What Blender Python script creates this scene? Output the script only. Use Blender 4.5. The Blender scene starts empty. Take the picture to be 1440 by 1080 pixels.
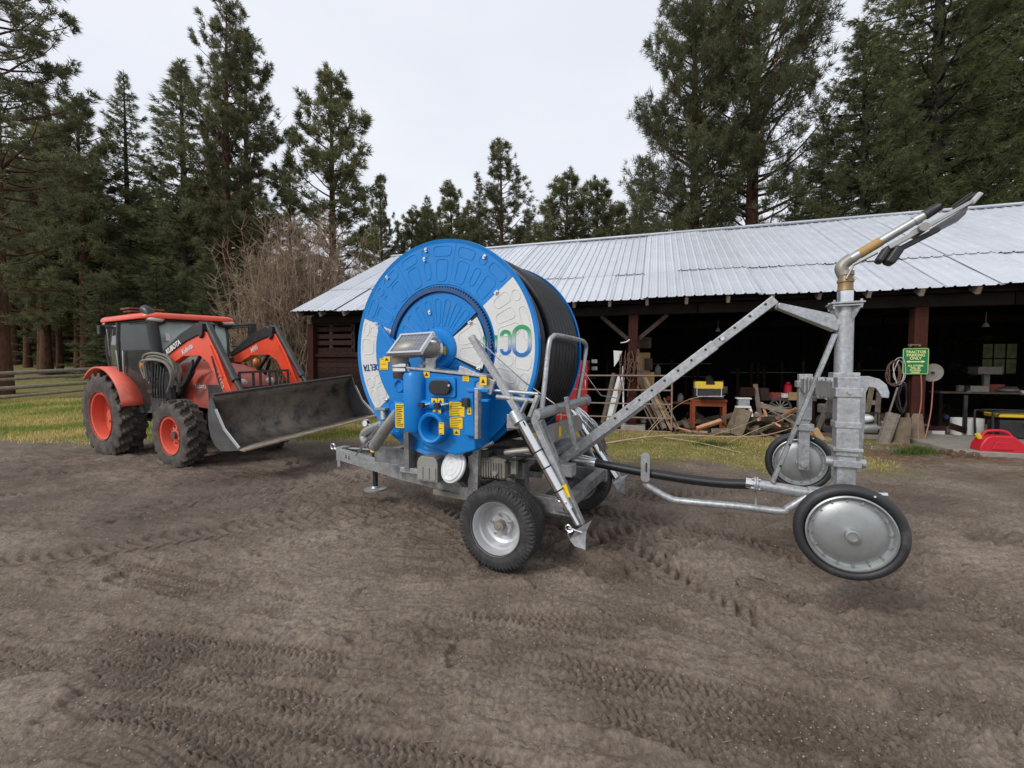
import bpy, math, random
import numpy as np
from mathutils import Vector, Matrix
random.seed(7)
SC = bpy.context.scene
COL = SC.collection
PI = math.pi
# ------------------------------------------------------------------ camera, world, sun
CAM_H, PITCH = 1.62, math.atan(20/600.)
cd = bpy.data.cameras.new('camera'); cam = bpy.data.objects.new('camera', cd); COL.objects.link(cam)
cam.location = (0, 0, CAM_H); cam.rotation_euler = (PI/2 - PITCH, 0, 0)
cd.lens = 15.0; cd.sensor_width = 36.0; cd.clip_end = 2000; cd.clip_start = 0.05
SC.camera = cam
world = bpy.data.worlds.new('World'); SC.world = world; world.use_nodes = True
wn, wl = world.node_tree.nodes, world.node_tree.links
wn.clear()
wo = wn.new('ShaderNodeOutputWorld'); bg = wn.new('ShaderNodeBackground'); sky = wn.new('ShaderNodeTexSky')
sky.sky_type = 'NISHITA'; sky.sun_disc = False; sky.sun_elevation = math.radians(38); sky.sun_rotation = math.radians(230)
tc = wn.new('ShaderNodeTexCoord'); mp = wn.new('ShaderNodeMapping'); mp.inputs['Scale'].default_value = (1, 1, 2.6)
nz = wn.new('ShaderNodeTexNoise'); nz.inputs['Scale'].default_value = 1.6; nz.inputs['Detail'].default_value = 5; nz.inputs['Roughness'].default_value = .5
cr = wn.new('ShaderNodeValToRGB')
cr.color_ramp.elements[0].position = .3; cr.color_ramp.elements[0].color = (6.15, 6.4, 7.0, 1)
cr.color_ramp.elements[1].position = .72; cr.color_ramp.elements[1].color = (7.1, 7.25, 7.75, 1)
mx = wn.new('ShaderNodeMix'); mx.data_type = 'RGBA'; mx.inputs[0].default_value = .93
wl.new(tc.outputs['Generated'], mp.inputs[0]); wl.new(mp.outputs[0], nz.inputs['Vector']); wl.new(nz.outputs[0], cr.inputs[0])
wl.new(sky.outputs[0], mx.inputs[6]); wl.new(cr.outputs[0], mx.inputs[7]); wl.new(mx.outputs[2], bg.inputs[0])
bg.inputs[1].default_value = .1; wl.new(bg.outputs[0], wo.inputs[0])
sd = bpy.data.lights.new('sun', 'SUN'); sd.energy = 1.5; sd.angle = math.radians(15); sd.color = (1, .97, .93)
sun = bpy.data.objects.new('sun', sd); COL.objects.link(sun); sun.rotation_euler = (math.radians(52), 0, math.radians(-50)); sun.location = (0, 0, 40)
vs = SC.view_settings; vs.view_transform = 'Standard'; vs.look = 'None'; vs.gamma = 1; vs.exposure = 0.43; vs.use_curve_mapping = False

# ------------------------------------------------------------------ geometry helpers
def ray(u, v):
    a = (u-720)/600.; b = (540-v)/600.; cp, sp = math.cos(PITCH), math.sin(PITCH)
    return Vector((a, cp + b*sp, -sp + b*cp))
def gnd(u, v, z=0.):
    r = ray(u, v); t = (z-CAM_H)/r.z
    return Vector((r.x*t, r.y*t, z))
class Frame:
    def __init__(s, x, y, deg):
        s.x, s.y0, s.t = x, y, math.radians(deg); c, q = math.cos(s.t), math.sin(s.t)
        s.bx = Vector((c, q, 0)); s.by = Vector((-q, c, 0)); s.o = Vector((x, y, 0))
    def loc(s, w): d = w-s.o; return Vector((d.dot(s.bx), d.dot(s.by), d.z))
    def w(s, p): return s.o + s.bx*p[0] + s.by*p[1] + Vector((0, 0, p[2]))
    def y(s, u, v, Y):
        r = ray(u, v); c = Vector((0, 0, CAM_H)); return s.loc(c + r*((Y-(c-s.o).dot(s.by))/r.dot(s.by)))
    def xx(s, u, v, X):
        r = ray(u, v); c = Vector((0, 0, CAM_H)); return s.loc(c + r*((X-(c-s.o).dot(s.bx))/r.dot(s.bx)))
V = Vector
def perp(d):
    d = d.normalized(); a = V((0, 0, 1)) if abs(d.z) < .9 else V((1, 0, 0))
    x = a.cross(d).normalized(); return x, d.cross(x).normalized()
class B:
    def __init__(s): s.v = []; s.f = []
    def add(s, vs, fs):
        o = len(s.v); s.v += [tuple(p) for p in vs]; s.f += [tuple(i+o for i in f) for f in fs]; return s
    def hexa(s, P): return s.add(P, [(0,3,2,1),(4,5,6,7),(0,1,5,4),(1,2,6,5),(2,3,7,6),(3,0,4,7)])
    def box(s, c, sz, m=None):
        c = V(c); h = V(sz)/2; P = []
        for z in (-1, 1):
            for x, y in ((-1,-1),(1,-1),(1,1),(-1,1)):
                q = V((x*h.x, y*h.y, z*h.z)); P.append(c + (m @ q if m else q))
        return s.hexa(P)
    def beam(s, p, q, w, h, up=(0,0,1), w2=None, h2=None):
        p, q = V(p), V(q); d = (q-p).normalized(); x = d.cross(V(up))
        if x.length < 1e-4: x = d.cross(V((1,0,0)))
        x.normalize(); z = x.cross(d).normalized(); P = []
        for c, ww, hh in ((p, w, h), (q, w2 or w, h2 or h)):
            for a, b in ((-1,-1),(1,-1),(1,1),(-1,1)): P.append(c + x*a*ww/2 + z*b*hh/2)
        return s.add(P, [(0,1,2,3),(7,6,5,4),(0,4,5,1),(1,5,6,2),(2,6,7,3),(3,7,4,0)])
    def channel(s, p, q, w, h, t=.008, up=(0,0,1), flip=1):       # C section: web + two flanges
        p, q = V(p), V(q); d = (q-p).normalized(); x = d.cross(V(up)).normalized()*flip; z = (x*flip).cross(d).normalized()
        s.beam(p+x*(w/2-t/2), q+x*(w/2-t/2), t, h, up)
        for e in (-1, 1): s.beam(p+z*e*(h/2-t/2)-x*t/2, q+z*e*(h/2-t/2)-x*t/2, w-t, t, up)
        return s
    def tube(s, p, q, r, r2=None, n=14, cap=True, r_in=None):
        p, q = V(p), V(q); r2 = r if r2 is None else r2; x, y = perp(q-p); P = []
        for c, rr in ((p, r), (q, r2)):
            for i in range(n):
                a = 2*PI*i/n; P.append(c + (x*math.cos(a)+y*math.sin(a))*rr)
        F = [(i, (i+1) % n, n+(i+1) % n, n+i) for i in range(n)]
        if cap and not r_in: F += [tuple(range(n))[::-1], tuple(range(n, 2*n))]
        if r_in:
            for c in (p, q):
                for i in range(n):
                    a = 2*PI*i/n; P.append(c + (x*math.cos(a)+y*math.sin(a))*r_in)
            F += [(2*n+(i+1) % n, 2*n+i, 3*n+i, 3*n+(i+1) % n) for i in range(n)]
            F += [(i, 2*n+i, 2*n+(i+1) % n, (i+1) % n) for i in range(n)] + [(n+i, n+(i+1) % n, 3*n+(i+1) % n, 3*n+i) for i in range(n)]
        return s.add(P, F)
    def pipe(s, pts, r, n=10, closed=False, rr=None):
        pts = [V(p) for p in pts]; m = len(pts); P = []; F = []; x = None
        for k in range(m):
            a = pts[(k-1) % m] if (closed or k > 0) else pts[k]; b = pts[(k+1) % m] if (closed or k < m-1) else pts[k]
            d = (b-a).normalized()
            if x is None: x, y = perp(d)
            else:
                x = (x - d*x.dot(d)); x = x.normalized() if x.length > 1e-5 else perp(d)[0]; y = d.cross(x)
            rad = rr[k] if rr else r
            for i in range(n):
                t = 2*PI*i/n; P.append(pts[k] + (x*math.cos(t)+y*math.sin(t))*rad)
        for k in range(m if closed else m-1):
            k2 = (k+1) % m
            F += [(k*n+i, k*n+(i+1) % n, k2*n+(i+1) % n, k2*n+i) for i in range(n)]
        if not closed: F += [tuple(range(n))[::-1], tuple(range((m-1)*n, m*n))]
        return s.add(P, F)
    def lathe(s, prof, o, ax, n=32, closed=False):                # prof: (radius, height along axis)
        o = V(o); ax = V(ax).normalized(); x, y = perp(ax); P = []; F = []; m = len(prof)
        for r, h in prof:
            for i in range(n):
                a = 2*PI*i/n; P.append(o + ax*h + (x*math.cos(a)+y*math.sin(a))*max(r, 1e-4))
        for k in range(m if closed else m-1):
            k2 = (k+1) % m
            F += [(k*n+i, k*n+(i+1) % n, k2*n+(i+1) % n, k2*n+i) for i in range(n)]
        return s.add(P, F)
    def prism(s, poly, o, ux, uy, d):                             # poly in plane (o,ux,uy), extruded by vector d
        o, ux, uy, d = V(o), V(ux), V(uy), V(d); n = len(poly)
        P = [o+ux*a+uy*b for a, b in poly]; P += [p+d for p in P]
        return s.add(P, [tuple(range(n))[::-1], tuple(range(n, 2*n))] + [(i, (i+1) % n, n+(i+1) % n, n+i) for i in range(n)])
    def ball(s, c, r, n=10, sc=(1,1,1)):
        c = V(c); P = []; F = []; m = n//2+1
        for k in range(m+1):
            th = PI*k/m
            for i in range(n):
                a = 2*PI*i/n; P.append(c+V((math.sin(th)*math.cos(a)*r*sc[0], math.sin(th)*math.sin(a)*r*sc[1], math.cos(th)*r*sc[2])))
        for k in range(m): F += [(k*n+i, (k+1)*n+i, (k+1)*n+(i+1) % n, k*n+(i+1) % n) for i in range(n)]
        return s.add(P, F)
    def mesh(s, name, m, smooth=40, fix=True):
        me = bpy.data.meshes.new(name); me.from_pydata(s.v, [], s.f)
        if fix:
            import bmesh
            bm = bmesh.new(); bm.from_mesh(me); bmesh.ops.recalc_face_normals(bm, faces=bm.faces); bm.to_mesh(me); bm.free()
        if m: me.materials.append(m)
        if smooth:
            me.shade_smooth(); me.set_sharp_from_angle(angle=math.radians(smooth))
        me.update(); return me
    def build(s, name, m, parent=None, smooth=40, bevel=0, label=None, loc=None):
        o = bpy.data.objects.new(name, s.mesh(name, m, smooth)); COL.objects.link(o)
        if parent: o.parent = parent
        if loc: o.location = loc
        if bevel:
            b = o.modifiers.new('bevel', 'BEVEL'); b.width = bevel; b.segments = 2; b.limit_method = 'ANGLE'; b.angle_limit = math.radians(35); b.harden_normals = True
        if label: o['label'] = label
        return o
def inst(name, me, parent=None, loc=(0,0,0), rot=(0,0,0), sc=(1,1,1)):
    o = bpy.data.objects.new(name, me); COL.objects.link(o); o.parent = parent; o.location = loc; o.rotation_euler = rot; o.scale = sc; return o
def tag(o, label, cat, group=None, kind=None):
    if label: o['label'] = label
    if cat: o['category'] = cat
    if group: o['group'] = group
    if kind: o['kind'] = kind
    return o
def thing(name, label, cat, loc=(0,0,0), rz=0, group=None):
    o = bpy.data.objects.new(name, None); COL.objects.link(o); o.location = loc; o.rotation_euler = (0, 0, rz); o.empty_display_size = .2
    return tag(o, label, cat, group)
def npmesh(name, co, tris, mats, uvcol=None, smooth=False, quads=False):
    k = 4 if quads else 3
    me = bpy.data.meshes.new(name); me.vertices.add(len(co)); me.vertices.foreach_set('co', np.ascontiguousarray(co, dtype=np.float32).ravel())
    n = len(tris); me.loops.add(n*k); me.loops.foreach_set('vertex_index', np.ascontiguousarray(tris, dtype=np.int32).ravel())
    me.polygons.add(n); me.polygons.foreach_set('loop_start', np.arange(0, n*k, k, dtype=np.int32))
    if smooth: me.polygons.foreach_set('use_smooth', np.ones(n, dtype=bool))
    me.update(calc_edges=True)
    for m in mats: me.materials.append(m)
    if uvcol is not None:
        a = me.color_attributes.new('col', 'FLOAT_COLOR', 'POINT'); c = np.ones((len(co), 4), dtype=np.float32); c[:, :3] = uvcol
        a.data.foreach_set('color', c.ravel())
    return me

# ------------------------------------------------------------------ materials
def mat(name, c1, c2=None, rough=.6, metal=0., scale=8, bump=0., bscale=40, detail=4, spec=None, dirt=None, dirt_amt=.4, dscale=3, rvar=.12, aniso=None, coat=0, rand=0., contrast=.2, lowz=None):
    m = bpy.data.materials.new(name); m.use_nodes = True; N, L = m.node_tree.nodes, m.node_tree.links
    b = N['Principled BSDF']; c2 = c2 or tuple(min(1, x*.78) for x in c1)
    tc = N.new('ShaderNodeTexCoord'); src = tc.outputs['Object']
    if aniso:
        mpn = N.new('ShaderNodeMapping'); mpn.inputs['Scale'].default_value = aniso; L.new(src, mpn.inputs[0]); src = mpn.outputs[0]
    nz = N.new('ShaderNodeTexNoise'); nz.inputs['Scale'].default_value = scale; nz.inputs['Detail'].default_value = detail; nz.inputs['Roughness'].default_value = .6
    L.new(src, nz.inputs['Vector'])
    cr = N.new('ShaderNodeValToRGB'); cr.color_ramp.elements[0].position = .5-contrast; cr.color_ramp.elements[1].position = .5+contrast
    cr.color_ramp.elements[0].color = (*c2, 1); cr.color_ramp.elements[1].color = (*c1, 1); L.new(nz.outputs[0], cr.inputs[0]); col = cr.outputs[0]
    if rand:
        oi = N.new('ShaderNodeObjectInfo'); mr = N.new('ShaderNodeMapRange'); mr.inputs[3].default_value = 1-rand; mr.inputs[4].default_value = 1+rand
        L.new(oi.outputs['Random'], mr.inputs[0]); hm = N.new('ShaderNodeMix'); hm.data_type = 'RGBA'; hm.blend_type = 'MULTIPLY'; hm.inputs[0].default_value = 1
        cb = N.new('ShaderNodeCombineColor')
        for i in range(3): L.new(mr.outputs[0], cb.inputs[i])
        L.new(col, hm.inputs[6]); L.new(cb.outputs[0], hm.inputs[7]); col = hm.outputs[2]
    rr = rough
    if dirt:
        n2 = N.new('ShaderNodeTexNoise'); n2.inputs['Scale'].default_value = dscale; n2.inputs['Detail'].default_value = 8; n2.inputs['Roughness'].default_value = .72
        L.new(tc.outputs['Object'], n2.inputs['Vector']); mr = N.new('ShaderNodeMapRange'); mr.inputs[1].default_value = .62-dirt_amt*.45; mr.inputs[2].default_value = .74-dirt_amt*.25; mr.inputs[4].default_value = min(1, dirt_amt*1.6)
        fac = mr.outputs[0]; L.new(n2.outputs[0], mr.inputs[0])
        if lowz is not None:                                      # splashed mud reaches higher near the ground
            sx = N.new('ShaderNodeSeparateXYZ'); L.new(tc.outputs['Object'], sx.inputs[0]); m2 = N.new('ShaderNodeMapRange')
            m2.inputs[1].default_value = lowz[0]; m2.inputs[2].default_value = lowz[1]; m2.inputs[3].default_value = 1; m2.inputs[4].default_value = .0
            L.new(sx.outputs[2], m2.inputs[0]); ml = N.new('ShaderNodeMath'); ml.operation = 'MULTIPLY'; L.new(fac, ml.inputs[0]); L.new(m2.outputs[0], ml.inputs[1]); fac = ml.outputs[0]
        dm = N.new('ShaderNodeMix'); dm.data_type = 'RGBA'; L.new(fac, dm.inputs[0]); L.new(col, dm.inputs[6]); dm.inputs[7].default_value = (*dirt, 1); col = dm.outputs[2]
    L.new(col, b.inputs['Base Color'])
    mr2 = N.new('ShaderNodeMapRange'); mr2.inputs[3].default_value = max(0.02, rough-rvar); mr2.inputs[4].default_value = min(1, rough+rvar); L.new(nz.outputs[0], mr2.inputs[0]); L.new(mr2.outputs[0], b.inputs['Roughness'])
    b.inputs['Metallic'].default_value = metal
    if spec is None and ('wood' in name or 'barn' in name or 'post' in name or 'timber' in name or 'rafter' in name or 'bark' in name or 'log' in name): spec = .12
    if spec is not None: b.inputs['Specular IOR Level'].default_value = spec
    if coat: b.inputs['Coat Weight'].default_value = coat; b.inputs['Coat Roughness'].default_value = .15
    if bump:
        n3 = N.new('ShaderNodeTexNoise'); n3.inputs['Scale'].default_value = bscale; n3.inputs['Detail'].default_value = 5; L.new(src, n3.inputs['Vector'])
        bp = N.new('ShaderNodeBump'); bp.inputs['Strength'].default_value = bump; bp.inputs['Distance'].default_value = .01; L.new(n3.outputs[0], bp.inputs['Height']); L.new(bp.outputs[0], b.inputs['Normal'])
    return m
MUD = (.14, .105, .088)
def galvmat(name, c, rough=.42, dirt=None, amt=.25):
    m = mat(name, c, tuple(x*.82 for x in c), rough=rough, metal=.55, scale=55, detail=1, contrast=.12, dirt=dirt, dirt_amt=amt, dscale=5, bump=.08, bscale=30)
    N, L = m.node_tree.nodes, m.node_tree.links; vo = N.new('ShaderNodeTexVoronoi'); vo.inputs['Scale'].default_value = 45; tc = N.new('ShaderNodeTexCoord'); L.new(tc.outputs['Object'], vo.inputs['Vector'])
    mx = N.new('ShaderNodeMix'); mx.data_type = 'RGBA'; mx.blend_type = 'OVERLAY'; mx.inputs[0].default_value = .16
    b = N['Principled BSDF']; src = b.inputs['Base Color'].links[0].from_socket
    L.new(src, mx.inputs[6]); L.new(vo.outputs['Color'], mx.inputs[7])
    hs = N.new('ShaderNodeHueSaturation'); hs.inputs['Saturation'].default_value = .35; L.new(mx.outputs[2], hs.inputs['Color']); L.new(hs.outputs[0], b.inputs['Base Color']); return m
M = {}
M['galv'] = galvmat('galvanised steel', (.42, .465, .49), .40, (.24, .245, .24), .38)
M['galv_dull'] = galvmat('dull galvanised steel', (.31, .335, .34), .55, MUD, .5)
M['zinc'] = mat('bright zinc', (.75, .76, .77), (.6, .62, .64), rough=.24, metal=.9, scale=14, rvar=.08)
M['silver'] = mat('silver painted rim', (.6, .61, .62), (.5, .51, .52), rough=.38, metal=.5, scale=6, dirt=MUD, dirt_amt=.12)
M['blue'] = mat('blue paint', (.004, .2, .58), (.004, .18, .52), rough=.36, scale=4, coat=.06, spec=.35, dirt=(.10, .19, .30), dirt_amt=.2, dscale=6, bump=.04, bscale=14)
M['cream'] = mat('pale grey panel paint', (.64, .64, .615), (.58, .585, .56), rough=.42, scale=5, coat=.15, dirt=(.36, .34, .3), dirt_amt=.15)
M['hose'] = mat('black polyethylene hose', (.014, .015, .017), (.009, .0095, .011), rough=.38, scale=20, dirt=(.05, .048, .045), dirt_amt=.12)
M['hoseg'] = mat('hose under the guard', (.016, .016, .018), rough=.5)
M['rubber'] = mat('tyre rubber', (.035, .034, .034), (.022, .022, .022), rough=.75, scale=12, dirt=(.11, .1, .09), dirt_amt=.3, dscale=7, bump=.2, bscale=60)
M['rubber_mud'] = mat('muddy tractor tyre', (.04, .037, .035), (.022, .021, .02), rough=.85, scale=9, dirt=(.12, .095, .08), dirt_amt=.55, dscale=5, bump=.35, bscale=45)
M['rubber_smooth'] = mat('smooth solid tyre', (.03, .03, .032), (.02, .02, .021), rough=.55, scale=7, dirt=(.2, .19, .18), dirt_amt=.16, dscale=6)
M['wheeldisc'] = mat('pressed steel wheel disc', (.42, .44, .44), (.34, .36, .36), rough=.45, metal=.7, scale=5, dirt=(.27, .26, .24), dirt_amt=.3, bump=.05)
M['black'] = mat('black plastic', (.018, .018, .019), rough=.45, dirt=(.07, .065, .06), dirt_amt=.2, dscale=8)
M['blackmetal'] = mat('black painted steel', (.022, .022, .023), (.03, .03, .03), rough=.5, dirt=(.1, .085, .072), dirt_amt=.32, dscale=6, bump=.1)
M['greyplastic'] = mat('grey plastic cover', (.29, .285, .26), (.25, .245, .225), rough=.6, scale=6, bump=.1, dirt=(.2, .18, .15), dirt_amt=.25)
M['engine'] = mat('dusty engine casting', (.24, .22, .185), (.17, .155, .13), rough=.75, scale=9, bump=.3)
M['white'] = mat('white plastic lid', (.75, .76, .76), (.62, .63, .63), rough=.4, scale=9)
M['whitepaint'] = mat('white lettering', (.72, .72, .7), (.66, .66, .64), rough=.5)
M['navy'] = mat('navy lettering', (.01, .04, .2), (.01, .035, .17), rough=.45)
M['orange'] = mat('tractor orange paint', (.80, .075, .022), (.7, .06, .018), rough=.38, scale=3, coat=.3, dirt=(.2, .1, .065), dirt_amt=.26, dscale=3.5)
M['orangefade'] = mat('faded orange paint', (.74, .12, .065), (.64, .09, .05), rough=.5, scale=3, dirt=(.2, .11, .08), dirt_amt=.3, dscale=3.5)
M['orangedusty'] = mat('dusty orange hood', (.62, .085, .05), (.5, .068, .04), rough=.5, scale=3, dirt=(.19, .1, .08), dirt_amt=.5, dscale=3)
M['steelblade'] = mat('worn bucket steel', (.085, .082, .08), (.03, .03, .031), rough=.5, metal=.3, scale=4, detail=8, dirt=(.2, .165, .13), dirt_amt=.6, dscale=4, bump=.2, bscale=18)
M['steelplate'] = mat('worn grey steel plate', (.16, .165, .17), (.1, .1, .105), rough=.45, metal=.5, scale=5, dirt=(.11, .1, .09), dirt_amt=.3)
M['wornedge'] = mat('worn cutting edge', (.42, .34, .27), (.28, .2, .15), rough=.5, metal=.4, scale=7)
M['yellow'] = mat('yellow label', (.85, .55, .01), (.8, .5, .01), rough=.45)
M['ink'] = mat('label ink', (.03, .028, .02), rough=.5)
M['amber'] = mat('amber lens', (.7, .2, .03), rough=.25, coat=.5)
M['lens'] = mat('lamp lens', (.7, .62, .55), (.5, .42, .36), rough=.15, coat=.8)
M['rust'] = mat('rusty steel', (.17, .085, .055), (.1, .055, .04), rough=.8, scale=14, bump=.25)
M['rustlight'] = mat('rusty pipe rail', (.28, .19, .15), (.2, .13, .1), rough=.75, scale=12)
M['brass'] = mat('weathered brass', (.3, .2, .1), (.2, .14, .075), rough=.5, metal=.5, scale=16)
M['gun'] = mat('cast aluminium', (.42, .43, .42), (.33, .34, .33), rough=.42, metal=.6, scale=18, bump=.08)
M['gunold'] = mat('tarnished aluminium', (.33, .31, .27), (.26, .245, .21), rough=.5, metal=.5, scale=14, bump=.1)
M['barnpost'] = mat('red stained post', (.07, .021, .015), (.028, .012, .009), rough=.8, scale=6, aniso=(9, 9, .7), bump=.5, bscale=22, rand=.15)
M['barnboard'] = mat('old red barn board', (.045, .02, .015), (.012, .008, .007), rough=.85, scale=5, aniso=(1, 1, 9), bump=.5, bscale=16, rand=.3)
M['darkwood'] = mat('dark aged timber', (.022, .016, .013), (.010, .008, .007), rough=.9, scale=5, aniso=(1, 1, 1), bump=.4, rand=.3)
M['rafter'] = mat('weathered rafter', (.07, .05, .04), (.035, .025, .02), rough=.85, scale=6, bump=.4, rand=.25)
M['rafter_tail'] = mat('weathered rafter tail', (.26, .21, .17), (.14, .11, .09), rough=.85, scale=6, bump=.4, rand=.3)
M['greywood'] = mat('weathered grey wood', (.2, .17, .14), (.11, .095, .08), rough=.88, scale=7, aniso=(1, 1, 5), bump=.5, bscale=26, rand=.2)
M['slab'] = mat('rough sawn log', (.2, .155, .11), (.11, .085, .06), rough=.9, scale=7, bump=.6, bscale=22, rand=.25)
M['freshwood'] = mat('fresh split pine', (.5, .26, .14), (.36, .17, .09), rough=.8, scale=9, bump=.4, rand=.2)
M['palewood'] = mat('pale peeled branch', (.46, .36, .22), (.32, .24, .15), rough=.75, scale=15, bump=.2)
M['redwood'] = mat('varnished red table wood', (.3, .08, .035), (.2, .055, .025), rough=.6, scale=6, bump=.2)
M['tan'] = mat('tan plywood', (.36, .24, .12), (.28, .18, .09), rough=.75, scale=4, rand=.2)
M['concrete'] = mat('concrete', (.3, .27, .23), (.2, .18, .155), rough=.9, scale=6, bump=.4)
M['redplastic'] = mat('red fuel can plastic', (.55, .015, .03), (.48, .012, .025), rough=.38, scale=5)
M['redsteel'] = mat('red tool cabinet', (.4, .012, .012), rough=.4)
M['toolyellow'] = mat('tool yellow', (.7, .48, .04), (.6, .4, .03), rough=.45)
M['generator_frame'] = mat('generator frame', (.02, .02, .02), rough=.4)
M['green'] = mat('green sign enamel', (.004, .16, .05), (.004, .14, .045), rough=.35)
M['paleyellow'] = mat('sign lettering', (.72, .78, .28), (.68, .74, .26), rough=.4)
M['fencewood'] = mat('grey fence pole', (.3, .26, .21), (.17, .15, .12), rough=.9, scale=6, bump=.4, rand=.15)
M['pinebark'] = mat('ponderosa bark', (.13, .062, .04), (.05, .03, .022), rough=.95, scale=5, aniso=(1.6, 1.6, .5), bump=1, bscale=9)
M['darkbark'] = mat('dark fir bark', (.055, .045, .038), (.028, .023, .02), rough=.95, scale=6, aniso=(1.6, 1.6, .5), bump=1, bscale=9)
M['twig'] = mat('bare shrub twigs', (.36, .255, .17), (.19, .135, .095), rough=.9, scale=2)
M['bluesolar'] = mat('solar cell', (.10, .115, .14), (.08, .09, .12), rough=.15, scale=30, coat=.8)
M['chrome'] = mat('polished steel', (.8, .8, .8), (.7, .7, .7), rough=.16, metal=1, scale=9, rvar=.06)
M['seat'] = mat('cab interior', (.03, .03, .032), rough=.7)
def roofmat():
    m = mat('corrugated roofing', (.66, .68, .72), (.56, .59, .63), rough=.4, metal=.4, scale=1.2, detail=7, rand=.06, dirt=(.47, .49, .52), dirt_amt=.25, dscale=2.2, bump=.12, bscale=4)
    return m
M['roof'] = roofmat()
def glassmat(name, tint, alpha, rough=.03):
    m = bpy.data.materials.new(name); m.use_nodes = True; N, L = m.node_tree.nodes, m.node_tree.links; N.clear()
    o = N.new('ShaderNodeOutputMaterial'); t = N.new('ShaderNodeBsdfTransparent'); g = N.new('ShaderNodeBsdfGlossy'); mx = N.new('ShaderNodeMixShader'); fr = N.new('ShaderNodeFresnel'); fr.inputs[0].default_value = 1.5
    d = N.new('ShaderNodeBsdfDiffuse'); d.inputs[0].default_value = (.56, .66, .62, 1); m2 = N.new('ShaderNodeMixShader'); m2.inputs[0].default_value = alpha
    nz = N.new('ShaderNodeTexNoise'); nz.inputs['Scale'].default_value = 2.5; nz.inputs['Detail'].default_value = 6
    t.inputs[0].default_value = (*tint, 1); g.inputs['Roughness'].default_value = rough
    ad = N.new('ShaderNodeMath'); ad.operation = 'MULTIPLY_ADD'; ad.inputs[1].default_value = 1.2; ad.inputs[2].default_value = .0; L.new(fr.outputs[0], ad.inputs[0])
    L.new(ad.outputs[0], mx.inputs[0]); L.new(t.outputs[0], mx.inputs[1]); L.new(g.outputs[0], mx.inputs[2])
    mm = N.new('ShaderNodeMath'); mm.operation = 'MULTIPLY'; mm.inputs[1].default_value = alpha*2; L.new(nz.outputs[0], mm.inputs[0]); L.new(mm.outputs[0], m2.inputs[0])
    L.new(mx.outputs[0], m2.inputs[1]); L.new(d.outputs[0], m2.inputs[2]); L.new(m2.outputs[0], o.inputs[0]); return m
M['glass'] = glassmat('cab side glass', (.26, .31, .3), .05)
M['windshield'] = glassmat('pale green windscreen glass', (.4, .47, .45), .72)  # patchy pale green diffuse colour mixed strongly over the clear glass
M['pane'] = glassmat('window pane', (.95, 1.0, .88), .8)
_n = M['pane'].node_tree; _t = _n.nodes.new('ShaderNodeBsdfTranslucent'); _t.inputs[0].default_value = (.95, 1, .8, 1)
for l_ in list(_n.links):
    if l_.from_node.type == 'BSDF_DIFFUSE': _n.links.new(_t.outputs[0], l_.to_socket)
def colattr(name, rough=.8, trans=0.0, nscale=0, var=.25):
    m = bpy.data.materials.new(name); m.use_nodes = True; N, L = m.node_tree.nodes, m.node_tree.links; b = N['Principled BSDF']
    a = N.new('ShaderNodeAttribute'); a.attribute_name = 'col'; L.new(a.outputs['Color'], b.inputs['Base Color']); b.inputs['Roughness'].default_value = rough; b.inputs['Specular IOR Level'].default_value = .25
    if trans:
        t = N.new('ShaderNodeBsdfTranslucent'); mx = N.new('ShaderNodeMixShader'); mx.inputs[0].default_value = trans; L.new(a.outputs['Color'], t.inputs[0])
        L.new(b.outputs[0], mx.inputs[1]); L.new(t.outputs[0], mx.inputs[2]); L.new(mx.outputs[0], N['Material Output'].inputs[0])
    return m
M['needles'] = colattr('conifer needles', .7, .5)
M['grass'] = colattr('grass blades', .8, .3)
def text(body, name, m, parent, size, mtx, ext=.0015, align='CENTER', label=None, bold=0, sx=1):
    cu = bpy.data.curves.new(name, 'FONT'); cu.body = body; cu.size = size; cu.extrude = ext; cu.align_x = align; cu.align_y = 'CENTER'; cu.offset = bold; cu.resolution_u = 3
    t = bpy.data.objects.new(name, cu); COL.objects.link(t); bpy.context.view_layer.update()
    dg = bpy.context.evaluated_depsgraph_get(); me = bpy.data.meshes.new_from_object(t.evaluated_get(dg)); bpy.data.objects.remove(t)
    me.materials.clear(); me.materials.append(m)
    o = bpy.data.objects.new(name, me); COL.objects.link(o); o.parent = parent; o.matrix_local = mtx @ Matrix.Diagonal((sx, 1, 1, 1))
    return o
def basis(o, ux, uy):
    ux, uy = V(ux).normalized(), V(uy).normalized(); uz = ux.cross(uy).normalized(); uy = uz.cross(ux)
    return Matrix(((ux.x, uy.x, uz.x, o[0]), (ux.y, uy.y, uz.y, o[1]), (ux.z, uy.z, uz.z, o[2]), (0, 0, 0, 1)))
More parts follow.
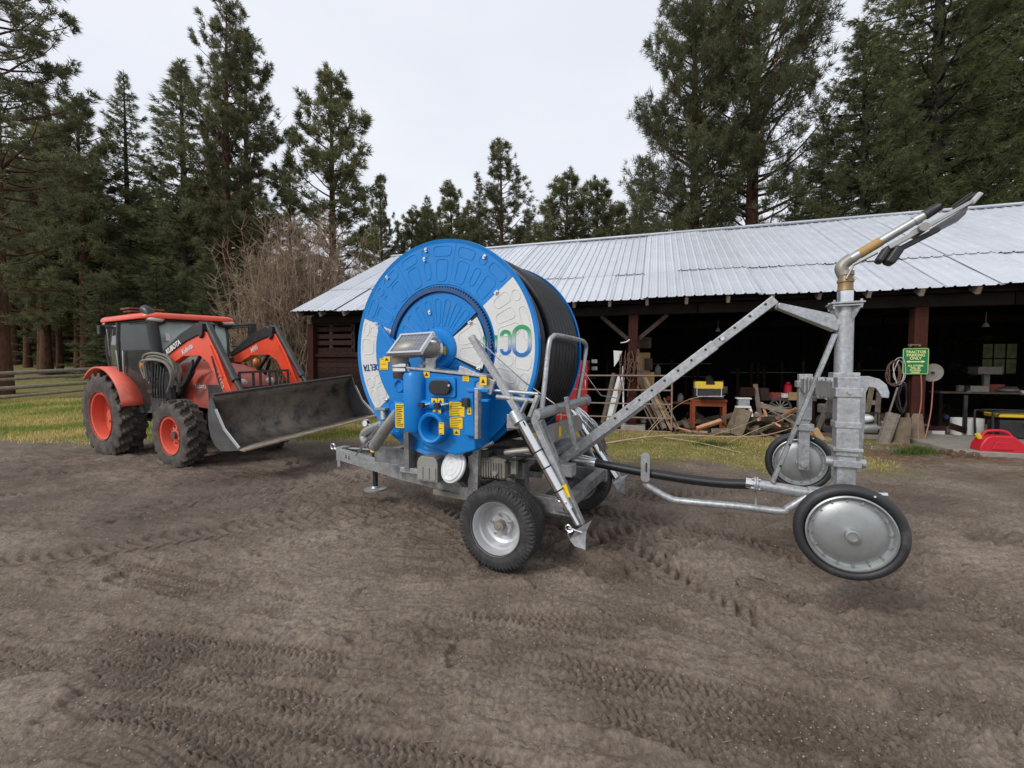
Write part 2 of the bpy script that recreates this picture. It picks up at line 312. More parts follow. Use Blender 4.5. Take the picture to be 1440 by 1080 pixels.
# ------------------------------------------------------------------ noise
def vnoise(x, y, seed=0):
    r = np.random.RandomState(seed); T = r.rand(256, 256).astype(np.float32)
    xi = np.floor(x).astype(np.int64); yi = np.floor(y).astype(np.int64); fx = x-xi; fy = y-yi
    fx = fx*fx*(3-2*fx); fy = fy*fy*(3-2*fy); g = lambda i, j: T[(xi+i) & 255, (yi+j) & 255]
    return (g(0,0)*(1-fx)+g(1,0)*fx)*(1-fy) + (g(0,1)*(1-fx)+g(1,1)*fx)*fy - .5
def fbm(x, y, sc, oct=4, seed=0, gain=.5):
    s = 0; a = 1
    for k in range(oct):
        s = s + a*vnoise(x*sc*2**k + 17.3*k, y*sc*2**k - 9.1*k, seed+k); a *= gain
    return s
def sstep(a, b, x):
    t = np.clip((x-a)/(b-a), 0, 1); return t*t*(3-2*t)
def hill(x, y):                                                    # the field rises gently beyond the fence on the left
    b = 1-sstep(-13., -8.5, x)
    h = np.where(y > 13, (y-13)*.05+np.clip(y-17, 0, 90)**2*.0009, 0)*b
    h = h + .10*np.exp(-((x+4.8)**2/6+(y-10.2)**2/5))
    return h + sstep(60, 110, y)*0
# ------------------------------------------------------------------ ground: one sheet, fine near the camera
def axis_steps(bounds):
    out = []
    for a, b, s0, s1 in bounds:
        x = a
        while x < b-1e-6:
            out.append(x); t = (x-a)/(b-a); x += s0+(s1-s0)*t
    out.append(bounds[-1][1]); return np.array(out)
ys = axis_steps([(-6, .9, .8, .1), (.9, 1.5, .02, .011), (1.5, 3.4, .011, .015), (3.4, 7, .015, .032), (7, 13, .035, .09), (13, 30, .1, 1.2), (30, 400, 1.5, 30)])
xp = axis_steps([(0, 3.4, .0125, .0155), (3.4, 9, .018, .06), (9, 16, .07, .4), (16, 400, .6, 30)])
xs = np.concatenate([-xp[:0:-1], xp])
GX, GY = np.meshgrid(xs, ys); X = GX.ravel(); Y = GY.ravel()
near = sstep(14., 9., Y)*1.0
Z = hill(X, Y)
Z = Z + near*(fbm(X, Y, .4, 2, 3)*.03)
fine = (fbm(X*.8, Y*1.3, 6, 5, 11, .62))
rough_mask = np.maximum(sstep(-.05, .3, fbm(X, Y, .42, 3, 21)), .8*np.exp(-(((X+.9)/1.6)**2+((Y-5.2)/1.1)**2)))
ridge = lambda s, sd, ax=1., ay=1.: 1-2*np.abs(fbm(X*ax+Y*.25, Y*ay, s, 3, sd, .55))
rd = ridge(3.2, 201, .8, 1.5); rd2 = ridge(9., 205, .7, 1.5)
Zs = Z.copy()
Z = Z + near*fine*(.010+.020*rough_mask)
for s_, h_, sd_, ax_ in ((5.5, .007, 301, .6), (11, .009, 307, .6), (21, .007, 311, .7), (38, .003, 317, .75)):   # flaky, sharp edged crust of churned mud
    q_ = fbm(X*ax_+Y*.3, Y*1.7-X*.2, s_, 3, sd_, .55); mk = .3+.7*sstep(-.15, .2, fbm(X, Y, .9, 2, sd_+3))
    Z = Z + near*mk*h_*(sstep(-.012, .03, q_)+sstep(.14, .18, q_)+.6*sstep(-.2, -.16, q_))
Z = Z - near*(sstep(.72, 1., rd)*.010+sstep(.7, 1, rd2)*.010)*(.35+.65*rough_mask)
clod = np.clip(fbm(X, Y, 14, 3, 31)-.08, 0, 1)
Z = Z + near*clod*.05*(.1+.9*rough_mask)
# streaks dragged by turning wheels
Z = Z + near*vnoise(X*2.2+Y*1.5, Y*26-X*9, 41)*.02*sstep(-.1, .3, fbm(X, Y, .6, 2, 51))
wet = np.zeros_like(Z)
def track(px, w, pat, depth, wetness=.35, pitch=.16, raw=None):
    global Z
    P = [gnd(u, v).to_2d() for u, v in px]
    # Catmull-Rom resample
    Q = []
    for i in range(len(P)-1):
        a = P[max(i-1, 0)]; b = P[i]; c = P[i+1]; d = P[min(i+2, len(P)-1)]
        for t in np.linspace(0, 1, 7)[:-1]:
            Q.append(.5*((2*b)+(c-a)*t+(2*a-5*b+4*c-d)*t*t+(3*b-a-3*c+d)*t**3))
    Q.append(P[-1]); acc = 0
    best = np.full(X.shape, 9.); S = np.zeros_like(X); T = np.zeros_like(X)
    for a, b in zip(Q, Q[1:]):
        L = (b-a).length; mx = max(w, .3)
        if L < 1e-4: continue
        sel = np.where((X > min(a.x, b.x)-mx) & (X < max(a.x, b.x)+mx) & (Y > min(a.y, b.y)-mx) & (Y < max(a.y, b.y)+mx))[0]
        if len(sel):
            dx, dy = (b-a)/L; rx = X[sel]-a.x; ry = Y[sel]-a.y; t = rx*dx+ry*dy; s = -rx*dy+ry*dx
            dd = np.hypot(rx-np.clip(t, 0, L)*dx, ry-np.clip(t, 0, L)*dy); ok = dd < best[sel]; q = sel[ok]
            best[q] = dd[ok]; S[q] = s[ok]; T[q] = acc+np.clip(t[ok], 0, L)
        acc += L
    idx = np.where(best < w*.75)[0]; s = S[idx]+vnoise(X[idx]*3, Y[idx]*3, 5)*.03; t = T[idx]; h = w/2
    inside = sstep(h*1.08, h*.88, np.abs(s))
    strength = .2+.8*sstep(-.3, .1, fbm(X[idx], Y[idx], 1.1, 3, 61+int(w*100)))
    jit = vnoise(X[idx]*9, Y[idx]*9, 77)*.34
    if pat == 'lug':
        ph = (t+np.abs(s)*.75)/pitch + np.where(s > 0, .5, 0)+jit; f = ph-np.floor(ph); g = sstep(.0, .12, f)*sstep(.52, .36, f)*sstep(.0, .03, np.abs(s))
    elif pat == 'chev':
        c = s/(w/3.)+10; fc = np.abs(c-np.floor(c)-.5)*2; ph = (t+fc*pitch*.7)/pitch+jit*.5+np.floor(c)*.5; f = ph-np.floor(ph); g = sstep(0, .1, f)*sstep(.75, .25, f)
    elif pat == 'block':
        ph = (t+np.abs(s)*.5)/pitch+jit*.6; f = ph-np.floor(ph); c = s/(w/5)+jit*.4; fc = c-np.floor(c); g = 1-(sstep(.3, .12, f)+sstep(.26, .1, fc)).clip(0, 1)
    else:
        c = s/(w/6)+jit*.5; fc = c-np.floor(c); ph = t/pitch+s*4+jit; f = ph-np.floor(ph); g = sstep(.1, .3, fc)*sstep(1, .8, fc)*(.65+.35*sstep(.3, .5, f))
    berm = np.exp(-((np.abs(s)-h*1.12)/(w*.09))**2)
    nr = near[idx]
    kk = .75*inside*strength*nr; Z[idx] = Z[idx]*(1-kk)+(Zs[idx])*kk
    Z[idx] += nr*strength*(-1.25*depth*g*inside - depth*.35*inside + depth*.9*berm*(.5+fine[idx]))
    wet[idx] = np.maximum(wet[idx], wetness*strength*np.maximum(inside*(.35+.65*g), .5*berm))
track([(-80, 672), (60, 668), (240, 655), (420, 645), (640, 640), (760, 640)], .40, 'lug', .045, .7, .13)
track([(-80, 700), (100, 690), (260, 678), (420, 662), (560, 655), (660, 660)], .40, 'lug', .04, .65, .13)
track([(-80, 748), (120, 735), (300, 700), (480, 676), (640, 668)], .40, 'lug', .045, .6, .13)
track([(-60, 795), (120, 778), (330, 745), (560, 722), (700, 740)], .38, 'lug', .026, .5, .12)
track([(-60, 725), (150, 712), (330, 694), (520, 690), (640, 712)], .3, 'rib', .03, .45, .05)
track([(420, 655), (500, 680), (590, 705), (700, 760)], .34, 'lug', .02, .45, .11)
track([(160, 790), (330, 830), (520, 862), (760, 872), (980, 866)], .2, 'chev', .020, .07, .045)
track([(180, 812), (340, 846), (540, 880), (760, 892), (900, 888)], .2, 'chev', .018, .07, .045)
track([(-60, 850), (100, 838), (280, 800), (460, 790), (640, 805), (800, 800)], .22, 'rib', .016, .1, .035)
track([(860, 800), (960, 762), (1060, 732), (1130, 700)], .36, 'lug', .055, .65, .12)
track([(780, 742), (880, 770), (960, 820), (1060, 880)], .34, 'lug', .04, .5, .11)
track([(800, 720), (920, 735), (1060, 770), (1240, 830), (1480, 880)], .3, 'lug', .03, .45, .10)
track([(720, 760), (860, 810), (1040, 868), (1240, 930), (1480, 975)], .26, 'rib', .024, .35, .035)
track([(700, 800), (860, 850), (1040, 905), (1240, 965), (1480, 1020)], .22, 'rib', .02, .3, .035)
track([(640, 880), (820, 910), (1010, 955), (1200, 1010), (1480, 1075)], .2, 'rib', .018, .12, .03)
track([(-60, 872), (120, 890), (300, 915), (480, 935)], .30, 'chev', .02, .12, .045)
track([(-60, 918), (150, 948), (350, 985), (520, 1015)], .28, 'chev', .019, .12, .045)
track([(120, 1000), (320, 1035), (560, 1075), (700, 1110)], .26, 'chev', .018, .1, .042)
track([(680, 925), (880, 952), (1080, 1005), (1280, 1075)], .28, 'chev', .02, .14, .045)
track([(760, 985), (940, 1025), (1100, 1080), (1180, 1120)], .24, 'chev', .019, .12, .045)
track([(-60, 830), (150, 848), (380, 856), (620, 850), (860, 830)], .24, 'rib', .014, .12, .03)
track([(300, 930), (520, 955), (720, 965), (900, 1000), (1040, 1060)], .24, 'chev', .017, .12, .042)
track([(900, 860), (1080, 880), (1280, 900), (1500, 905)], .3, 'chev', .02, .2, .05)
track([(960, 1000), (1150, 1035), (1320, 1060), (1500, 1080)], .24, 'chev', .018, .15, .042)
track([(540, 840), (760, 842), (980, 830), (1200, 800)], .3, 'rib', .012, .12, .03)
track([(1500, 780), (1380, 755), (1250, 712), (1100, 690), (900, 700), (860, 690)], .4, 'lug', .04, .5, .13)
track([(1500, 720), (1380, 712), (1280, 700), (1100, 680), (900, 685)], .4, 'lug', .03, .4, .12)
track([(1500, 900), (1400, 860), (1300, 830), (1180, 850), (1090, 830)], .34, 'block', .026, .35, .06)
track([(1400, 1090), (1380, 1040), (1420, 990), (1500, 960)], .2, 'lug', .025, .3, .07)
track([(1260, 1100), (1290, 1040), (1370, 980), (1500, 930)], .24, 'block', .02, .15, .05)
track([(1090, 760), (1020, 740), (960, 735), (900, 745), (860, 760)], .4, 'lug', .05, .6, .12)
track([(-60, 1060), (60, 1040), (180, 1055), (260, 1110)], .2, 'rib', .014, .08, .03)
# grass areas: left field, strip between tractor and barn, strip before the barn
Bn = Frame(3.2, 11.4, -18.2)
BX = (X-3.2)*math.cos(Bn.t)+(Y-11.4)*math.sin(Bn.t); BY = -(X-3.2)*math.sin(Bn.t)+(Y-11.4)*math.cos(Bn.t)
def grassmask(X, Y, BX, BY):
    wob = fbm(X, Y, .7, 4, 91)
    left = sstep(9.0, 10.4, Y+wob*1.6+(X+9)*.10)*sstep(-2.2, -4.5, X)
    mid = sstep(-4.5, -3.3, BY+wob*1.3)*sstep(-.1, -.5, BY)*sstep(5., 3.6, BX+wob*2)
    rgt = .75*sstep(-1.15, -.55, BY+wob*1.0)*sstep(-.05, -.3, BY)*sstep(3.5, 4.2, BX)
    farx = sstep(-6.5, -8.5, BX)*sstep(10., 11.5, Y+wob)
    return np.clip(np.maximum.reduce([left, mid, rgt, farx]), 0, 1)
gm = grassmask(X, Y, BX, BY)
inside_barn = sstep(-.02, .05, BY)*sstep(-10.8, -10.7, BX)*sstep(10.8, 10.7, BY)
gm = gm*(1-inside_barn)
wet = np.maximum(wet, .5*sstep(3.3, 5., Y+fbm(X, Y, .5, 3, 44)*2.4)*sstep(10.5, 8.5, Y)*(.55+.9*sstep(-.1, .25, fbm(X, Y*1.6, .8, 4, 45))).clip(0, 1))
litter = sstep(-.2, .2, fbm(X, Y, 1.3, 4, 15))*sstep(-4.4, -1.6, BY+fbm(X, Y, .9, 2, 8)*1.6)*sstep(1, .2, BY)*sstep(-9.5, -8, BX)
col = np.stack([gm, np.clip(wet*near, 0, 1), np.maximum(inside_barn*.9, litter)], 1)
nx, ny = len(xs), len(ys); I = np.arange(nx*ny).reshape(ny, nx)
Q = np.stack([I[:-1, :-1].ravel(), I[:-1, 1:].ravel(), I[1:, 1:].ravel(), I[1:, :-1].ravel()], 1)
def groundmat():
    m = bpy.data.materials.new('muddy yard'); m.use_nodes = True; N, L = m.node_tree.nodes, m.node_tree.links; b = N['Principled BSDF']
    tc = N.new('ShaderNodeTexCoord'); at = N.new('ShaderNodeAttribute'); at.attribute_name = 'col'; sp = N.new('ShaderNodeSeparateColor'); L.new(at.outputs['Color'], sp.inputs[0])
    def noise(sc, det, ro=.6):
        n = N.new('ShaderNodeTexNoise'); n.inputs['Scale'].default_value = sc; n.inputs['Detail'].default_value = det; n.inputs['Roughness'].default_value = ro; L.new(tc.outputs['Object'], n.inputs['Vector']); return n.outputs[0]
    def ramp(src, stops):
        r = N.new('ShaderNodeValToRGB'); e = r.color_ramp.elements
        for i, (p, c) in enumerate(stops):
            el = e[i] if i < 2 else e.new(p)
            el.position = p; el.color = (*c, 1)
        L.new(src, r.inputs[0]); return r.outputs[0]
    def mix(f, a, c, mode='MIX', fv=None):
        x = N.new('ShaderNodeMix'); x.data_type = 'RGBA'; x.blend_type = mode
        if f is None: x.inputs[0].default_value = fv
        else: L.new(f, x.inputs[0])
        for s, i in ((a, 6), (c, 7)):
            if isinstance(s, tuple): x.inputs[i].default_value = (*s, 1)
            else: L.new(s, x.inputs[i])
        return x.outputs[2]
    base = ramp(noise(.9, 8, .65), [(.30, (.135, .103, .079)), (.5, (.225, .178, .140)), (.7, (.34, .278, .225))])
    fine = ramp(noise(38, 6, .7), [(.32, (.55, .54, .53)), (.68, (1.22, 1.22, 1.22))])
    c = mix(None, base, fine, 'MULTIPLY', 1.0)
    vo = N.new('ShaderNodeTexVoronoi'); vo.inputs['Scale'].default_value = 42; vo.inputs['Randomness'].default_value = 1; L.new(tc.outputs['Object'], vo.inputs['Vector'])
    g1 = N.new('ShaderNodeMapRange'); g1.inputs[1].default_value = .17; g1.inputs[2].default_value = .10; L.new(vo.outputs['Distance'], g1.inputs[0])
    sv = N.new('ShaderNodeSeparateColor'); L.new(vo.outputs['Color'], sv.inputs[0]); g2 = N.new('ShaderNodeMath'); g2.operation = 'GREATER_THAN'; g2.inputs[1].default_value = .93; L.new(sv.outputs[0], g2.inputs[0])
    g3 = N.new('ShaderNodeMath'); g3.operation = 'MULTIPLY'; L.new(g1.outputs[0], g3.inputs[0]); L.new(g2.outputs[0], g3.inputs[1])
    c = mix(g3.outputs[0], c, (.34, .31, .28))
    wn_ = N.new('ShaderNodeMath'); wn_.operation = 'MULTIPLY_ADD'; wn_.inputs[1].default_value = 1.0; L.new(sp.outputs[1], wn_.inputs[0]); wn_.inputs[2].default_value = 0
    c = mix(wn_.outputs[0], c, (.07, .052, .042))
    litter = ramp(noise(9, 7, .75), [(.36, (.085, .05, .032)), (.52, (.15, .095, .06)), (.7, (.25, .17, .1))])
    c = mix(sp.outputs[2], c, litter)
    grass = ramp(noise(2.2, 7, .7), [(.32, (.12, .135, .035)), (.5, (.19, .17, .055)), (.68, (.3, .25, .1))])
    gn = ramp(noise(30, 5, .7), [(.3, (.55, .55, .5)), (.7, (1.2, 1.2, 1.15))]); grass = mix(None, grass, gn, 'MULTIPLY', .9)
    c = mix(sp.outputs[0], c, grass)
    L.new(c, b.inputs['Base Color'])
    rg = N.new('ShaderNodeMapRange'); rg.inputs[3].default_value = .92; rg.inputs[4].default_value = .55; L.new(sp.outputs[1], rg.inputs[0]); L.new(rg.outputs[0], b.inputs['Roughness']); b.inputs['Specular IOR Level'].default_value = .22
    n1 = noise(60, 8, .72); bp = N.new('ShaderNodeBump'); bp.inputs['Strength'].default_value = 1.0; bp.inputs['Distance'].default_value = .013; L.new(n1, bp.inputs['Height'])
    n2 = noise(16, 6, .6); b2 = N.new('ShaderNodeBump'); b2.inputs['Strength'].default_value = .6; b2.inputs['Distance'].default_value = .03; L.new(n2, b2.inputs['Height']); L.new(bp.outputs[0], b2.inputs['Normal']); L.new(b2.outputs[0], b.inputs['Normal'])
    return m
gme = npmesh('ground', np.stack([X, Y, Z], 1), Q, [groundmat()], col, smooth=True, quads=True)
go = bpy.data.objects.new('ground', gme); COL.objects.link(go); tag(go, 'dark churned mud yard with tyre tracks and grassy margins', None, kind='structure')
RS = np.random.RandomState(4)
# ------------------------------------------------------------------ grass blades
def blades(name, x, y, hgt, wid, cols, label, z=None, lean=.5):
    n = len(x); z = hill(x, y) if z is None else z
    a = RS.rand(n)*2*PI; la = RS.rand(n)*2*PI; ln = RS.rand(n)*lean*hgt; w = wid*(.6+.8*RS.rand(n))
    p = np.stack([x, y, z-.01], 1); s = np.stack([np.cos(a)*w, np.sin(a)*w, 0*a], 1); t = p+np.stack([np.cos(la)*ln, np.sin(la)*ln, hgt+.01], 1)
    co = np.stack([p-s, p+s, t], 1).reshape(-1, 3); tr = np.arange(3*n).reshape(-1, 3)
    c = np.repeat(cols, 3, 0)
    o = bpy.data.objects.new(name, npmesh(name, co, tr, [M['grass']], c)); COL.objects.link(o); tag(o, label, None, kind='stuff'); return o
def scatter(n, x0, x1, y0, y1, frame=None):
    x = RS.uniform(x0, x1, n); y = RS.uniform(y0, y1, n)
    if frame: c, s = math.cos(frame.t), math.sin(frame.t); x, y = frame.x+x*c-y*s, frame.y0+x*s+y*c
    bx = (x-3.2)*math.cos(Bn.t)+(y-11.4)*math.sin(Bn.t); by = -(x-3.2)*math.sin(Bn.t)+(y-11.4)*math.cos(Bn.t)
    k = (RS.rand(n) < grassmask(x, y, bx, by)) & ~((by > -.03) & (bx > -10.8)); return x[k], y[k]
def gcols(x, y, green):
    n = len(x); g = np.clip(fbm(x, y, .8, 3, 71)*1.5+green+RS.randn(n)*.22, 0, 1)[:, None]
    return (np.array([[.5, .39, .16]])*(1-g)+np.array([[.17, .22, .045]])*g)*(.65+.6*RS.rand(n, 1))
x, y = scatter(90000, -24, -2.5, 8.6, 19); blades('field_grass', x, y, .05+.07*RS.rand(len(x)), .014, gcols(x, y, np.where(y > 11., .62, .2))*1.4, 'short green and straw coloured grass on the field by the fence')
x, y = scatter(76000, -9.5, 5.5, -4.4, -.05, Bn); blades('yard_grass', x, y, .02+.05*RS.rand(len(x)), .008, gcols(x, y, .08)*1.1, 'thin yellow green grass strip in front of the barn', lean=.9)
x, y = scatter(16000, 3.5, 9.5, -1.4, -.05, Bn); blades('verge_grass', x, y, .02+.05*RS.rand(len(x)), .008, gcols(x, y, .3), 'sparse trampled grass along the barn edge at right', lean=.9)
def tuft(px, rad, n, h, label):
    c = gnd(*px); a = RS.rand(n)*2*PI; r = np.abs(RS.randn(n))*rad*.5; x = c.x+np.cos(a)*r*1.7; y = c.y+np.sin(a)*r*.8; h = h*np.exp(-(r/rad)**2)
    cc = np.array([[.09, .135, .03]])*(.6+.8*RS.rand(n, 1)); o = blades('grass_tuft', x, y, h*(.5+.6*RS.rand(n)), .008, cc, label, lean=.8)
tuft((1290, 640), .42, 1100, .2, 'tall green grass tuft at the foot of the right barn post')
tuft((1000, 628), .5, 700, .16, 'bright green grass tuft in front of the firewood scraps')
tuft((1195, 628), .22, 200, .12, 'small green tuft beside the concrete pad behind the sprinkler cart')
gb = B()
for k in range(1500):
    v = 650+430*random.random()**.8; p = gnd(random.uniform(-20, 1460), v); r_ = random.uniform(.0015, .0045)*(.6+p.y*.35); z_ = random.uniform(.004, .022)
    P_ = [p+V((math.cos(a)*r_, math.sin(a)*r_, z_)) for a in (0, 2.1, 4.2)]+[p+V((0, 0, z_+r_))]; gb.add(P_, [(0, 1, 3), (1, 2, 3), (2, 0, 3)])
M['grit'] = mat('pale grit', (.42, .38, .33), (.25, .22, .19), rough=.9)
tag(gb.build('grit', M['grit'], smooth=0), 'pale grit and tiny stones sprinkled over the mud', None, kind='stuff')
# fallen twigs and wood chips on the mud
tb = B()
for k in range(150):
    u, v = random.uniform(0, 1440), random.uniform(650, 1070)
    p = gnd(u, v); a = random.uniform(0, PI*2); l = random.uniform(.02, .09); q = p+V((math.cos(a)*l, math.sin(a)*l, .0)); tb.beam(p+V((0,0,.012)), q+V((0,0,.016)), .004, .003)
tag(tb.build('twig_litter', M['greywood'], smooth=0), 'tiny twigs and straw bits scattered over the mud', None, kind='stuff')
# ------------------------------------------------------------------ trees
def tube_np(P, R, n):                                             # P (k,3) R(k)
    d = np.gradient(P, axis=0); d /= np.linalg.norm(d, axis=1, keepdims=True)+1e-9
    up = np.array([0, 0, 1.]) if abs(d[0, 2]) < .8 else np.array([1., 0, 0]); x = np.cross(d, up); x /= np.linalg.norm(x, axis=1, keepdims=True)+1e-9; y = np.cross(d, x)
    a = np.arange(n)*2*PI/n; ring = P[:, None]+(x[:, None]*np.cos(a)[None, :, None]+y[:, None]*np.sin(a)[None, :, None])*R[:, None, None]
    k = len(P); i = np.arange(k-1)[:, None]*n; j = np.arange(n)[None]; jn = (j+1) % n
    q = np.stack([i+j, i+jn, i+n+jn, i+n+j], -1).reshape(-1, 4); return ring.reshape(-1, 3), q
def conifer(seed, H, base, R, style, nb, nt, kn, nl, nw, trunk_r, lim=None, col=(.045, .062, .028), sparse=0.):
    r = np.random.RandomState(seed); tv = []; tq = []; off = 0
    zt = np.linspace(0, 1, 9); bend = r.randn(2)*.012*H
    TP = np.stack([bend[0]*zt**2, bend[1]*zt**2, H*zt], 1); v, q = tube_np(TP, trunk_r*(1-zt)**.8*np.where(zt == 0, 1.25, 1)+.015, 9); tv.append(v); tq.append(q); off = len(v)
    C = []; D = []; S = []
    for i in range(nb):
        f = (i+.5)/nb
        if style == 'pine': f = f**.85
        h = base+(H-base)*f*.985
        if style == 'pine':
            prof = (1-f**2.4)*.84+.16; prof *= .7+.3*min(1, f*3.2); L = R*prof*(.5+.7*r.rand())
            if r.rand() < sparse: continue
            e0 = .15+.75*f+.15*r.randn(); curve = .18
        else:
            prof = (1-f)**.68*.97+.03; L = R*prof*(.72+.42*r.rand()); e0 = -.12+.7*f+.1*r.randn(); curve = -.16*(1-f)
            if r.rand() < sparse: continue
        az = i*2.39996+r.randn()*.35; d = np.array([math.cos(az), math.sin(az), 0.]); t = np.linspace(0, 1, 6)
        sag = -.35*L*(t*(1-t))*(1.2 if style != 'pine' else .8)
        P = np.array([0, 0, h])+np.array([bend[0], bend[1], 0])*(h/H)**2+d*(L*t)[:, None]*math.cos(e0)+np.array([0, 0, 1.])*((math.sin(e0)*L*t)+curve*L*t*t+sag)[:, None]
        P[1:] += r.randn(5, 3)*.035*L*t[1:, None]
        br = (.012+.016*L)*(1-t)+.006; v, q = tube_np(P, br, 4); tv.append(v); tq.append(q+off); off += len(v)
        m = max(5, int(nt*L/R*(.8+.4*r.rand())))
        lo = .38 if style == 'pine' else .16
        tt = lo+(1-lo)*r.rand(m)**(.62 if style == 'pine' else .8); side = r.uniform(-1, 1, m); lat = np.array([-d[1], d[0], 0])
        if style == 'pine':                                        # foliage gathers in clumps at twig ends
            nc = max(3, m//7); ci = r.randint(0, nc, m); ct = lo+(1-lo)*r.rand(nc)**.6; cs = r.uniform(-1, 1, nc); cz = r.uniform(-.3, 1, nc)
            tt = np.clip(ct[ci]+r.randn(m)*.045, 0, 1.05); side = cs[ci]*(1.02-ct[ci]*.55)*.42*L+r.randn(m)*.14
            zz = cz[ci]*.16*L+r.randn(m)*.13
        else:
            side = side*(1.05-tt)*.52*L*(.4+.6*r.rand(m)); zz = r.randn(m)*.05-.10*np.abs(side)
        idx = np.clip(tt, 0, 1)*5; i0 = np.minimum(idx.astype(int), 4); fr = (idx-i0)[:, None]; c = P[i0]*(1-fr)+P[i0+1]*fr
        c = c+lat*side[:, None]+np.array([0, 0, 1.])*zz[:, None]
        dd = d[None]*(.7+.0*tt[:, None])+lat*np.sign(side)[:, None]*.75*(r.rand(m)[:, None])+np.array([0, 0, 1.])*((.55 if style == 'pine' else -.18)+r.randn(m)[:, None]*.2)
        C.append(c); D.append(dd); S.append(np.full(m, r.rand()))
    C = np.concatenate(C); D = np.concatenate(D); S = np.concatenate(S); D /= np.linalg.norm(D, axis=1, keepdims=True)
    n = len(C); C2 = np.repeat(C, kn, 0); D2 = np.repeat(D, kn, 0); rv = r.randn(n*kn, 3); rv /= np.linalg.norm(rv, axis=1, keepdims=True)
    w8 = .75 if style == 'pine' else .55
    nd = D2*(1-w8*.5)+rv*w8; nd /= np.linalg.norm(nd, axis=1, keepdims=True); sd_ = np.cross(nd, r.randn(n*kn, 3)); sd_ /= np.linalg.norm(sd_, axis=1, keepdims=True)
    ll = nl*(.6+.7*r.rand(n*kn, 1)); ww = nw*(.7+.6*r.rand(n*kn, 1)); o = C2+rv*nl*.15
    co = np.stack([o-sd_*ww*.5, o+sd_*ww*.5, o+nd*ll], 1).reshape(-1, 3)
    base_c = np.array(col)[None]; k = (.62+.75*r.rand(n*kn, 1))*(.75+.5*np.repeat(S, kn)[:, None]); warm = r.rand(n*kn, 1) < .06
    cc = np.where(warm, np.array([[.2, .16, .07]]), base_c*k*np.array([[1, 1, 1]])+np.repeat(S, kn)[:, None]*np.array([[.012, .008, .0]]))
    crown = npmesh('crown', co, np.arange(3*n*kn).reshape(-1, 3), [M['needles']], np.repeat(cc, 3, 0))
    bark = M['pinebark'] if style == 'pine' else M['darkbark']
    trunk = npmesh('trunk', np.concatenate(tv), np.concatenate(tq), [bark], smooth=True, quads=True)
    return trunk, crown
PG = (.145, .152, .085); FG = (.138, .155, .08)
proto = {
 'pine_a': conifer(1, 30, 4, 4.6, 'pine', 135, 62, 15, .30, .044, .38, col=PG),
 'pine_b': conifer(2, 26, 4, 3.9, 'pine', 110, 56, 15, .30, .044, .30, col=PG, sparse=.1),
 'pine_c': conifer(3, 20, 3, 3.6, 'pine', 105, 56, 15, .30, .044, .26, col=(.16, .17, .085)),
 'fir_a': conifer(4, 27, 1.2, 4.4, 'fir', 230, 46, 10, .30, .042, .3, col=FG),
 'fir_b': conifer(5, 20, .8, 3.3, 'fir', 180, 38, 10, .30, .042, .24, col=FG, sparse=.1),
 'big_pine': conifer(6, 27, 3.5, 5.0, 'pine', 190, 98, 12, .32, .034, .42, col=(.112, .124, .066), sparse=.05),
 'big_fir': conifer(8, 27, .8, 6.6, 'fir', 290, 100, 9, .27, .034, .42, col=(.115, .134, .06)),
}
PH = {'pine_a': 30, 'pine_b': 26, 'pine_c': 20, 'fir_a': 27, 'fir_b': 20, 'big_pine': 27, 'big_fir': 27}
def tree(kind, u, vtop, dist, wscale, label, rz=0., group=None, z=None, name=None):
    x = (u-720)/600.*dist; zb = float(hill(np.array([x]), np.array([dist]))[0]) if z is None else z
    r = ray(u, vtop); ht = CAM_H+r.z*dist/r.y-zb; s = ht/PH[kind]
    o = thing(name or ('pine_tree' if 'pine' in kind else 'fir_tree'), label, 'tree', (x, dist, zb-.1), rz, group)
    tm, cm = proto[kind]; o.scale = (s*wscale, s*wscale, s)
    inst('trunk', tm, o); inst('crown', cm, o); return o
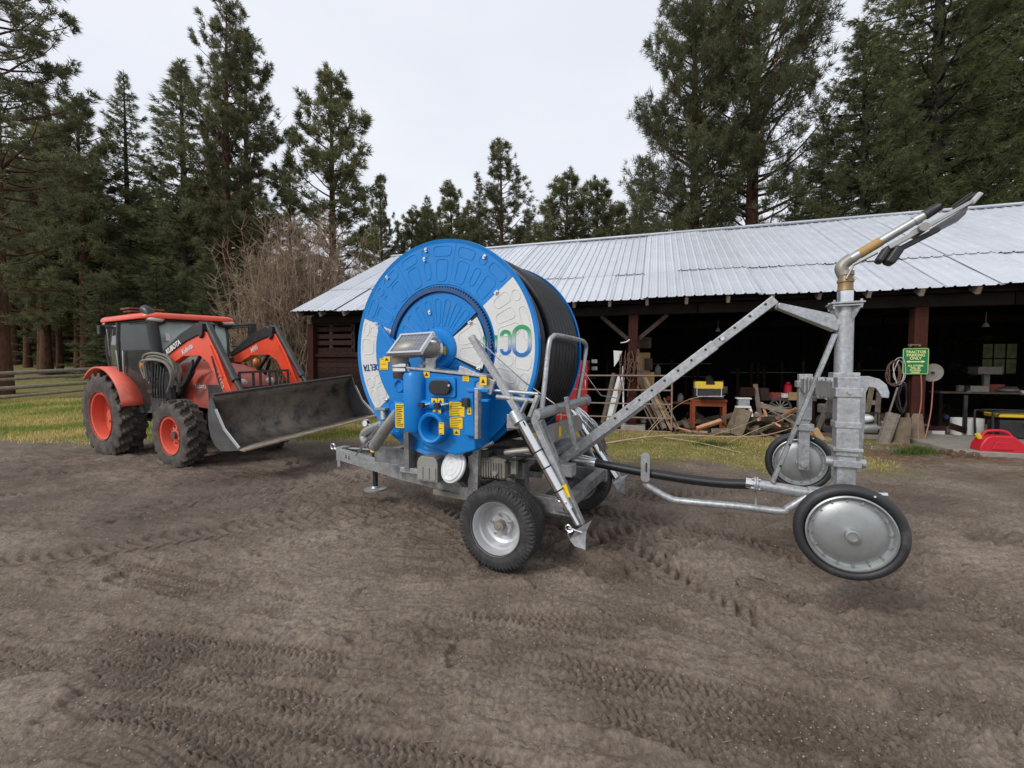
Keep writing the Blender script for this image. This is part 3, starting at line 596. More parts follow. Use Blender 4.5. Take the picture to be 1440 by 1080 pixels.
T = [
 ('pine_a', 2, -190, 21, 1.05, 'huge ponderosa at the left edge with a bare orange brown trunk', .3),
 ('pine_b', 62, 128, 34, 1.15, 'rounded pine just right of the edge ponderosa', 1.2),
 ('pine_c', 122, 134, 33, 1.05, 'bushy pine standing above the tractor exhaust side, left of the pointed fir', 2.2),
 ('fir_a', 186, 94, 36, 1.0, 'pointed sparse fir directly above the tractor cab', .7),
 ('fir_b', 266, 78, 35, 1.25, 'tall fir with upswept limbs left of the highest pine', 3.2),
 ('pine_a', 322, -16, 34, 1.0, 'highest open crowned pine of the left group, tip near the frame top', 1.9),
 ('pine_b', 352, 42, 36, 1.0, 'slim pine crowding the right flank of the highest left pine', 4.2),
 ('fir_b', 411, 200, 46, .8, 'small thin fir in the gap behind the bare shrub', .9),
 ('pine_c', 470, 108, 38, 1.15, 'dense dark pine with a pointed top above the bare shrub', 5.0),
 ('pine_b', 537, 246, 47, .85, 'slender pine above the barn gable end', 2.6),
 ('pine_c', 577, 292, 52, .95, 'low broad pine peeping over the left of the blue reel', .4),
 ('fir_a', 604, 272, 55, .8, 'narrow fir just over the top left of the reel', 1.4),
 ('pine_c', 640, 258, 54, .8, 'bushy conifer straight above the top of the reel', 3.3),
 ('fir_b', 674, 250, 50, .8, 'dark fir hard against the left of the lone tall pine', 2.0),
 ('pine_b', 706, 196, 44, .95, 'lone tall airy pine right of the reel top', 5.6),
 ('fir_b', 742, 290, 48, .85, 'short fir at the right foot of the lone tall pine', 2.9),
 ('pine_c', 795, 238, 38, 1.05, 'broad olive green pine over the middle of the roof ridge', 1.0),
 ('pine_c', 838, 256, 40, .95, 'round headed pine beside the broad olive pine', 4.4),
 ('fir_b', 898, 216, 40, .95, 'pale pointed fir left of the two big ponderosas', .2),
 ('big_pine', 974, -70, 27, .95, 'left one of the two big ponderosas behind the barn', 1.3),
 ('big_pine', 1052, -170, 26, .98, 'right hand big ponderosa behind the barn, thick dark trunk', 3.9),
 ('fir_b', 1112, 232, 34, .7, 'small thin fir in the gap between ponderosa and firs', .6),
 ('big_fir', 1212, 20, 21.5, 1.2, 'left of the big firs, lit green boughs reaching the sky gap', .5),
 ('big_fir', 1305, -260, 23, 1.0, 'middle big fir behind the barn with its trunk hidden in boughs', 2.4),
 ('big_fir', 1425, -200, 22, 1.05, 'rightmost big fir at the right frame edge', 4.0),
 ('pine_b', 1365, -60, 31, 1.2, 'pine filling the space behind the two right firs', 5.2),
 ('fir_a', 1255, 40, 31, 1.5, 'full fir standing between the two nearest right firs', 1.1),
 ('fir_a', 1345, -60, 30, 1.5, 'full fir behind the middle big fir, right of its trunk', 2.9),
 ('fir_a', 1150, 130, 40, .7, 'distant fir seen through the gap left of the big firs', 5.9),
]
for a in T: tree(*a[:4], a[4]*(1.35 if 560 < a[1] < 900 else 1.1 if a[1] < 480 else 1.0), a[5], rz=a[6])
rr = random.Random(5)
for i in range(62):                                               # the forest behind
    u = -80+i*(10 if i < 46 else 28)+rr.uniform(-8, 8)
    d = rr.uniform(42, 72); vt = rr.uniform(225, 350) if u < 390 else rr.uniform(300, 335)
    k = rr.choice(['fir_b', 'pine_c', 'fir_a', 'fir_b'])
    tree(k, u, vt, d, rr.uniform(1.2, 1.8), ('dark pine' if 'pine' in k else 'dark fir')+' deep in the forest '+('behind the fence at the far left' if u < 100 else 'behind the tractor cab' if u < 220 else 'behind the loader arms' if u < 330 else 'behind the bare shrub' if u < 520 else 'hidden low behind the barn roof'), rr.uniform(0, 6), 'forest trees far behind')
for i in range(20):
    u = 545+i*23+rr.uniform(-8, 8); tree(rr.choice(['pine_c', 'fir_b']), u, rr.uniform(282, 325), rr.uniform(50, 62), 1.35, 'low conifer crown just showing over the '+('reel and gable' if u < 680 else 'left half of the ridge' if u < 830 else 'ridge near the big ponderosas'), rr.uniform(0, 6), 'low trees behind the barn ridge', name='distant_tree')
# bare trunks seen under the canopy at the far left
for (u, vb, d, w, lab) in [(40, 512, 40, .26, 'dark trunk left of the reddish trunk beyond the fence'), (66, 520, 33, .34, 'reddish trunk seen just beyond the fence rails'), (85, 519, 34, .20, 'thin leaning trunk right of the reddish trunk'), (112, 512, 38, .3, 'dark trunk near the tractor fender beyond the fence'), (124, 508, 42, .24, 'slim dark trunk at the tractor rear wheel top')]:
    x = (u-720)/600.*d; zb = float(hill(np.array([x]), np.array([d]))[0]); o = thing('pine_tree', lab, 'tree', (x, d, zb-.1), u)
    tm, cm = proto['pine_b']; o.scale = (w/.30, w/.30, .72)
    inst('trunk', tm, o); inst('crown', cm, o, (0, 0, 0), (0, 0, 0), (.9, .9, 1))
# low green boughs of young firs behind the tractor
for u, v, d in ((300, 372, 24), (345, 385, 25), (225, 390, 26), (150, 400, 30), (262, 405, 27)):
    tree('fir_b', u, v-20, d, 1.9, {300: 'young olive fir between cab and bare shrub', 345: 'young fir beside the bare shrub', 225: 'young fir behind the cab roof', 150: 'young fir left behind the cab', 262: 'low young fir behind the windscreen'}[u], u*.1, name='young_fir')
# bare deciduous shrub
def shrub(name, label, u0, v0, d, wid, hgt, n, seed, cat='shrub', parent=None):
    r = np.random.RandomState(seed); x = (u0-720)/600.*d; zb = float(hill(np.array([x]), np.array([d]))[0])
    tv = []; tq = []; off = 0
    for i in range(n):
        a = r.rand()*2*PI; lean = r.rand()**.7; L = hgt*(.6+.4*r.rand()**.7)*math.sqrt(max(.1, 1-.72*lean**2)); t = np.linspace(0, 1, 6)
        b0 = np.array([r.randn()*.25*wid, r.randn()*.25*wid*.6, 0]); dirv = np.array([math.cos(a), math.sin(a)*.6, 0])*wid*.6*lean
        P = b0+dirv*(t**1.2)[:, None]+np.array([0, 0, 1.])*(L*t)[:, None]; P[1:] += np.cumsum(r.randn(5, 3)*.10, 0)
        v, q = tube_np(P, .016*(1-t)+.006, 3); tv.append(v); tq.append(q+off); off += len(v)
        for k in range(18):
            s = r.randint(1, 6); o = P[s]+(P[min(s+1, 5)]-P[s])*r.rand(); l2 = (.3+r.rand()*.6); dv = r.randn(3)*.8; dv[2] = abs(dv[2])*.8+.45; dv /= np.linalg.norm(dv)
            Q2 = np.stack([o, o+dv*l2*.5+r.randn(3)*.05, o+dv*l2+r.randn(3)*.12]); v, q = tube_np(Q2, np.array([.011, .008, .004]), 3); tv.append(v); tq.append(q+off); off += len(v)
    o = bpy.data.objects.new(name, npmesh(name, np.concatenate(tv), np.concatenate(tq), [M['twig']], quads=True)); COL.objects.link(o); o.location = (x, d, zb); return tag(o, label, cat)
shrub('bare_shrub', 'large leafless tan willow shrub between tractor and barn gable', 432, 0, 19.5, 4.2, 8.4, 560, 3)
shrub('bare_shrub', 'leafless brown shrub close behind the barn gable roof', 502, 0, 21.5, 2.8, 6.8, 220, 5)
shrub('bare_shrub', 'thin leafless shrub tucked behind the tractor mirror arm', 385, 0, 18.5, 2.2, 5.6, 170, 9)
shrub('bare_sapling', 'twiggy leafless sapling behind the ridge beside the right ponderosa', 1075, 0, 24, 1.5, 10.2, 60, 12, 'sapling')
# fence
fen = thing('rail_fence', 'weathered four rail pole fence across the left field', 'fence')
FA = V((-22.3, 13., 0)); FB = V((-20.5, 22.8, 0)); FC = V((-18., 30., 0))
def fz(p): return float(hill(np.array([p.x]), np.array([p.y]))[0])
for k, h in enumerate((1.2, .92, .54, .2)):
    for p, q in ((FA, FB), (FB, FC)):
        b = B(); a = V((p.x, p.y, fz(p)+h)); c = V((q.x, q.y, fz(q)+h+.03)); a2 = a+(c-a)*.0; n = 7
        pts = [a+(c-a)*i/(n-1)+V((0, random.uniform(-.02, .02), random.uniform(-.02, .02))) for i in range(n)]
        b.pipe(pts, .085 if k % 2 == 0 else .065, 8); b.build('rail', M['fencewood'], fen)
for p in (FA, FB, FC):
    B().tube((p.x, p.y+.12, fz(p)-.2), (p.x, p.y+.12, fz(p)+1.35), .09, .08, 10).build('post', M['fencewood'], fen)
# ------------------------------------------------------------------ barn (local: x along the open front to the right, y into the barn)
barn = thing('barn', 'long open fronted red wooden barn with a corrugated metal roof', 'barn', (3.2, 11.4, 0), Bn.t)
barn.rotation_euler = (0, .0113, Bn.t)
EZ, RZ, EY, RY, BD = 3.42, 6.70, -.62, 5.3, 10.6
X0, X1 = -10.95, 17.5
SL = math.hypot(RY-EY, RZ-EZ); SA = math.atan2(RZ-EZ, RY-EY)
def sheet(w, L, seed):
    r = random.Random(seed); b = B(); nx_ = 65; nr = 5; P = []; F = []; rib = w/4
    for j in range(nr):
        for i in range(nx_):
            x = w*i/(nx_-1); f = (x % rib)/rib; z = .024*min(1, max(0, (.14-abs(f-.5))/.07)) if True else 0
            z += .006*max(0, 1-abs(((f*3) % 1)-.5)/.2)
            P.append((x, L*j/(nr-1), z+.004*math.sin(j*2.1+seed)*(x/w)))
    for j in range(nr-1):
        for i in range(nx_-1): F.append((j*nx_+i, j*nx_+i+1, (j+1)*nx_+i+1, (j+1)*nx_+i))
    b.add(P, F); me = b.mesh('roof_sheet', M['roof'], smooth=0, fix=False); return me
W = .86; L1, L2 = SL*.30, SL*.71
sm = [sheet(W+.05, L1+.08, i) for i in range(2)]; sl = [sheet(W+.05, L2, i) for i in range(2)]
n = int((X1-X0)/W); rr = random.Random(3)
for i in range(n):
    x = X0+i*W; sag = -.05*math.sin(PI*((x-X0) % 6.08)/6.08)
    inst('roof_sheet', sm[i % 2], barn, (x, EY+rr.uniform(-.03, .03), EZ+sag+rr.uniform(0, .008)+(i % 2)*.006), (SA+rr.uniform(-.004, .004), 0, rr.uniform(-.003, .003)))
    y1 = EY+L1*math.cos(SA); z1 = EZ+L1*math.sin(SA)
    inst('roof_sheet', sl[i % 2], barn, (x, y1, z1+sag+.03+(i % 2)*.006), (SA+rr.uniform(-.003, .001), 0, 0))
    inst('roof_sheet', sl[i % 2], barn, (x+W, RY+(RY-EY)*.70, RZ-(RZ-EZ)*.70), (SA, 0, PI))
    inst('roof_sheet', sm[i % 2], barn, (x+W, RY+(RY-EY), RZ-(RZ-EZ)-.03), (SA, 0, PI))
XE = X0+n*W+.05
b = B(); b.beam((X0-.03, RY-.12, RZ-.02), (XE, RY-.12, RZ-.02), .03, .02, (0, -math.sin(SA), math.cos(SA)))
for s in (-1, 1): b.add([(X0-.05, RY, RZ+.085), (XE, RY, RZ+.085), (XE, RY+s*.17, RZ-.015), (X0-.05, RY+s*.17, RZ-.015)], [(0, 1, 2, 3)])
b.build('ridge_cap', M['roof'], barn, smooth=0)
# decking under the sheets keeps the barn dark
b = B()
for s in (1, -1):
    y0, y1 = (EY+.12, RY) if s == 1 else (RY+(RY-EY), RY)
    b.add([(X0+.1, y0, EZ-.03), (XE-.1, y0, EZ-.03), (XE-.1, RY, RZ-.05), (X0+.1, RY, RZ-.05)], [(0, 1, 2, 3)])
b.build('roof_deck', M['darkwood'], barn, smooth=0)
rb = B(); dz = V((0, 0, 1)); rb.beam((0, EY+.05, EZ-.115), (0, RY, RZ-.13), .07, .15); rme = rb.mesh('rafter', M['rafter_tail'], smooth=0)
x = X0+.25
while x < XE: inst('rafter', rme, barn, (x, 0, 0)); x += .92
# header beams, posts, braces
HZ = EZ-.12+(0-EY)*math.tan(SA)*.35
for i in range(5):
    xa, xb = -10.6+i*6.08, -10.6+(i+1)*6.08
    B().box(((xa+xb)/2, .0, HZ-.22), (6.06, .16, .26)).build('header_beam', M['darkwood'], barn, 0, .006)
B().box(((X0+XE)/2, EY+.32, EZ-.02), (XE-X0-.3, .03, .16)).build('blocking_board', M['darkwood'], barn, 0)
def post(x, y, w, h, m, name='post', ev=.006): return B().box((x, y, h/2-.1), (w, w, h+.2)).build(name, m, barn, 0, ev)
PX = (-10.6, -5.9, 0, 6.08, 12.16)
for x in PX:
    post(x, 0, .24, HZ-.36, M['barnpost'])
    for s in (-1, 1):
        if x != 0: continue
        B().beam((x+s*.12, .0, HZ-1.0), (x+s*.85, .0, HZ-.36), .08, .1).build('brace', M['rafter'], barn, 0)
for x in PX:
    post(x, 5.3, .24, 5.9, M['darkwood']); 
# boulder-like post foot of the right post
b = B(); b.lathe([(.02, .75), (.15, .72), (.17, .5), (.2, .25), (.27, .06), (.3, -.1)], (6.08, 0, 0), (0, 0, 1), 9); b.build('post_stump', M['slab'], barn, 25)
for x in (-10.6, 0, 6.08): B().box((x+.05, -.02, .06), (.62, .5, .2)).build('footing', M['concrete'], barn, 0, .02)
# walls: back wall boards with window gap, gable ends, left bay siding
WX, WZ, WW, WH = None, None, .9, .82
wp = Bn.y(1404, 499, BD); WX, WZ = wp.x, wp.z
WW, WH = 1.15, 1.25
k = 0; x = -10.8; bm_ = {}
def boardmesh(w, h, d, m, key):
    if key not in bm_:
        b = B(); b.box((0, 0, h/2), (w-.012, d, h)); bm_[key] = b.mesh('wall_board', m, smooth=0)
    return bm_[key]
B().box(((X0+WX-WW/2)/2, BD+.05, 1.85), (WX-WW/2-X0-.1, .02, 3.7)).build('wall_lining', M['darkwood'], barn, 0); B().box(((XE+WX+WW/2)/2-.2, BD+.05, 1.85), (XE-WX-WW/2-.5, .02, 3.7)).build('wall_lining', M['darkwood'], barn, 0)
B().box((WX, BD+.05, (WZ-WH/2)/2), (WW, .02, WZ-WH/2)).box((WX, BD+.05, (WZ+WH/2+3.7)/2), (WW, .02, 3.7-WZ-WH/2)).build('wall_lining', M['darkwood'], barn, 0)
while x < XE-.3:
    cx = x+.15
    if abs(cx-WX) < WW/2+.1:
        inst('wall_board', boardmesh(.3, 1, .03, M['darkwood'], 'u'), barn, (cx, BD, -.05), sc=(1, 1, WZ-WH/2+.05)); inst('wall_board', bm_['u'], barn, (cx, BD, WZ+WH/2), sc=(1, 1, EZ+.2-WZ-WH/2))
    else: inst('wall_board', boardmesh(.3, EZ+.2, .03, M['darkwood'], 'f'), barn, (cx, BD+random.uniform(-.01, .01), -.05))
    x += .3
wf = B()
for p, q in (((-1, -1), (1, -1)), ((1, -1), (1, 1)), ((1, 1), (-1, 1)), ((-1, 1), (-1, -1))):
    wf.beam((WX+p[0]*WW/2, BD-.02, WZ+p[1]*WH/2), (WX+q[0]*WW/2, BD-.02, WZ+q[1]*WH/2), .07, .07, (0, 1, 0))
wfo = wf.build('window_frame', M['barnboard'], barn, 0)
mu = B()
for f in (-.17, .17): mu.box((WX+f*WW, BD-.02, WZ), (.03, .03, WH-.06))
mu.box((WX, BD-.024, WZ), (WW-.06, .03, .03)); mu.build('muntin', M['darkwood'], wfo, 0)
for i, cx in enumerate((-.335, 0, .335)):
    for cz in (-.25, .25): B().box((WX+cx*WW, BD+.012, WZ+cz*WH), (WW*.32, .006, WH*.46)).build('pane', M['pane'], wfo, 0)
for sx in (X0+.32, XE-.3):                                       # gable ends
    y = .1
    while y < BD:
        h = EZ+(RZ-EZ)*(1-abs(y+.15-RY)/(RY-EY))-.12
        inst('wall_board', boardmesh(.3, 1, .03, M['barnboard'], 'g'), barn, (sx, y+.15, -.05), (0, 0, PI/2), (1, 1, h)); y += .3
# left bay: half height siding of horizontal boards, open slats above
z = .05; i = 0
sid = B().box((0, 0, 0), (4.45, .028, .165)).mesh('siding_board', M['barnboard'], smooth=0)
while z < 1.95:
    inst('siding_board', sid, barn, (-8.28+random.uniform(-.02, .02), .03+random.uniform(-.008, .008), z+.08), (random.uniform(-.05, .05), random.uniform(-.004, .004), 0)); z += .172
sid2 = B().box((0, 0, 0), (1.5, .028, .15)).mesh('siding_board', M['barnboard'], smooth=0)
for z in (2.1, 2.34, 2.56, 2.8, 3.0): inst('siding_board', sid2, barn, (-9.75, .05, z+.08))
B().box((-8.3, -.02, 1.99), (4.5, .07, .09)).build('sill_rail', M['barnboard'], barn, 0)
for x in (-9.9, -9.0, -7.75, -6.9): B().box((x, .09, 2.6), (.12, .05, 1.3)).build('stud', M['rafter'], barn, 0)
B().box((-8.3, .08, .03), (.25, .25, .7)).build('leaning_slab', M['greywood'], barn, 0)
for i in range(4): B().box((-10.6+6.08*i+3, 5.3, 3.3), (6.0, .2, .24)).build('tie_beam', M['darkwood'], barn, 0)
for x in PX: B().beam((x, .1, HZ-.2), (x, 5.2, HZ-.2), .14, .2).build('cross_beam', M['darkwood'], barn, 0)
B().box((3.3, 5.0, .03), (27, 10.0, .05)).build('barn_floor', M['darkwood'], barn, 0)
B().box((9.9, -.42, .10), (8.0, 2.5, .16)).build('concrete_sill', M['concrete'], barn, 0, .015)
B().box((3.9, -.28, .04), (1.15, .5, .12)).build('concrete_pad', M['concrete'], barn, 0, .02)
for x, y, z in ((2.2, 1.2, 2.75), (5.0, 1.4, 2.8), (7.8, 1.0, 2.75), (10.2, 1.6, 2.8)):
    B().tube((x, y, z), (x, y, z+.3), .006, n=5).lathe([(.02, .05), (.05, .0), (.07, -.05)], (x, y, z), (0, 0, 1), 10).build('lamp_holder', M['engine'], barn)
# ------------------------------------------------------------------ things in and before the barn
def bl(p): return Bn.w(p)
def at(u, v, y): return Bn.y(u, v, y)
def bthing(name, label, cat, lx, ly, rz=0, z=0, group=None):
    p = Bn.w((lx, ly, z)); return thing(name, label, cat, p, Bn.t+rz, group)
# green sign
p = at(1287.5, 508, -.16)
s = bthing('parking_sign', 'green enamel tractor parking sign on the right barn post', 'sign', p.x, p.y, z=p.z)
def rrect(w, h, r, n=5):
    P = []
    for cx, cy, a0 in ((w/2-r, h/2-r, 0), (-w/2+r, h/2-r, PI/2), (-w/2+r, -h/2+r, PI), (w/2-r, -h/2+r, 1.5*PI)):
        for i in range(n+1): a = a0+PI/2*i/n; P.append((cx+r*math.cos(a), cy+r*math.sin(a)))
    return P
SW, SH = .47, .58
B().prism(rrect(SW, SH, .04), (0, 0, 0), (1, 0, 0), (0, 0, 1), (0, .006, 0)).build('plate', M['green'], s)
P = rrect(SW-.03, SH-.03, .03); B().pipe([(a, -.002, c) for a, c in P], .0045, 5, closed=True).build('border', M['paleyellow'], s)
for t, z, sz in (('TRACTOR', .205, .082), ('PARKING', .135, .082), ('ONLY', .065, .082), ('ALL OTHERS', -.095, .05), ('WILL BE', -.145, .05), ('PLOWED', -.195, .05), ('UNDER', -.243, .05)):
    text(t, 'lettering', M['paleyellow'], s, sz, basis((0, -.003, z-.004), (1, 0, 0), (0, 0, 1)), .001, bold=.0015, sx=.95)
B().prism([(-.17, 0), (-.11, .028), (-.11, .011), (.11, .011), (.11, .028), (.17, 0), (.11, -.028), (.11, -.011), (-.11, -.011), (-.11, -.028)], (0, -.002, -.01), (1, 0, 0), (0, 0, 1), (0, -.002, 0)).build('arrow', M['paleyellow'], s)
B().box((-.01, .05, .36), (.2, .05, .03)).box((-.09, .03, .35), (.03, .05, .06)).box((.07, .03, .35), (.03, .05, .06)).build('clamp', M['greywood'], s)
# round metal disc with a red hanging hose
p = at(1311, 524, .25); s = bthing('hose_reel_disc', 'grey round metal disc mounted behind the green sign', 'disc', p.x, p.y, z=p.z)
B().lathe([(0, -.03), (.03, -.03), (.035, -.01), (.1, 0), (.2, -.012), (.205, 0), (.2, .02), (0, .02)], (0, 0, 0), (0, 1, .1), 28).build('disc_plate', M['gunold'], s); B().tube((0, -.04, 0), (0, .12, 0), .03).build('hub', M['black'], s)
hp = [Bn.w(at(u, v, y)) for u, v, y in ((1295, 527, -.14), (1296, 545, -.15), (1295, 570, -.14), (1291, 592, -.16), (1291, 612, -.2), (1294, 627, -.3), (1299, 622, -.2), (1306, 595, -.05), (1310, 570, .1), (1312, 536, .2))]
def smooth(pts, k=6):
    out = []
    for i in range(len(pts)-1):
        a = pts[max(i-1, 0)]; b = pts[i]; c = pts[i+1]; d = pts[min(i+2, len(pts)-1)]
        for j in range(k):
            t = j/k; out.append(.5*((2*b)+(c-a)*t+(2*a-5*b+4*c-d)*t*t+(3*b-a-3*c+d)*t**3))
    return out+[pts[-1]]
M['hosepink'] = mat('faded red air hose', (.36, .13, .1), (.3, .11, .085), rough=.6)
tag(B().pipe(smooth(hp), .012, 7).build('air_hose', M['hosepink']), 'faded red air hose hanging in a loop from the right post', 'hose')
# coils of cable left of the right post
r5 = random.Random(2)
M['cablebrown'] = mat('brown cable', (.12, .06, .045), rough=.7); M['cablewhite'] = mat('pale rope', (.5, .48, .46), rough=.7)
for (u, v, w, h, m_, nm, lab) in ((1257, 525, .12, .26, 'cablebrown', 'cable_coil', 'brown electric cable coil hanging left of the right barn post'), (1265, 522, .10, .28, 'cablewhite', 'rope_coil', 'pale rope loop hung over the brown cable coil'), (1270, 560, .08, .33, 'hose', 'cable_coil', 'black cable coil hanging low beside the right barn post')):
    p = at(u, v, -.16); b = B()
    for k in range(5 if m_ != 'cablewhite' else 2):
        pts = []; ow, oh = w*r5.uniform(.75, 1.1), h*r5.uniform(.8, 1.1); ph = r5.uniform(0, 6)
        for i in range(22): a = 2*PI*i/22; pts.append(Bn.w((p.x+ow*math.cos(a)+.01*math.sin(3*a+ph), p.y+.03*math.sin(2*a+ph)+k*.012, p.z+oh*math.sin(a))))
        b.pipe(pts, .011 if m_ != 'cablewhite' else .009, 6, closed=True)
    tag(b.build(nm, M[m_]), lab, 'coil')
def stick(name, lab, cat, a, c, r, m_, mid=None, r2=None):
    pts = [a]+(mid or [(V(a)+V(c))/2])+[c]; pts = smooth([V(q) for q in pts], 4); n_ = len(pts)
    rr_ = [r+((r if r2 is None else r2)-r)*i/(n_-1) for i in range(n_)]
    return tag(B().pipe(pts, r, 8, rr=rr_).build(name, M[m_]), lab, cat)
stick('wooden_pole', 'thin pale pole leaning left of the right barn post', 'pole', bl(at(1233, 634, -.55)), bl(at(1262, 545, -.2)), .018, 'greywood')
# split logs
def log(lab, u0, v0, u1, v1, y0, y1, w, m_='slab', seed=0, name='split_log'):
    a, c = bl(at(u0, v0, y0)), bl(at(u1, v1, y1)); d = c-a; x, y = perp(d); rg = random.Random(seed); b = B(); P = []; F = []; n_ = 9; rows = 5
    prof = [((.5+.5*rg.random())*w*(.6+.4*abs(math.cos(i)))) for i in range(n_)]
    for j in range(rows):
        for i in range(n_):
            an = 2*PI*i/n_; r_ = prof[i]*(1+rg.uniform(-.06, .06)); P.append(a+d*(j/(rows-1))+x*math.cos(an)*r_+y*math.sin(an)*r_*.7)
    for j in range(rows-1):
        for i in range(n_): F.append((j*n_+i, j*n_+(i+1) % n_, (j+1)*n_+(i+1) % n_, (j+1)*n_+i))
    F += [tuple(range(n_))[::-1], tuple(range((rows-1)*n_, rows*n_))]
    b.add(P, F); return tag(b.build(name, M[m_], smooth=25), lab, 'log')
log('tall grey split log leaning against the right post stump', 1238, 634, 1256, 582, -.5, -.3, .19, 'greywood', 1)
log('knotty brown log butt right against the right post stump', 1266, 634, 1269, 588, -.45, -.3, .22, 'slab', 2)
log('short dark bark log behind the leaning grey split log', 1228, 628, 1236, 598, .1, .2, .12, 'slab', 3)
log('big upright barky log slab standing before the white stool', 1036, 613, 1050, 578, -.3, -.2, .36, 'slab', 4)
log('thick bark wedge just right of the big upright slab', 1058, 614, 1066, 582, -.15, -.05, .2, 'greywood', 5)
log('squat sawn log block right of the pale chunk', 1000, 607, 1026, 606, -.35, -.35, .2, 'slab', 6)
log('pale sawn chunk lying tilted on the squat block', 980, 603, 1014, 592, -.45, -.35, .14, 'freshwood', 7)
log('long grey log lying in front of the firewood heap', 1020, 620, 1052, 628, -.7, -.9, .045, 'greywood', 8)
# leaning boards and firewood heap
def board(lab, a, c, w, t, m_, name='board', group=None, up=(0, 1, 0)):
    return tag(B().beam(a, c, w, t, up).build(name, M[m_], smooth=0, bevel=.003), lab, 'board', group)
bd = [((935, 602), (900, 520), -.2, .12, .10, 'greywood', 'grey board leaning on the left barn post, leftmost of the sheaf'), ((944, 604), (906, 528), -.25, .1, .07, 'tan', 'tan batten leaning beside the leftmost grey board'), ((952, 604), (915, 545), -.3, .1, .06, 'slab', 'narrow brown lath of the leaning sheaf, right side'), ((926, 603), (893, 530), -.1, .15, .05, 'rafter', 'dark lath at the back of the leaning sheaf')]
for i, ((u0, v0), (u1, v1), y0, y1, w, m_, lab) in enumerate(bd): board(lab, bl(at(u0, v0, y0)), bl(at(u1, v1, y1)), w, .025, m_)
for i in range(7):
    u = 906+i*6; board('thin brown lath in the bundle under the drilled arm', bl(at(u+14, 604, -.15)), bl(at(u-8+r5.uniform(-4, 4), 560+r5.uniform(-10, 8), .05)), .04, .015, 'slab', 'lath', 'bundle of brown laths')
fw = [('reddish split stick leaning steeply out of the heap top', 1071, 566, 1078, 586, .05, 'freshwood'), ('flat bright orange kindling strip at the heap foot', 1070, 604, 1098, 614, .05, 'freshwood'), ('long pink split plank slanting across the heap', 1062, 580, 1098, 600, .045, 'freshwood'), ('orange kindling piece lying by the sawn chunk', 955, 606, 992, 608, .05, 'freshwood'), ('orange splinter at the left end of the wood scraps', 946, 600, 972, 606, .035, 'freshwood'), ('wide grey plank sloping at the heap top right', 1078, 572, 1122, 598, .22, 'greywood'), ('grey plank edge behind the wide sloping one', 1070, 570, 1112, 580, .12, 'greywood'), ('dark plank slanting low through the heap', 1050, 600, 1100, 622, .09, 'slab'), ('brown stick lying low left in the heap', 1046, 618, 1090, 596, .05, 'slab'), ('rust brown block under the wide grey plank', 1076, 606, 1112, 604, .2, 'barnboard'), ('brown offcut at the heap right edge', 1100, 618, 1124, 606, .16, 'slab'), ('grey offcut flat before the heap', 1056, 622, 1088, 630, .06, 'greywood'), ('pink split wedge left of the drilled strut', 1092, 590, 1120, 574, .06, 'freshwood')]
for i, (lab, u0, v0, u1, v1, w, m_) in enumerate(fw):
    y = -.2-.02*i; board(lab, bl(at(u0, v0, y+.15)), bl(at(u1, v1, y-.15)), w, .035, m_, 'firewood_piece', up=(0, 0, 1) if i % 2 else (0, 1, 0))
# heap core of many pieces
for i in range(44):
    p = bl((r5.uniform(2.2, 4.0), r5.uniform(-.35, .7), r5.uniform(.04, .2)+.4*r5.random()**2)); a = r5.uniform(0, 6); d = V((math.cos(a), math.sin(a)*.5, r5.uniform(-.35, .35)))*r5.uniform(.18, .4)
    mm_ = r5.choice(['slab', 'slab', 'greywood', 'freshwood', 'barnboard', 'rafter']); board({'slab': 'brown', 'greywood': 'grey', 'freshwood': 'orange', 'barnboard': 'dark red', 'rafter': 'dark brown'}[mm_]+' split scrap jumbled in the firewood heap behind the sprinkler cart', p-d, p+d, r5.uniform(.05, .12), .04, mm_, 'firewood_piece', 'jumbled firewood scraps')
for i in range(18):
    p = bl((r5.uniform(.9, 2.4), r5.uniform(-.5, .1), r5.uniform(.02, .12))); a = r5.uniform(0, 6); d = V((math.cos(a), math.sin(a)*.5, r5.uniform(-.1, .1)))*r5.uniform(.12, .32)
    mm_ = r5.choice(['slab', 'freshwood', 'freshwood', 'greywood']); board('thin '+{'slab': 'brown', 'greywood': 'grey', 'freshwood': 'orange'}[mm_]+' splinter lying by the barn edge left of the heap', p-d, p+d, r5.uniform(.03, .08), .02, mm_, 'kindling', 'splintered scraps by the barn edge')
board('pale pine board end sticking out right of the sprinkler cart', bl(at(1190, 655, -1.0)), bl(at(1237, 676, -1.3)), .1, .03, 'freshwood', up=(0, 0, 1))
board('yellow tan plank leaning behind the far small wheel', bl(at(1145, 602, -.35)), bl(at(1164, 632, -.75)), .16, .03, 'tan', 'plank', up=(0, 1, .3))
for i in range(22):
    x_ = r5.uniform(1.2, 7.6); y_ = r5.uniform(.5, 1.9); p = bl((x_, y_, r5.uniform(.05, .35))); a = r5.uniform(0, 6); d = V((math.cos(a), math.sin(a)*.6, r5.uniform(-.2, .5)))*r5.uniform(.2, .6)
    mm_ = r5.choice(['slab', 'greywood', 'rafter_tail', 'barnboard']); board({'slab': 'brown', 'greywood': 'grey', 'barnboard': 'dark red', 'rafter_tail': 'faded brown'}[mm_]+' lumber offcut lying in the dim barn behind the '+('heap' if x_ < 4 else 'sprinkler mast' if x_ < 6 else 'right post'), p-d, p+d, r5.uniform(.06, .16), .03, mm_, 'lumber_offcut', 'lumber offcuts inside the barn')
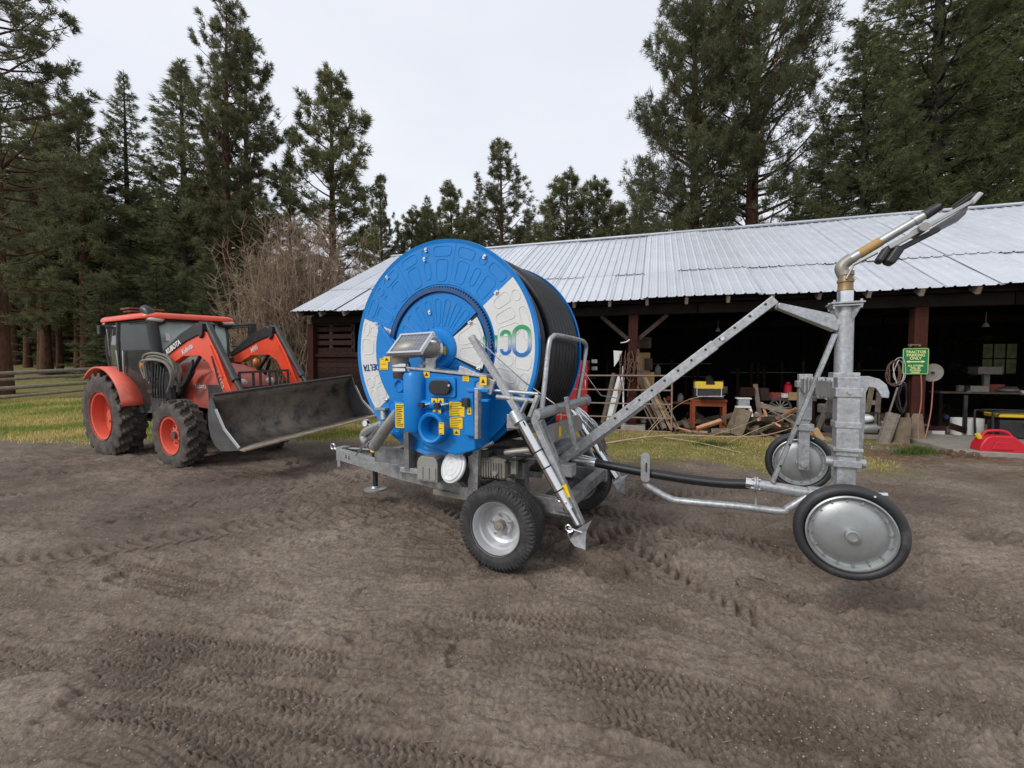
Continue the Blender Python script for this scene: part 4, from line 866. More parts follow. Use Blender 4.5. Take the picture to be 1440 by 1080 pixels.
for i, (u0, v0, u1, v1, y) in enumerate(((1150, 604, 1168, 560, .9), (1215, 604, 1226, 545, .6), (1232, 606, 1236, 552, .8), (1070, 596, 1062, 540, 1.4))):
    board(('grey', 'dark', 'narrow', 'tall')[i]+' board leaning in the barn '+('behind the far wheel', 'beside the pump', 'left of the cable coils', 'behind the firewood heap')[i], bl(at(u0, v0, y)), bl(at(u1, v1, y+.2)), .12, .025, ('greywood', 'slab', 'rafter_tail', 'rafter_tail')[i])
# long pale branches across the grass
def branch(lab, px, r, y, m_='palewood', rise=0):
    pts = [gnd(u, v, z) for u, v, z in px]; pts = smooth(pts, 5); n_ = len(pts)
    tag(B().pipe(pts, r, 6, rr=[r*(1-.7*i/n_) for i in range(n_)]).build('fallen_branch', M[m_]), lab, 'branch')
branch('long pale peeled sapling lying along the grass before the barn', [(850, 624, .04), (900, 616, .1), (950, 612, .14), (1020, 614, .12), (1075, 612, .15), (1120, 600, .3)], .024, 0)
branch('thin straw coloured branch slanting toward the far wheel', [(928, 614, .1), (980, 622, .08), (1040, 636, .04), (1110, 655, .03)], .013, 0)
branch('arched bare twig above the branches near the planer table', [(902, 620, .02), (935, 585, .6), (960, 566, .95), (985, 558, 1.08), (1020, 556, 1.1)], .009, 0)
branch('thin bowed twig over the firewood heap', [(955, 618, .02), (1000, 612, .15), (1050, 596, .42), (1090, 575, .8)], .008, 0)
branch('second thin twig crossing the firewood heap', [(1020, 625, .03), (1060, 606, .3), (1100, 590, .55), (1130, 572, .8)], .009, 0)
branch('upright wispy twig left of the arched one', [(904, 622, .02), (906, 612, .15), (925, 590, .5), (946, 565, .9)], .008, 0)
branch('short dry twig on the grass at the hose', [(1000, 620, .03), (1040, 640, .02), (1075, 650, .02)], .007, 0, 'greywood')
branch('forked grey twig on the mud near the right pad', [(1335, 660, .02), (1345, 664, .03), (1350, 658, .02)], .008, 0, 'greywood')
# rusty pipe gate panel
g = bthing('pipe_gate', 'rusty five rail pipe gate standing across the left barn bay', 'gate', 0, -.28)
ga = at(945, 540, -.28).x; 
for vv in (528, 548, 567, 586, 604):
    z = at(860, vv, -.28).z; B().pipe([(-3.6, 0, z), (-1.5, 0, z-.004), (ga, 0, z)], .02, 8).build('rail', M['rustlight'], g)
for x in (ga, -1.85, -3.6): B().tube((x, 0, .08), (x, 0, at(860, 526, -.28).z), .022, n=8).build('upright', M['rustlight'], g)
# ropes, chains, whitish pipes by the left post
stick('white_pipe', 'white plastic pipe standing behind the pipe gate', 'pipe', bl(at(877, 602, -.1)), bl(at(876, 515, -.1)), .022, 'whitepaint')
stick('roll_of_plastic', 'white plastic sheeting roll leaning behind the gate', 'roll', bl(at(856, 595, .25)), bl(at(874, 530, .3)), .11, 'whitepaint')
stick('grey_pole', 'grey wide pole leaning beside the white plastic roll', 'pole', bl(at(848, 595, .2)), bl(at(864, 525, .35)), .07, 'greywood')
stick('deer_antler', 'white antler nailed high on the left barn post', 'antler', bl(at(873, 482, -.16)), bl(at(885, 478, -.14)), .012, 'whitepaint', [bl(at(880, 481, -.2))], .02)
b = B()
for k in range(11):
    u = 872+r5.uniform(0, 27); v0 = r5.uniform(490, 503); p0 = at(u, v0, -.15-r5.random()*.08); L_ = r5.uniform(.45, 1.2); pts = [bl((p0.x+.03*math.sin(j*.9+k)+.05*j/8*math.sin(k), p0.y, p0.z-L_*j/8)) for j in range(9)]; b.pipe(pts, .011, 5)
tag(b.build('hanging_chains', M['rust']), 'rusty chains and ropes hanging in a bunch on the left barn post', 'chains')
b = B()
for k in range(5):
    pts = []; c0 = at(888+r5.uniform(-8, 8), 515+r5.uniform(-6, 12), -.2)
    for i in range(16): a = 2*PI*i/16; pts.append(bl((c0.x+.09*math.cos(a), c0.y-.01*k, c0.z+.2*math.sin(a))))
    b.pipe(pts, .01, 5, closed=True)
tag(b.build('cable_coil', M['cablebrown']), 'rust brown wire loops hung on the left barn post', 'coil')
p = at(868, 503, .25); tag(B().prism([(-.1, .2), (.13, .18), (.05, -.05), (-.08, -.25)], Bn.w(p), Bn.bx, (0, 0, 1), Bn.by*.02).build('white_cloth', M['whitepaint'], smooth=0), 'small white triangular sheet hung in the dark left bay', 'sheet')
# tan carton stack and panel behind the left post
for i, (u, v, w, h, m_, lab) in enumerate(((903, 510, .42, .55, 'tan', 'tall tan plywood panel just right of the left barn post'), (908, 536, .45, .5, 'tan', 'lower tan panel leaning right of the left post'), (912, 512, .2, .32, 'rafter', 'grey brown card on the tan panel'), (905, 482, .4, .3, 'rafter', 'dim brown carton on top of the tan panel'))):
    p = at(u, v, .55-.02*i); tag(B().box(Bn.w(p), (w, .03, h), Matrix.Rotation(Bn.t, 3, 'Z')).build('panel', M[m_], smooth=0), lab, 'panel')
# red tool cabinet
p = at(822, 528, 1.0); s = bthing('tool_cabinet', 'tall red steel cabinet right behind the hose reel', 'cabinet', p.x-.35, 1.0)
B().box((0, 0, .95), (.95, .5, 1.9)).build('body', M['redsteel'], s, 0, .01); B().box((.42, -.27, 1.2), (.02, .03, .25)).build('handle', M['chrome'], s, 0)
for i, v in enumerate((508, 518)):
    p = at(836, v, 1.4); tag(B().box(Bn.w(p), (.17, .01, .11), Matrix.Rotation(Bn.t, 3, 'Z')).build('notice_card', M['cream'], smooth=0), ('upper' if i == 0 else 'lower')+' pale notice card beside the red cabinet', 'card')
# planer on red table
p = at(995, 572, .9); s = bthing('work_table', 'red brown wooden table carrying the yellow planer', 'table', p.x, .9)
tz = at(995, 561, .9).z; 
B().box((0, 0, tz-.03), (.88, .6, .06)).build('tabletop', M['redwood'], s, 0, .006); B().box((0, -.27, tz-.12), (.76, .03, .12)).build('apron', M['redwood'], s, 0)
for x in (-.38, .38):
    for y in (-.25, .25): B().box((x, y, (tz-.06)/2), (.09, .09, tz-.06)).build('leg', M['redwood'], s, 0)
s = bthing('thickness_planer', 'yellow and black portable planer standing on the red table', 'planer', p.x+.0, .85, z=tz)
B().box((0, 0, .05), (.72, .45, .1)).build('base', M['black'], s, 0, .01); B().box((0, 0, .38), (.7, .42, .2)).build('head_cover', M['toolyellow'], s, 0, .03); B().box((0, 0, .2), (.74, .36, .2)).build('body', M['black'], s, 0, .01)
for x in (-.3, .3):
    B().tube((x, -.19, .02), (x, -.19, .44), .022).build('column', M['chrome'], s)
B().tube((.03, -.22, .42), (.03, .1, .55), .11, .1, 16).build('motor', M['black'], s); B().box((0, -.36, .1), (.62, .26, .02)).build('outfeed_plate', M['chrome'], s, 0)
for x in (-.38, .38): B().tube((x*.9, -.2, .5), (x*.9, .15, .5), .02).build('handle', M['black'], s)
# white stool / grey stand
p = at(1045, 570, .7); s = bthing('shop_stand', 'white splay legged metal stand behind the upright log slab', 'stand', p.x, .7)
z1 = at(1045, 560, .7).z; z2 = at(1045, 570, .7).z
B().box((0, 0, z1), (.34, .3, .03)).build('top', M['whitepaint'], s, 0); B().box((0, 0, (z1+z2)/2-.02), (.26, .24, z1-z2+.02)).build('box_head', M['galv'], s, 0)
for x in (-1, 1):
    for y in (-1, 1): B().beam((x*.14, y*.1, z2-.02), (x*.27, y*.22, .02), .05, .03, (0, 1, 0)).build('leg', M['whitepaint'], s, 0)
B().box((0, -.17, .3), (.44, .02, .04)).box((0, -.13, z2-.03), (.32, .02, .05)).build('brace', M['whitepaint'], s, 0)
# benches and machines in the dim depth
def bench(lab, u, v, y, w, m_='darkwood', m2='greywood'):
    p = at(u, v, y); s = bthing('workbench', lab, 'bench', p.x, y)
    B().box((0, 0, p.z), (w, .5, .05)).build('tabletop', M[m2], s, 0)
    for x in (-w/2+.06, w/2-.06): B().box((x, 0, p.z/2), (.08, .4, p.z-.04)).build('leg', M[m_], s, 0)
    return p
bench('dim grey workbench in the barn behind the firewood heap', 1098, 561, 2.2, 1.6)
bench('dark low bench behind the planer table', 955, 566, 2.0, 1.0, m2='redwood')
bench('dark machine bench under the barn window', 1385, 552, 3.2, 2.2)
def clutter(name, lab, cat, u, v, y, w, h, m_, kind='box'):
    p = at(u, v, y); b = B()
    if kind == 'box': b.box((0, 0, 0), (w, w*.8, h))
    elif kind == 'can': b.lathe([(0, -h/2), (w/2, -h/2), (w/2*1.05, h/2), (w/2*.9, h/2), (w/2*.86, -h/2+.02), (0, -h/2+.02)], (0, 0, 0), (0, 0, 1), 18)
    elif kind == 'jar': b.lathe([(0, -h/2), (w/2, -h/2), (w/2, h*.25), (w/4, h*.38), (w/4, h/2), (0, h/2)], (0, 0, 0), (0, 0, 1), 14)
    elif kind == 'ball': b.ball((0, 0, 0), w/2, 12, (1, 1, h/w))
    o = b.build(name, M[m_], None, 30, .006 if kind == 'box' else 0); o.location = Bn.w(p); o.rotation_euler[2] = Bn.t; return tag(o, lab, cat)
clutter('red_jug', 'small red jug standing on the dim workbench', 'jug', 1108, 547, 2.1, .2, .4, 'redplastic', 'jar')
clutter('white_tub', 'white tub on the workbench near the red jug', 'tub', 1104, 556, 2.0, .2, .12, 'whitepaint', 'can')
clutter('cardboard_box', 'dim brown carton above the stand in the barn', 'box', 1050, 551, 1.6, .35, .25, 'barnboard')
clutter('cardboard_box', 'dim brown carton between stand and workbench', 'box', 1068, 554, 1.9, .4, .35, 'rafter')
clutter('plastic_bucket', 'white plastic bucket on the barn floor behind the posts', 'bucket', 1353, 600, 1.6, .42, .42, 'whitepaint', 'can')
clutter('plastic_bucket', 'second white bucket half hidden behind the black leg', 'bucket', 1368, 600, 1.9, .38, .42, 'cream', 'can')
clutter('white_carton', 'small white carton on the barn floor right of the hose', 'carton', 1316, 609, 1.2, .25, .14, 'whitepaint')
clutter('steel_bottle', 'small silver bottle standing on the concrete sill', 'bottle', 1313, 624, -.02, .085, .24, 'zinc', 'jar')
clutter('black_post', 'slim black stand post in front of the white buckets', 'post', 1357, 582, 1.3, .07, .9, 'black')
clutter('machine_head', 'dark drill press head below the window', 'machine', 1385, 521, 3.0, .5, .2, 'engine'); clutter('machine_column', 'dark column holding the drill press head', 'column', 1386, 538, 3.05, .12, .6, 'engine')
clutter('parts_pile', 'dim pale machine parts lying on the bench under the window', 'parts', 1415, 548, 3.1, .5, .18, 'gunold', 'ball'); clutter('lamp_globe', 'small round glass lamp on the dark bench', 'lamp', 1362, 551, 3.0, .12, .12, 'gunold', 'ball'); clutter('lamp_globe', 'white round knob at the right frame edge on the bench', 'lamp', 1437, 552, 3.0, .12, .14, 'whitepaint', 'ball')
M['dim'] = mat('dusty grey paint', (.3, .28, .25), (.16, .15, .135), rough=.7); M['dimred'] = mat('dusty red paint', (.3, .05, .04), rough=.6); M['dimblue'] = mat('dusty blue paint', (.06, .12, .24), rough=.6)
kinds = [('paint_can', 'paint can', 'can', 'can', .16, .2), ('storage_box', 'storage box', 'box', 'box', .3, .22), ('oil_jug', 'oil jug', 'jug', 'jar', .18, .3), ('tool_case', 'tool case', 'case', 'box', .4, .18), ('round_tin', 'round tin', 'tin', 'can', .12, .12)]
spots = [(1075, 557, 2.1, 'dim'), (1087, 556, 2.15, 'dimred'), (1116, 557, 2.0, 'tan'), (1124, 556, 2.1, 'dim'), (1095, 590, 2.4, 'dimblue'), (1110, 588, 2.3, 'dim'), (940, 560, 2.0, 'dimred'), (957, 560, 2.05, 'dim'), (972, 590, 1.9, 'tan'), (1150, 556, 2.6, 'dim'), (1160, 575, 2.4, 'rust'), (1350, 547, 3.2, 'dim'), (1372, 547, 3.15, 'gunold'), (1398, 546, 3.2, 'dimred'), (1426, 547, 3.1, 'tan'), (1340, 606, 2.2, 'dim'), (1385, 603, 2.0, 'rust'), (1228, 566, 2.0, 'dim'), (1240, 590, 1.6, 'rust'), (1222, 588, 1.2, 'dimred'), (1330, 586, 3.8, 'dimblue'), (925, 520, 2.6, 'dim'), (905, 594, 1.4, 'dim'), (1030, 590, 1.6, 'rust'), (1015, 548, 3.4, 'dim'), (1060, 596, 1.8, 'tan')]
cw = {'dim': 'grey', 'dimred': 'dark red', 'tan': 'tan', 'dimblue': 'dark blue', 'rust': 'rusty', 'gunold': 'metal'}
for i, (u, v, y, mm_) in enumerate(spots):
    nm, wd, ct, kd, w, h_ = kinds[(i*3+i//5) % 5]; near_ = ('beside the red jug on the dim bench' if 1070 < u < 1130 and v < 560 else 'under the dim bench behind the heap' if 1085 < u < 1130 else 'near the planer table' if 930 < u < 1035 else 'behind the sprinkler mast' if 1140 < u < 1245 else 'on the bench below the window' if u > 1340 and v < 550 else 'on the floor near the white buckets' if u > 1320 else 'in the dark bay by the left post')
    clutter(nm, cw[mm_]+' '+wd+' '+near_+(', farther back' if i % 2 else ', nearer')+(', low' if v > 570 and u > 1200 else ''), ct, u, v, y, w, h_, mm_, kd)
for i, (x_, z_) in enumerate(((-3.5, 1.2), (1.8, 1.3), (1.8, 1.9), (5.2, 1.5), (9.4, 1.6))):
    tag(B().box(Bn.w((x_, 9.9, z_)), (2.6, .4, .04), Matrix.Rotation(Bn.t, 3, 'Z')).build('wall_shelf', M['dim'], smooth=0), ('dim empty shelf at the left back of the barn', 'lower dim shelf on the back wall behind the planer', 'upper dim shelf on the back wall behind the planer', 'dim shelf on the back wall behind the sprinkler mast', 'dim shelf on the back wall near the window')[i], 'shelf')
for k in range(16):
    x_ = r5.uniform(-3, 9); tag_ = clutter('loose_board', 'dim brown board leaning upright against the dark back wall of the barn', 'board', 900, 560, 9.6, .12, r5.uniform(1.2, 2.4), 'rafter'); tag_.location = Bn.w((x_, 9.6+r5.uniform(-.5, .3), 1.0)); tag_['group'] = 'boards against the back wall'
# strip of daylight seen through a crack at the back
for u, v, w in ((947, 491, .5), (965, 491, 1.0), (1244, 490, 1.6)): pass
# welder-like engine pumps between riser and post
p = at(1216, 612, .1); s = bthing('water_pump', 'pale aluminium pump engine on the pad behind the sprinkler cart', 'pump', p.x, .1)
B().tube((-.2, 0, .25), (.2, 0, .27), .12).tube((.2, 0, .27), (.3, 0, .27), .06).build('casing', M['gun'], s); B().ball((.0, -.05, .5), .12, 12, (1.3, 1, .8)).build('tank', M['white'], s)
B().pipe([(-.25, -.15, .05), (-.25, -.15, .62), (.3, -.15, .62), (.3, -.15, .05)], .016, 8).pipe([(-.25, .15, .05), (-.25, .15, .62), (.3, .15, .62), (.3, .15, .05)], .016, 8).build('frame', M['black'], s); B().box((0, 0, .08), (.5, .3, .1)).build('base', M['engine'], s, 0, .01); B().tube((.28, -.05, .4), (.42, -.05, .42), .05).build('outlet', M['gun'], s)
p = at(1172, 560, 1.2); s = bthing('garden_tractor', 'dim grey wheeled engine machine deep behind the sprinkler mast', 'machine', p.x+.2, 1.3)
B().box((0, 0, .6), (.9, .5, .25)).build('body', M['engine'], s, 0, .04); B().pipe([(-.3, 0, .75), (-.1, 0, .95), (.2, 0, .95), (.4, 0, .75)], .02, 8).build('handle', M['chrome'], s)
for x in (-.35, .4): B().lathe([(.1, -.06), (.26, -.06), (.28, 0), (.26, .06), (.1, .06)], (x, -.25, .28), (0, 1, 0), 20, True).build('wheel', M['rubber'], s)
p = at(1100, 574, 1.0); s = bthing('old_wheel', 'dark spoked wheel leaning in the barn behind the heap', 'wheel', p.x, 1.2, z=p.z)
B().lathe([(.22, -.03), (.27, -.03), (.27, .03), (.22, .03)], (0, 0, 0), (0, 1, 0), 24, True).build('rim', M['rubber'], s)
for k in range(6): a = k*PI/6; B().tube((.22*math.cos(a), 0, .22*math.sin(a)), (-.22*math.cos(a), 0, -.22*math.sin(a)), .012, n=6).build('spoke', M['engine'], s)
# generator and fuel can
p = at(1415, 598, .75); s = bthing('generator', 'black framed portable generator with a yellow tank top', 'generator', p.x+.12, .75)
for y in (-.28, .28): B().pipe(smooth([V(q) for q in ((-.5, y, .06), (-.52, y, .6), (-.46, y, .68), (0, y, .69), (.46, y, .68), (.52, y, .6), (.5, y, .06))], 4), .022, 8).build('frame_hoop', M['generator_frame'], s)
for x in (-.5, .5): B().tube((x, -.28, .12), (x, .28, .12), .02).tube((x*.9, -.28, .68), (x*.9, .28, .68), .02).build('frame_bar', M['generator_frame'], s)
B().box((.03, 0, .61), (.84, .5, .1)).build('tank', M['toolyellow'], s, 0, .03); B().box((.05, 0, .3), (.8, .4, .42)).build('engine', M['black'], s, 0, .03)
B().ball((.1, -.23, .42), .07, 12).build('cap', M['chrome'], s); B().tube((.3, -.2, .4), (.3, -.26, .4), .09).build('dial', M['engine'], s)
p2 = at(1430, 590, .7); tag(B().box(Bn.w((p.x+.3, .7, .675)), (.35, .2, .02), Matrix.Rotation(Bn.t+.3, 3, 'Z')).build('folded_paper', M['whitepaint'], smooth=0), 'crumpled white paper lying on the generator tank', 'paper')
p = at(1412, 633, .1); p = Bn.loc(gnd(1413, 639, .09)); s = bthing('fuel_can', 'red plastic fuel can on the concrete sill at the right edge', 'fuel can', p.x+.06, p.y+.3, z=.088); s.scale = (1.12, 1.12, 1.2)
body = B(); out = [(-.28, 0), (.28, 0), (.3, .04), (.29, .14), (.2, .22), (.14, .265), (-.13, .265), (-.2, .23), (-.27, .12), (-.29, .04)]
body.prism(out, (0, -.13, 0), (1, 0, 0), (0, 0, 1), (0, .26, 0)); body.build('body', M['redplastic'], s, 30, .025)
B().pipe(smooth([V(q) for q in ((-.2, 0, .22), (-.15, 0, .31), (0, 0, .33), (.12, 0, .31), (.2, 0, .22))], 4), .022, 8).build('handle', M['redplastic'], s); B().tube((-.22, 0, .2), (-.26, 0, .27), .035).build('cap', M['toolyellow'], s); B().prism([(-.14, .05), (.14, .05), (.09, .17), (-.09, .17)], (0, -.135, 0), (1, 0, 0), (0, 0, 1), (0, -.012, 0)).build('embossed_panel', M['redplastic'], s, 0, .006)
b = B()
for k in range(26):
    c = Bn.loc(gnd(1325+k*2.1, 634+2.*math.sin(k*.8)+k*.25, .09)); a = k*1.1; pts = [Bn.w((c.x+.035*math.cos(t_)*math.cos(a)-.0*math.sin(a), c.y+.035*math.cos(t_)*math.sin(a)+.02*math.sin(k), .095+.018*math.sin(t_))) for t_ in [2*PI*i/8 for i in range(8)]]; b.pipe(pts, .008, 5, closed=True)
tag(b.build('chain', M['rust']), 'rusty chain lying in a heap along the concrete sill', 'chain')
b = B(); 
for k in range(14):
    p = gnd(r5.uniform(1000, 1440), r5.uniform(640, 665)); b.ball(p+V((0, 0, .01)), r5.uniform(.012, .035), 6, (1, 1, .5))
tag(b.build('pebbles', M['concrete']), 'small pale pebbles on the dirt before the barn', None, kind='stuff')
# ------------------------------------------------------------------ tyres
def tyre(R, W, rim, kind, n=160, m=26):
    """tyre mesh about the y axis: grid with real lug relief"""
    prof = []
    for j in range(m):
        t = j/(m-1); a = (t-.5)*2                                  # -1..1 across
        s = abs(a)
        if s < .62: r = R-.012*R*(s/.62)**2; y = a/.62*.46*W
        elif s < .72: k = (s-.62)/.1; r = R*(1-.012)-k*.05*R; y = math.copysign(.46*W+k*.03*W, a)
        else: k = (s-.72)/.28; r = R*.938-(R*.938-rim)*k; y = math.copysign(.49*W+.035*W*math.sin(PI*k)-.05*W*k, a)
        prof.append((r, y, s, a))
    P = []; F = []
    for i in range(n):
        th = 2*PI*i/n
        for j, (r, y, s, a) in enumerate(prof):
            d = 0
            if kind == 'lug' and s < .86:
                NL = 20; sd_ = .5 if a > 0 else 0; ph = (th/(2*PI)*NL+sd_-s*.85) % 1; on = 1 if .22 < ph < .62 else 0
                if s < .04: on = 0
                lug = .052*R if s < .72 else .035*R*(1-(s-.72)/.14)
                d = lug*on-(.03*R if not on and s < .72 else 0)
            elif kind == 'impl' and s < .8:
                z = .035*math.sin(th*52)
                if s < .62:
                    f = ((a+z)/.62*2.5+.5) % 1
                    if f < .18: d = -.02
                else: d = -.024*(((th*60/(2*PI)) % 1) < .42)
            rr_ = r+d; P.append((rr_*math.sin(th), y, rr_*math.cos(th)))
    for i in range(n):
        i2 = (i+1) % n
        for j in range(m-1): F.append((i*m+j, i*m+j+1, i2*m+j+1, i2*m+j))
    b = B(); b.add(P, F); return b
# ------------------------------------------------------------------ tractor (local: x forward, y to its left = away, z up)
TR = thing('tractor', 'orange cab tractor with front loader and wide black bucket, muddy tyres', 'tractor', (-7.26, 8.86, .015), math.radians(-27))
TR.rotation_euler = (math.radians(2.6), 0, math.radians(-27))
tr_rear = tyre(.78, .44, .44, 'lug').mesh('tyre', M['rubber_mud'], 30); tr_front = tyre(.56, .33, .31, 'lug', 140).mesh('tyre', M['rubber_mud'], 30)
def tractor_wheel(x, y, R, rim, W, s, tm, front):
    b = B(); o = W/2*s
    pr = [(rim+.02, o*.98), (rim+.02, o*.90), (rim-.03, o*.84), (rim-.045, o*.5), (rim-.05, o*.05)]
    pr += [(rim*.6, o*(-.10)), (rim*.5, o*.05), (rim*.3, o*.1), (0, o*.1)] if not front else [(rim-.09, o*.02), (rim*.55, o*.0), (rim*.5, o*.3), (rim*.42, o*.38), (0, o*.38)]
    b.lathe(pr, (0, 0, 0), (0, 1, 0), 40)
    w = b.build('wheel', M['orangefade'], TR, 45); w.location = (x, y, R)
    bb = B()
    for k in range(8):
        a = k*PI/4; rr_ = rim*(.42 if not front else .43); bb.tube((rr_*math.cos(a), o*.02, rr_*math.sin(a)), (rr_*math.cos(a), o*(.2 if not front else .46), rr_*math.sin(a)), .02, n=6)
    bb.tube((0, 0, 0), (0, o*(.35 if not front else .62), 0), rim*.22 if not front else rim*.2, n=14)
    bb.build('hub', M['orangefade'] if not front else M['rust'], w)
    inst('tyre', tm, w, rot=(0, random.random()*6 if s < 0 else 1, 0))
for s in (-1, 1):
    tractor_wheel(0, s*.76, .78, .44, .44, s, tr_rear, False); tractor_wheel(2.3, s*.76, .56, .31, .33, s, tr_front, True)
B().tube((0, -.6, .78), (0, .6, .78), .14, n=16).box((.1, 0, .85), (.7, .5, .55)).box((1.2, 0, .75), (1.8, .42, .45)).build('transmission', M['blackmetal'], TR, 40, .02)
B().box((2.3, 0, .62), (.22, 1.15, .2)).box((2.3, 0, .8), (.5, .35, .3)).tube((2.2, -.5, .6), (2.2, .5, .6), .05).build('front_axle', M['blackmetal'], TR, 40, .02)
# fenders
for s in (-1, 1):
    b = B(); P = []; n_ = 16; R_ = .93
    for i in range(n_+1):
        a = math.radians(14+i*(116)/n_)
        for y in (.58, .97): P.append((R_*math.cos(a)*1.0+.03, s*y, .78+R_*math.sin(a)*1.0))
    F = [(2*i, 2*i+1, 2*i+3, 2*i+2) for i in range(n_)]; b.add(P, F)
    o = b.build('fender', M['orangefade'], TR, 60); md = o.modifiers.new('solid', 'SOLIDIFY'); md.thickness = .035
    poly = [(.7, 1.0)]+[(.03+R_*math.cos(math.radians(a)), .78+R_*math.sin(math.radians(a))) for a in range(10, 130, 10)]+[(-.4, 1.1)]
    B().prism(poly, (0, s*.58, 0), (1, 0, 0), (0, 0, 1), (0, -s*.02, 0)).build('inner_fender', M['blackmetal'], TR, 30)
# cab
CZ = 2.52
def P4(x, y, z): return V((x, y, z))
A0, A1 = (1.42, .52, 1.32), (1.30, .66, CZ)                       # front pillar foot and top (y mirrored)
Bq0, Bq1 = (.42, .76, 1.25), (.38, .72, CZ); C0, C1 = (-.30, .62, 1.5), (-.22, .66, CZ)
for s in (-1, 1):
    f = lambda p: V((p[0], p[1]*s, p[2]))
    for nm, a, c, r_ in (('front_pillar', A0, A1, .04), ('door_pillar', Bq0, Bq1, .035), ('rear_pillar', C0, C1, .045)):
        mid = (f(a)+f(c))/2+V((0, s*.03, 0)); B().pipe(smooth([f(a), mid, f(c)], 4), r_, 8).build(nm, M['blackmetal'], TR)
    B().beam(f((1.3, .66, CZ-.02)), f((-.22, .66, CZ-.02)), .07, .08).build('roof_rail', M['blackmetal'], TR, 0)
    b = B(); b.add([f(A0), f(Bq0), f((.55, .76, .85)), f((1.3, .6, .85))], [(0, 1, 2, 3)]); b.build('lower_glass', M['glass'], TR, 0)
    b = B(); m1 = [f(((A0[0]*(1-t)+A1[0]*t), A0[1]*(1-t)+A1[1]*t+.03*math.sin(PI*t), A0[2]*(1-t)+A1[2]*t)) for t in (0, .25, .5, .75, 1)]; m2 = [f(((Bq0[0]*(1-t)+Bq1[0]*t), Bq0[1]*(1-t)+Bq1[1]*t+.03*math.sin(PI*t), Bq0[2]*(1-t)+Bq1[2]*t)) for t in (0, .25, .5, .75, 1)]
    b.add(m1+m2, [(i, i+1, 6+i, 5+i) for i in range(4)]); dr = b.build('door_glass', M['glass'], TR, 60)
    B().tube(m2[1]*.85+m1[1]*.15+V((0, s*.03, 0)), m2[2]*.8+m1[2]*.2+V((0, s*.03, .1)), .014, n=8).build('handle', M['chrome'], dr)
    m3 = [f(((C0[0]*(1-t)+C1[0]*t), C0[1]*(1-t)+C1[1]*t+.03*math.sin(PI*t), C0[2]*(1-t)+C1[2]*t)) for t in (0, .25, .5, .75, 1)]
    b = B(); b.add(m2+m3, [(i, i+1, 6+i, 5+i) for i in range(4)]); b.build('side_glass', M['glass'], TR, 60)
    B().tube(f((.44, .79, 1.5)), f((.46, .82, 2.0)), .013, n=6).build('grab_rail', M['chrome'], TR); B().tube(f((-.16, .69, 1.9)), f((-.1, .72, 2.42)), .012, n=6).build('grab_rail', M['chrome'], TR)
ws = B(); P = []
for j in range(7):
    t = j/6
    for i in range(11):
        q = i/10*2-1; y = q*(A0[1]*(1-t)+A1[1]*t); x = A0[0]*(1-t)+A1[0]*t+.13*(1-q*q)+.04*math.sin(PI*t); P.append((x, y, A0[2]*(1-t)+A1[2]*t))
ws.add(P, [(j*11+i, j*11+i+1, (j+1)*11+i+1, (j+1)*11+i) for j in range(6) for i in range(10)]); wso = ws.build('windscreen', M['windshield'], TR, 60)
B().box((1.46, -.44, 2.22), (.006, .10, .14), Matrix.Rotation(.5, 3, 'Z')).build('paper_sticker', M['whitepaint'], wso, 0)
B().pipe(smooth([V(q) for q in ((1.63, -.15, 1.38), (1.66, -.05, 1.6), (1.6, .12, 1.92))], 4), .012, 6).build('wiper', M['black'], wso)
rg = B(); rg.add([(-.3, -.62, 1.5), (-.3, .62, 1.5), (-.22, .66, CZ), (-.22, -.66, CZ)], [(0, 1, 2, 3)]); rg.build('rear_glass', M['glass'], TR, 0)
B().box((.45, 0, .98), (1.5, 1.12, .2)).box((1.42, 0, 1.2), (.12, .98, .25)).box((-.3, 0, 1.35), (.1, 1.2, .3)).build('cab_floor', M['blackmetal'], TR, 0, .02)
B().box((.05, 0, 1.32), (.5, .5, .14)).box((-.18, 0, 1.68), (.12, .48, .7)).box((-.2, 0, 2.12), (.08, .26, .18)).build('driver_seat', M['seat'], TR, 40, .04)
b = B(); b.tube((1.15, 0, 1.15), (.85, 0, 1.72), .03); b.pipe([V((.82+.1*math.cos(a)*.7, .2*math.sin(a), 1.74+.1*math.cos(a))) for a in [2*PI*i/16 for i in range(16)]], .014, 6, closed=True); b.box((1.15, 0, 1.5), (.2, .5, .2)); b.build('steering_wheel', M['seat'], TR)
def rbox(cx, cy, cz, lx, ly, lz, r, top=.0):
    b = B(); pts = rrect(lx, ly, r, 5); n_ = len(pts); P = []; rows = [(0.0, 1.0), (.35, 1.01), (.7, .985), (.9, .95), (1.0, .88), (1.0+top, .5)]
    for h, k in rows: P += [(cx+x*k, cy+y*k, cz-lz/2+lz*h) for x, y in pts]
    F = [(j*n_+i, j*n_+(i+1) % n_, (j+1)*n_+(i+1) % n_, (j+1)*n_+i) for j in range(len(rows)-1) for i in range(n_)]+[tuple(range(n_))[::-1], tuple(range((len(rows)-1)*n_, len(rows)*n_))]
    return b.add(P, F)
rbox(.60, 0, CZ+.075, 1.86, 1.56, .11, .22, .14).build('cab_roof', M['orange'], TR, 50)
rbox(.60, 0, CZ+.0, 1.8, 1.46, .05, .2).build('roof_lining', M['blackmetal'], TR, 50)
for s in (-1, 1):
    for x, sc_ in ((1.47, 1), (-.32, .8)):
        B().ball((x, s*.60, CZ-.0), .11*sc_, 12, (.55, 1.25, .42)).build('work_light', M['lens'], TR)
        B().ball((x-.04*(1 if x > 0 else -1), s*.60, CZ-.045), .12*sc_, 10, (.6, 1.3, .45)).build('light_housing', M['black'], TR)
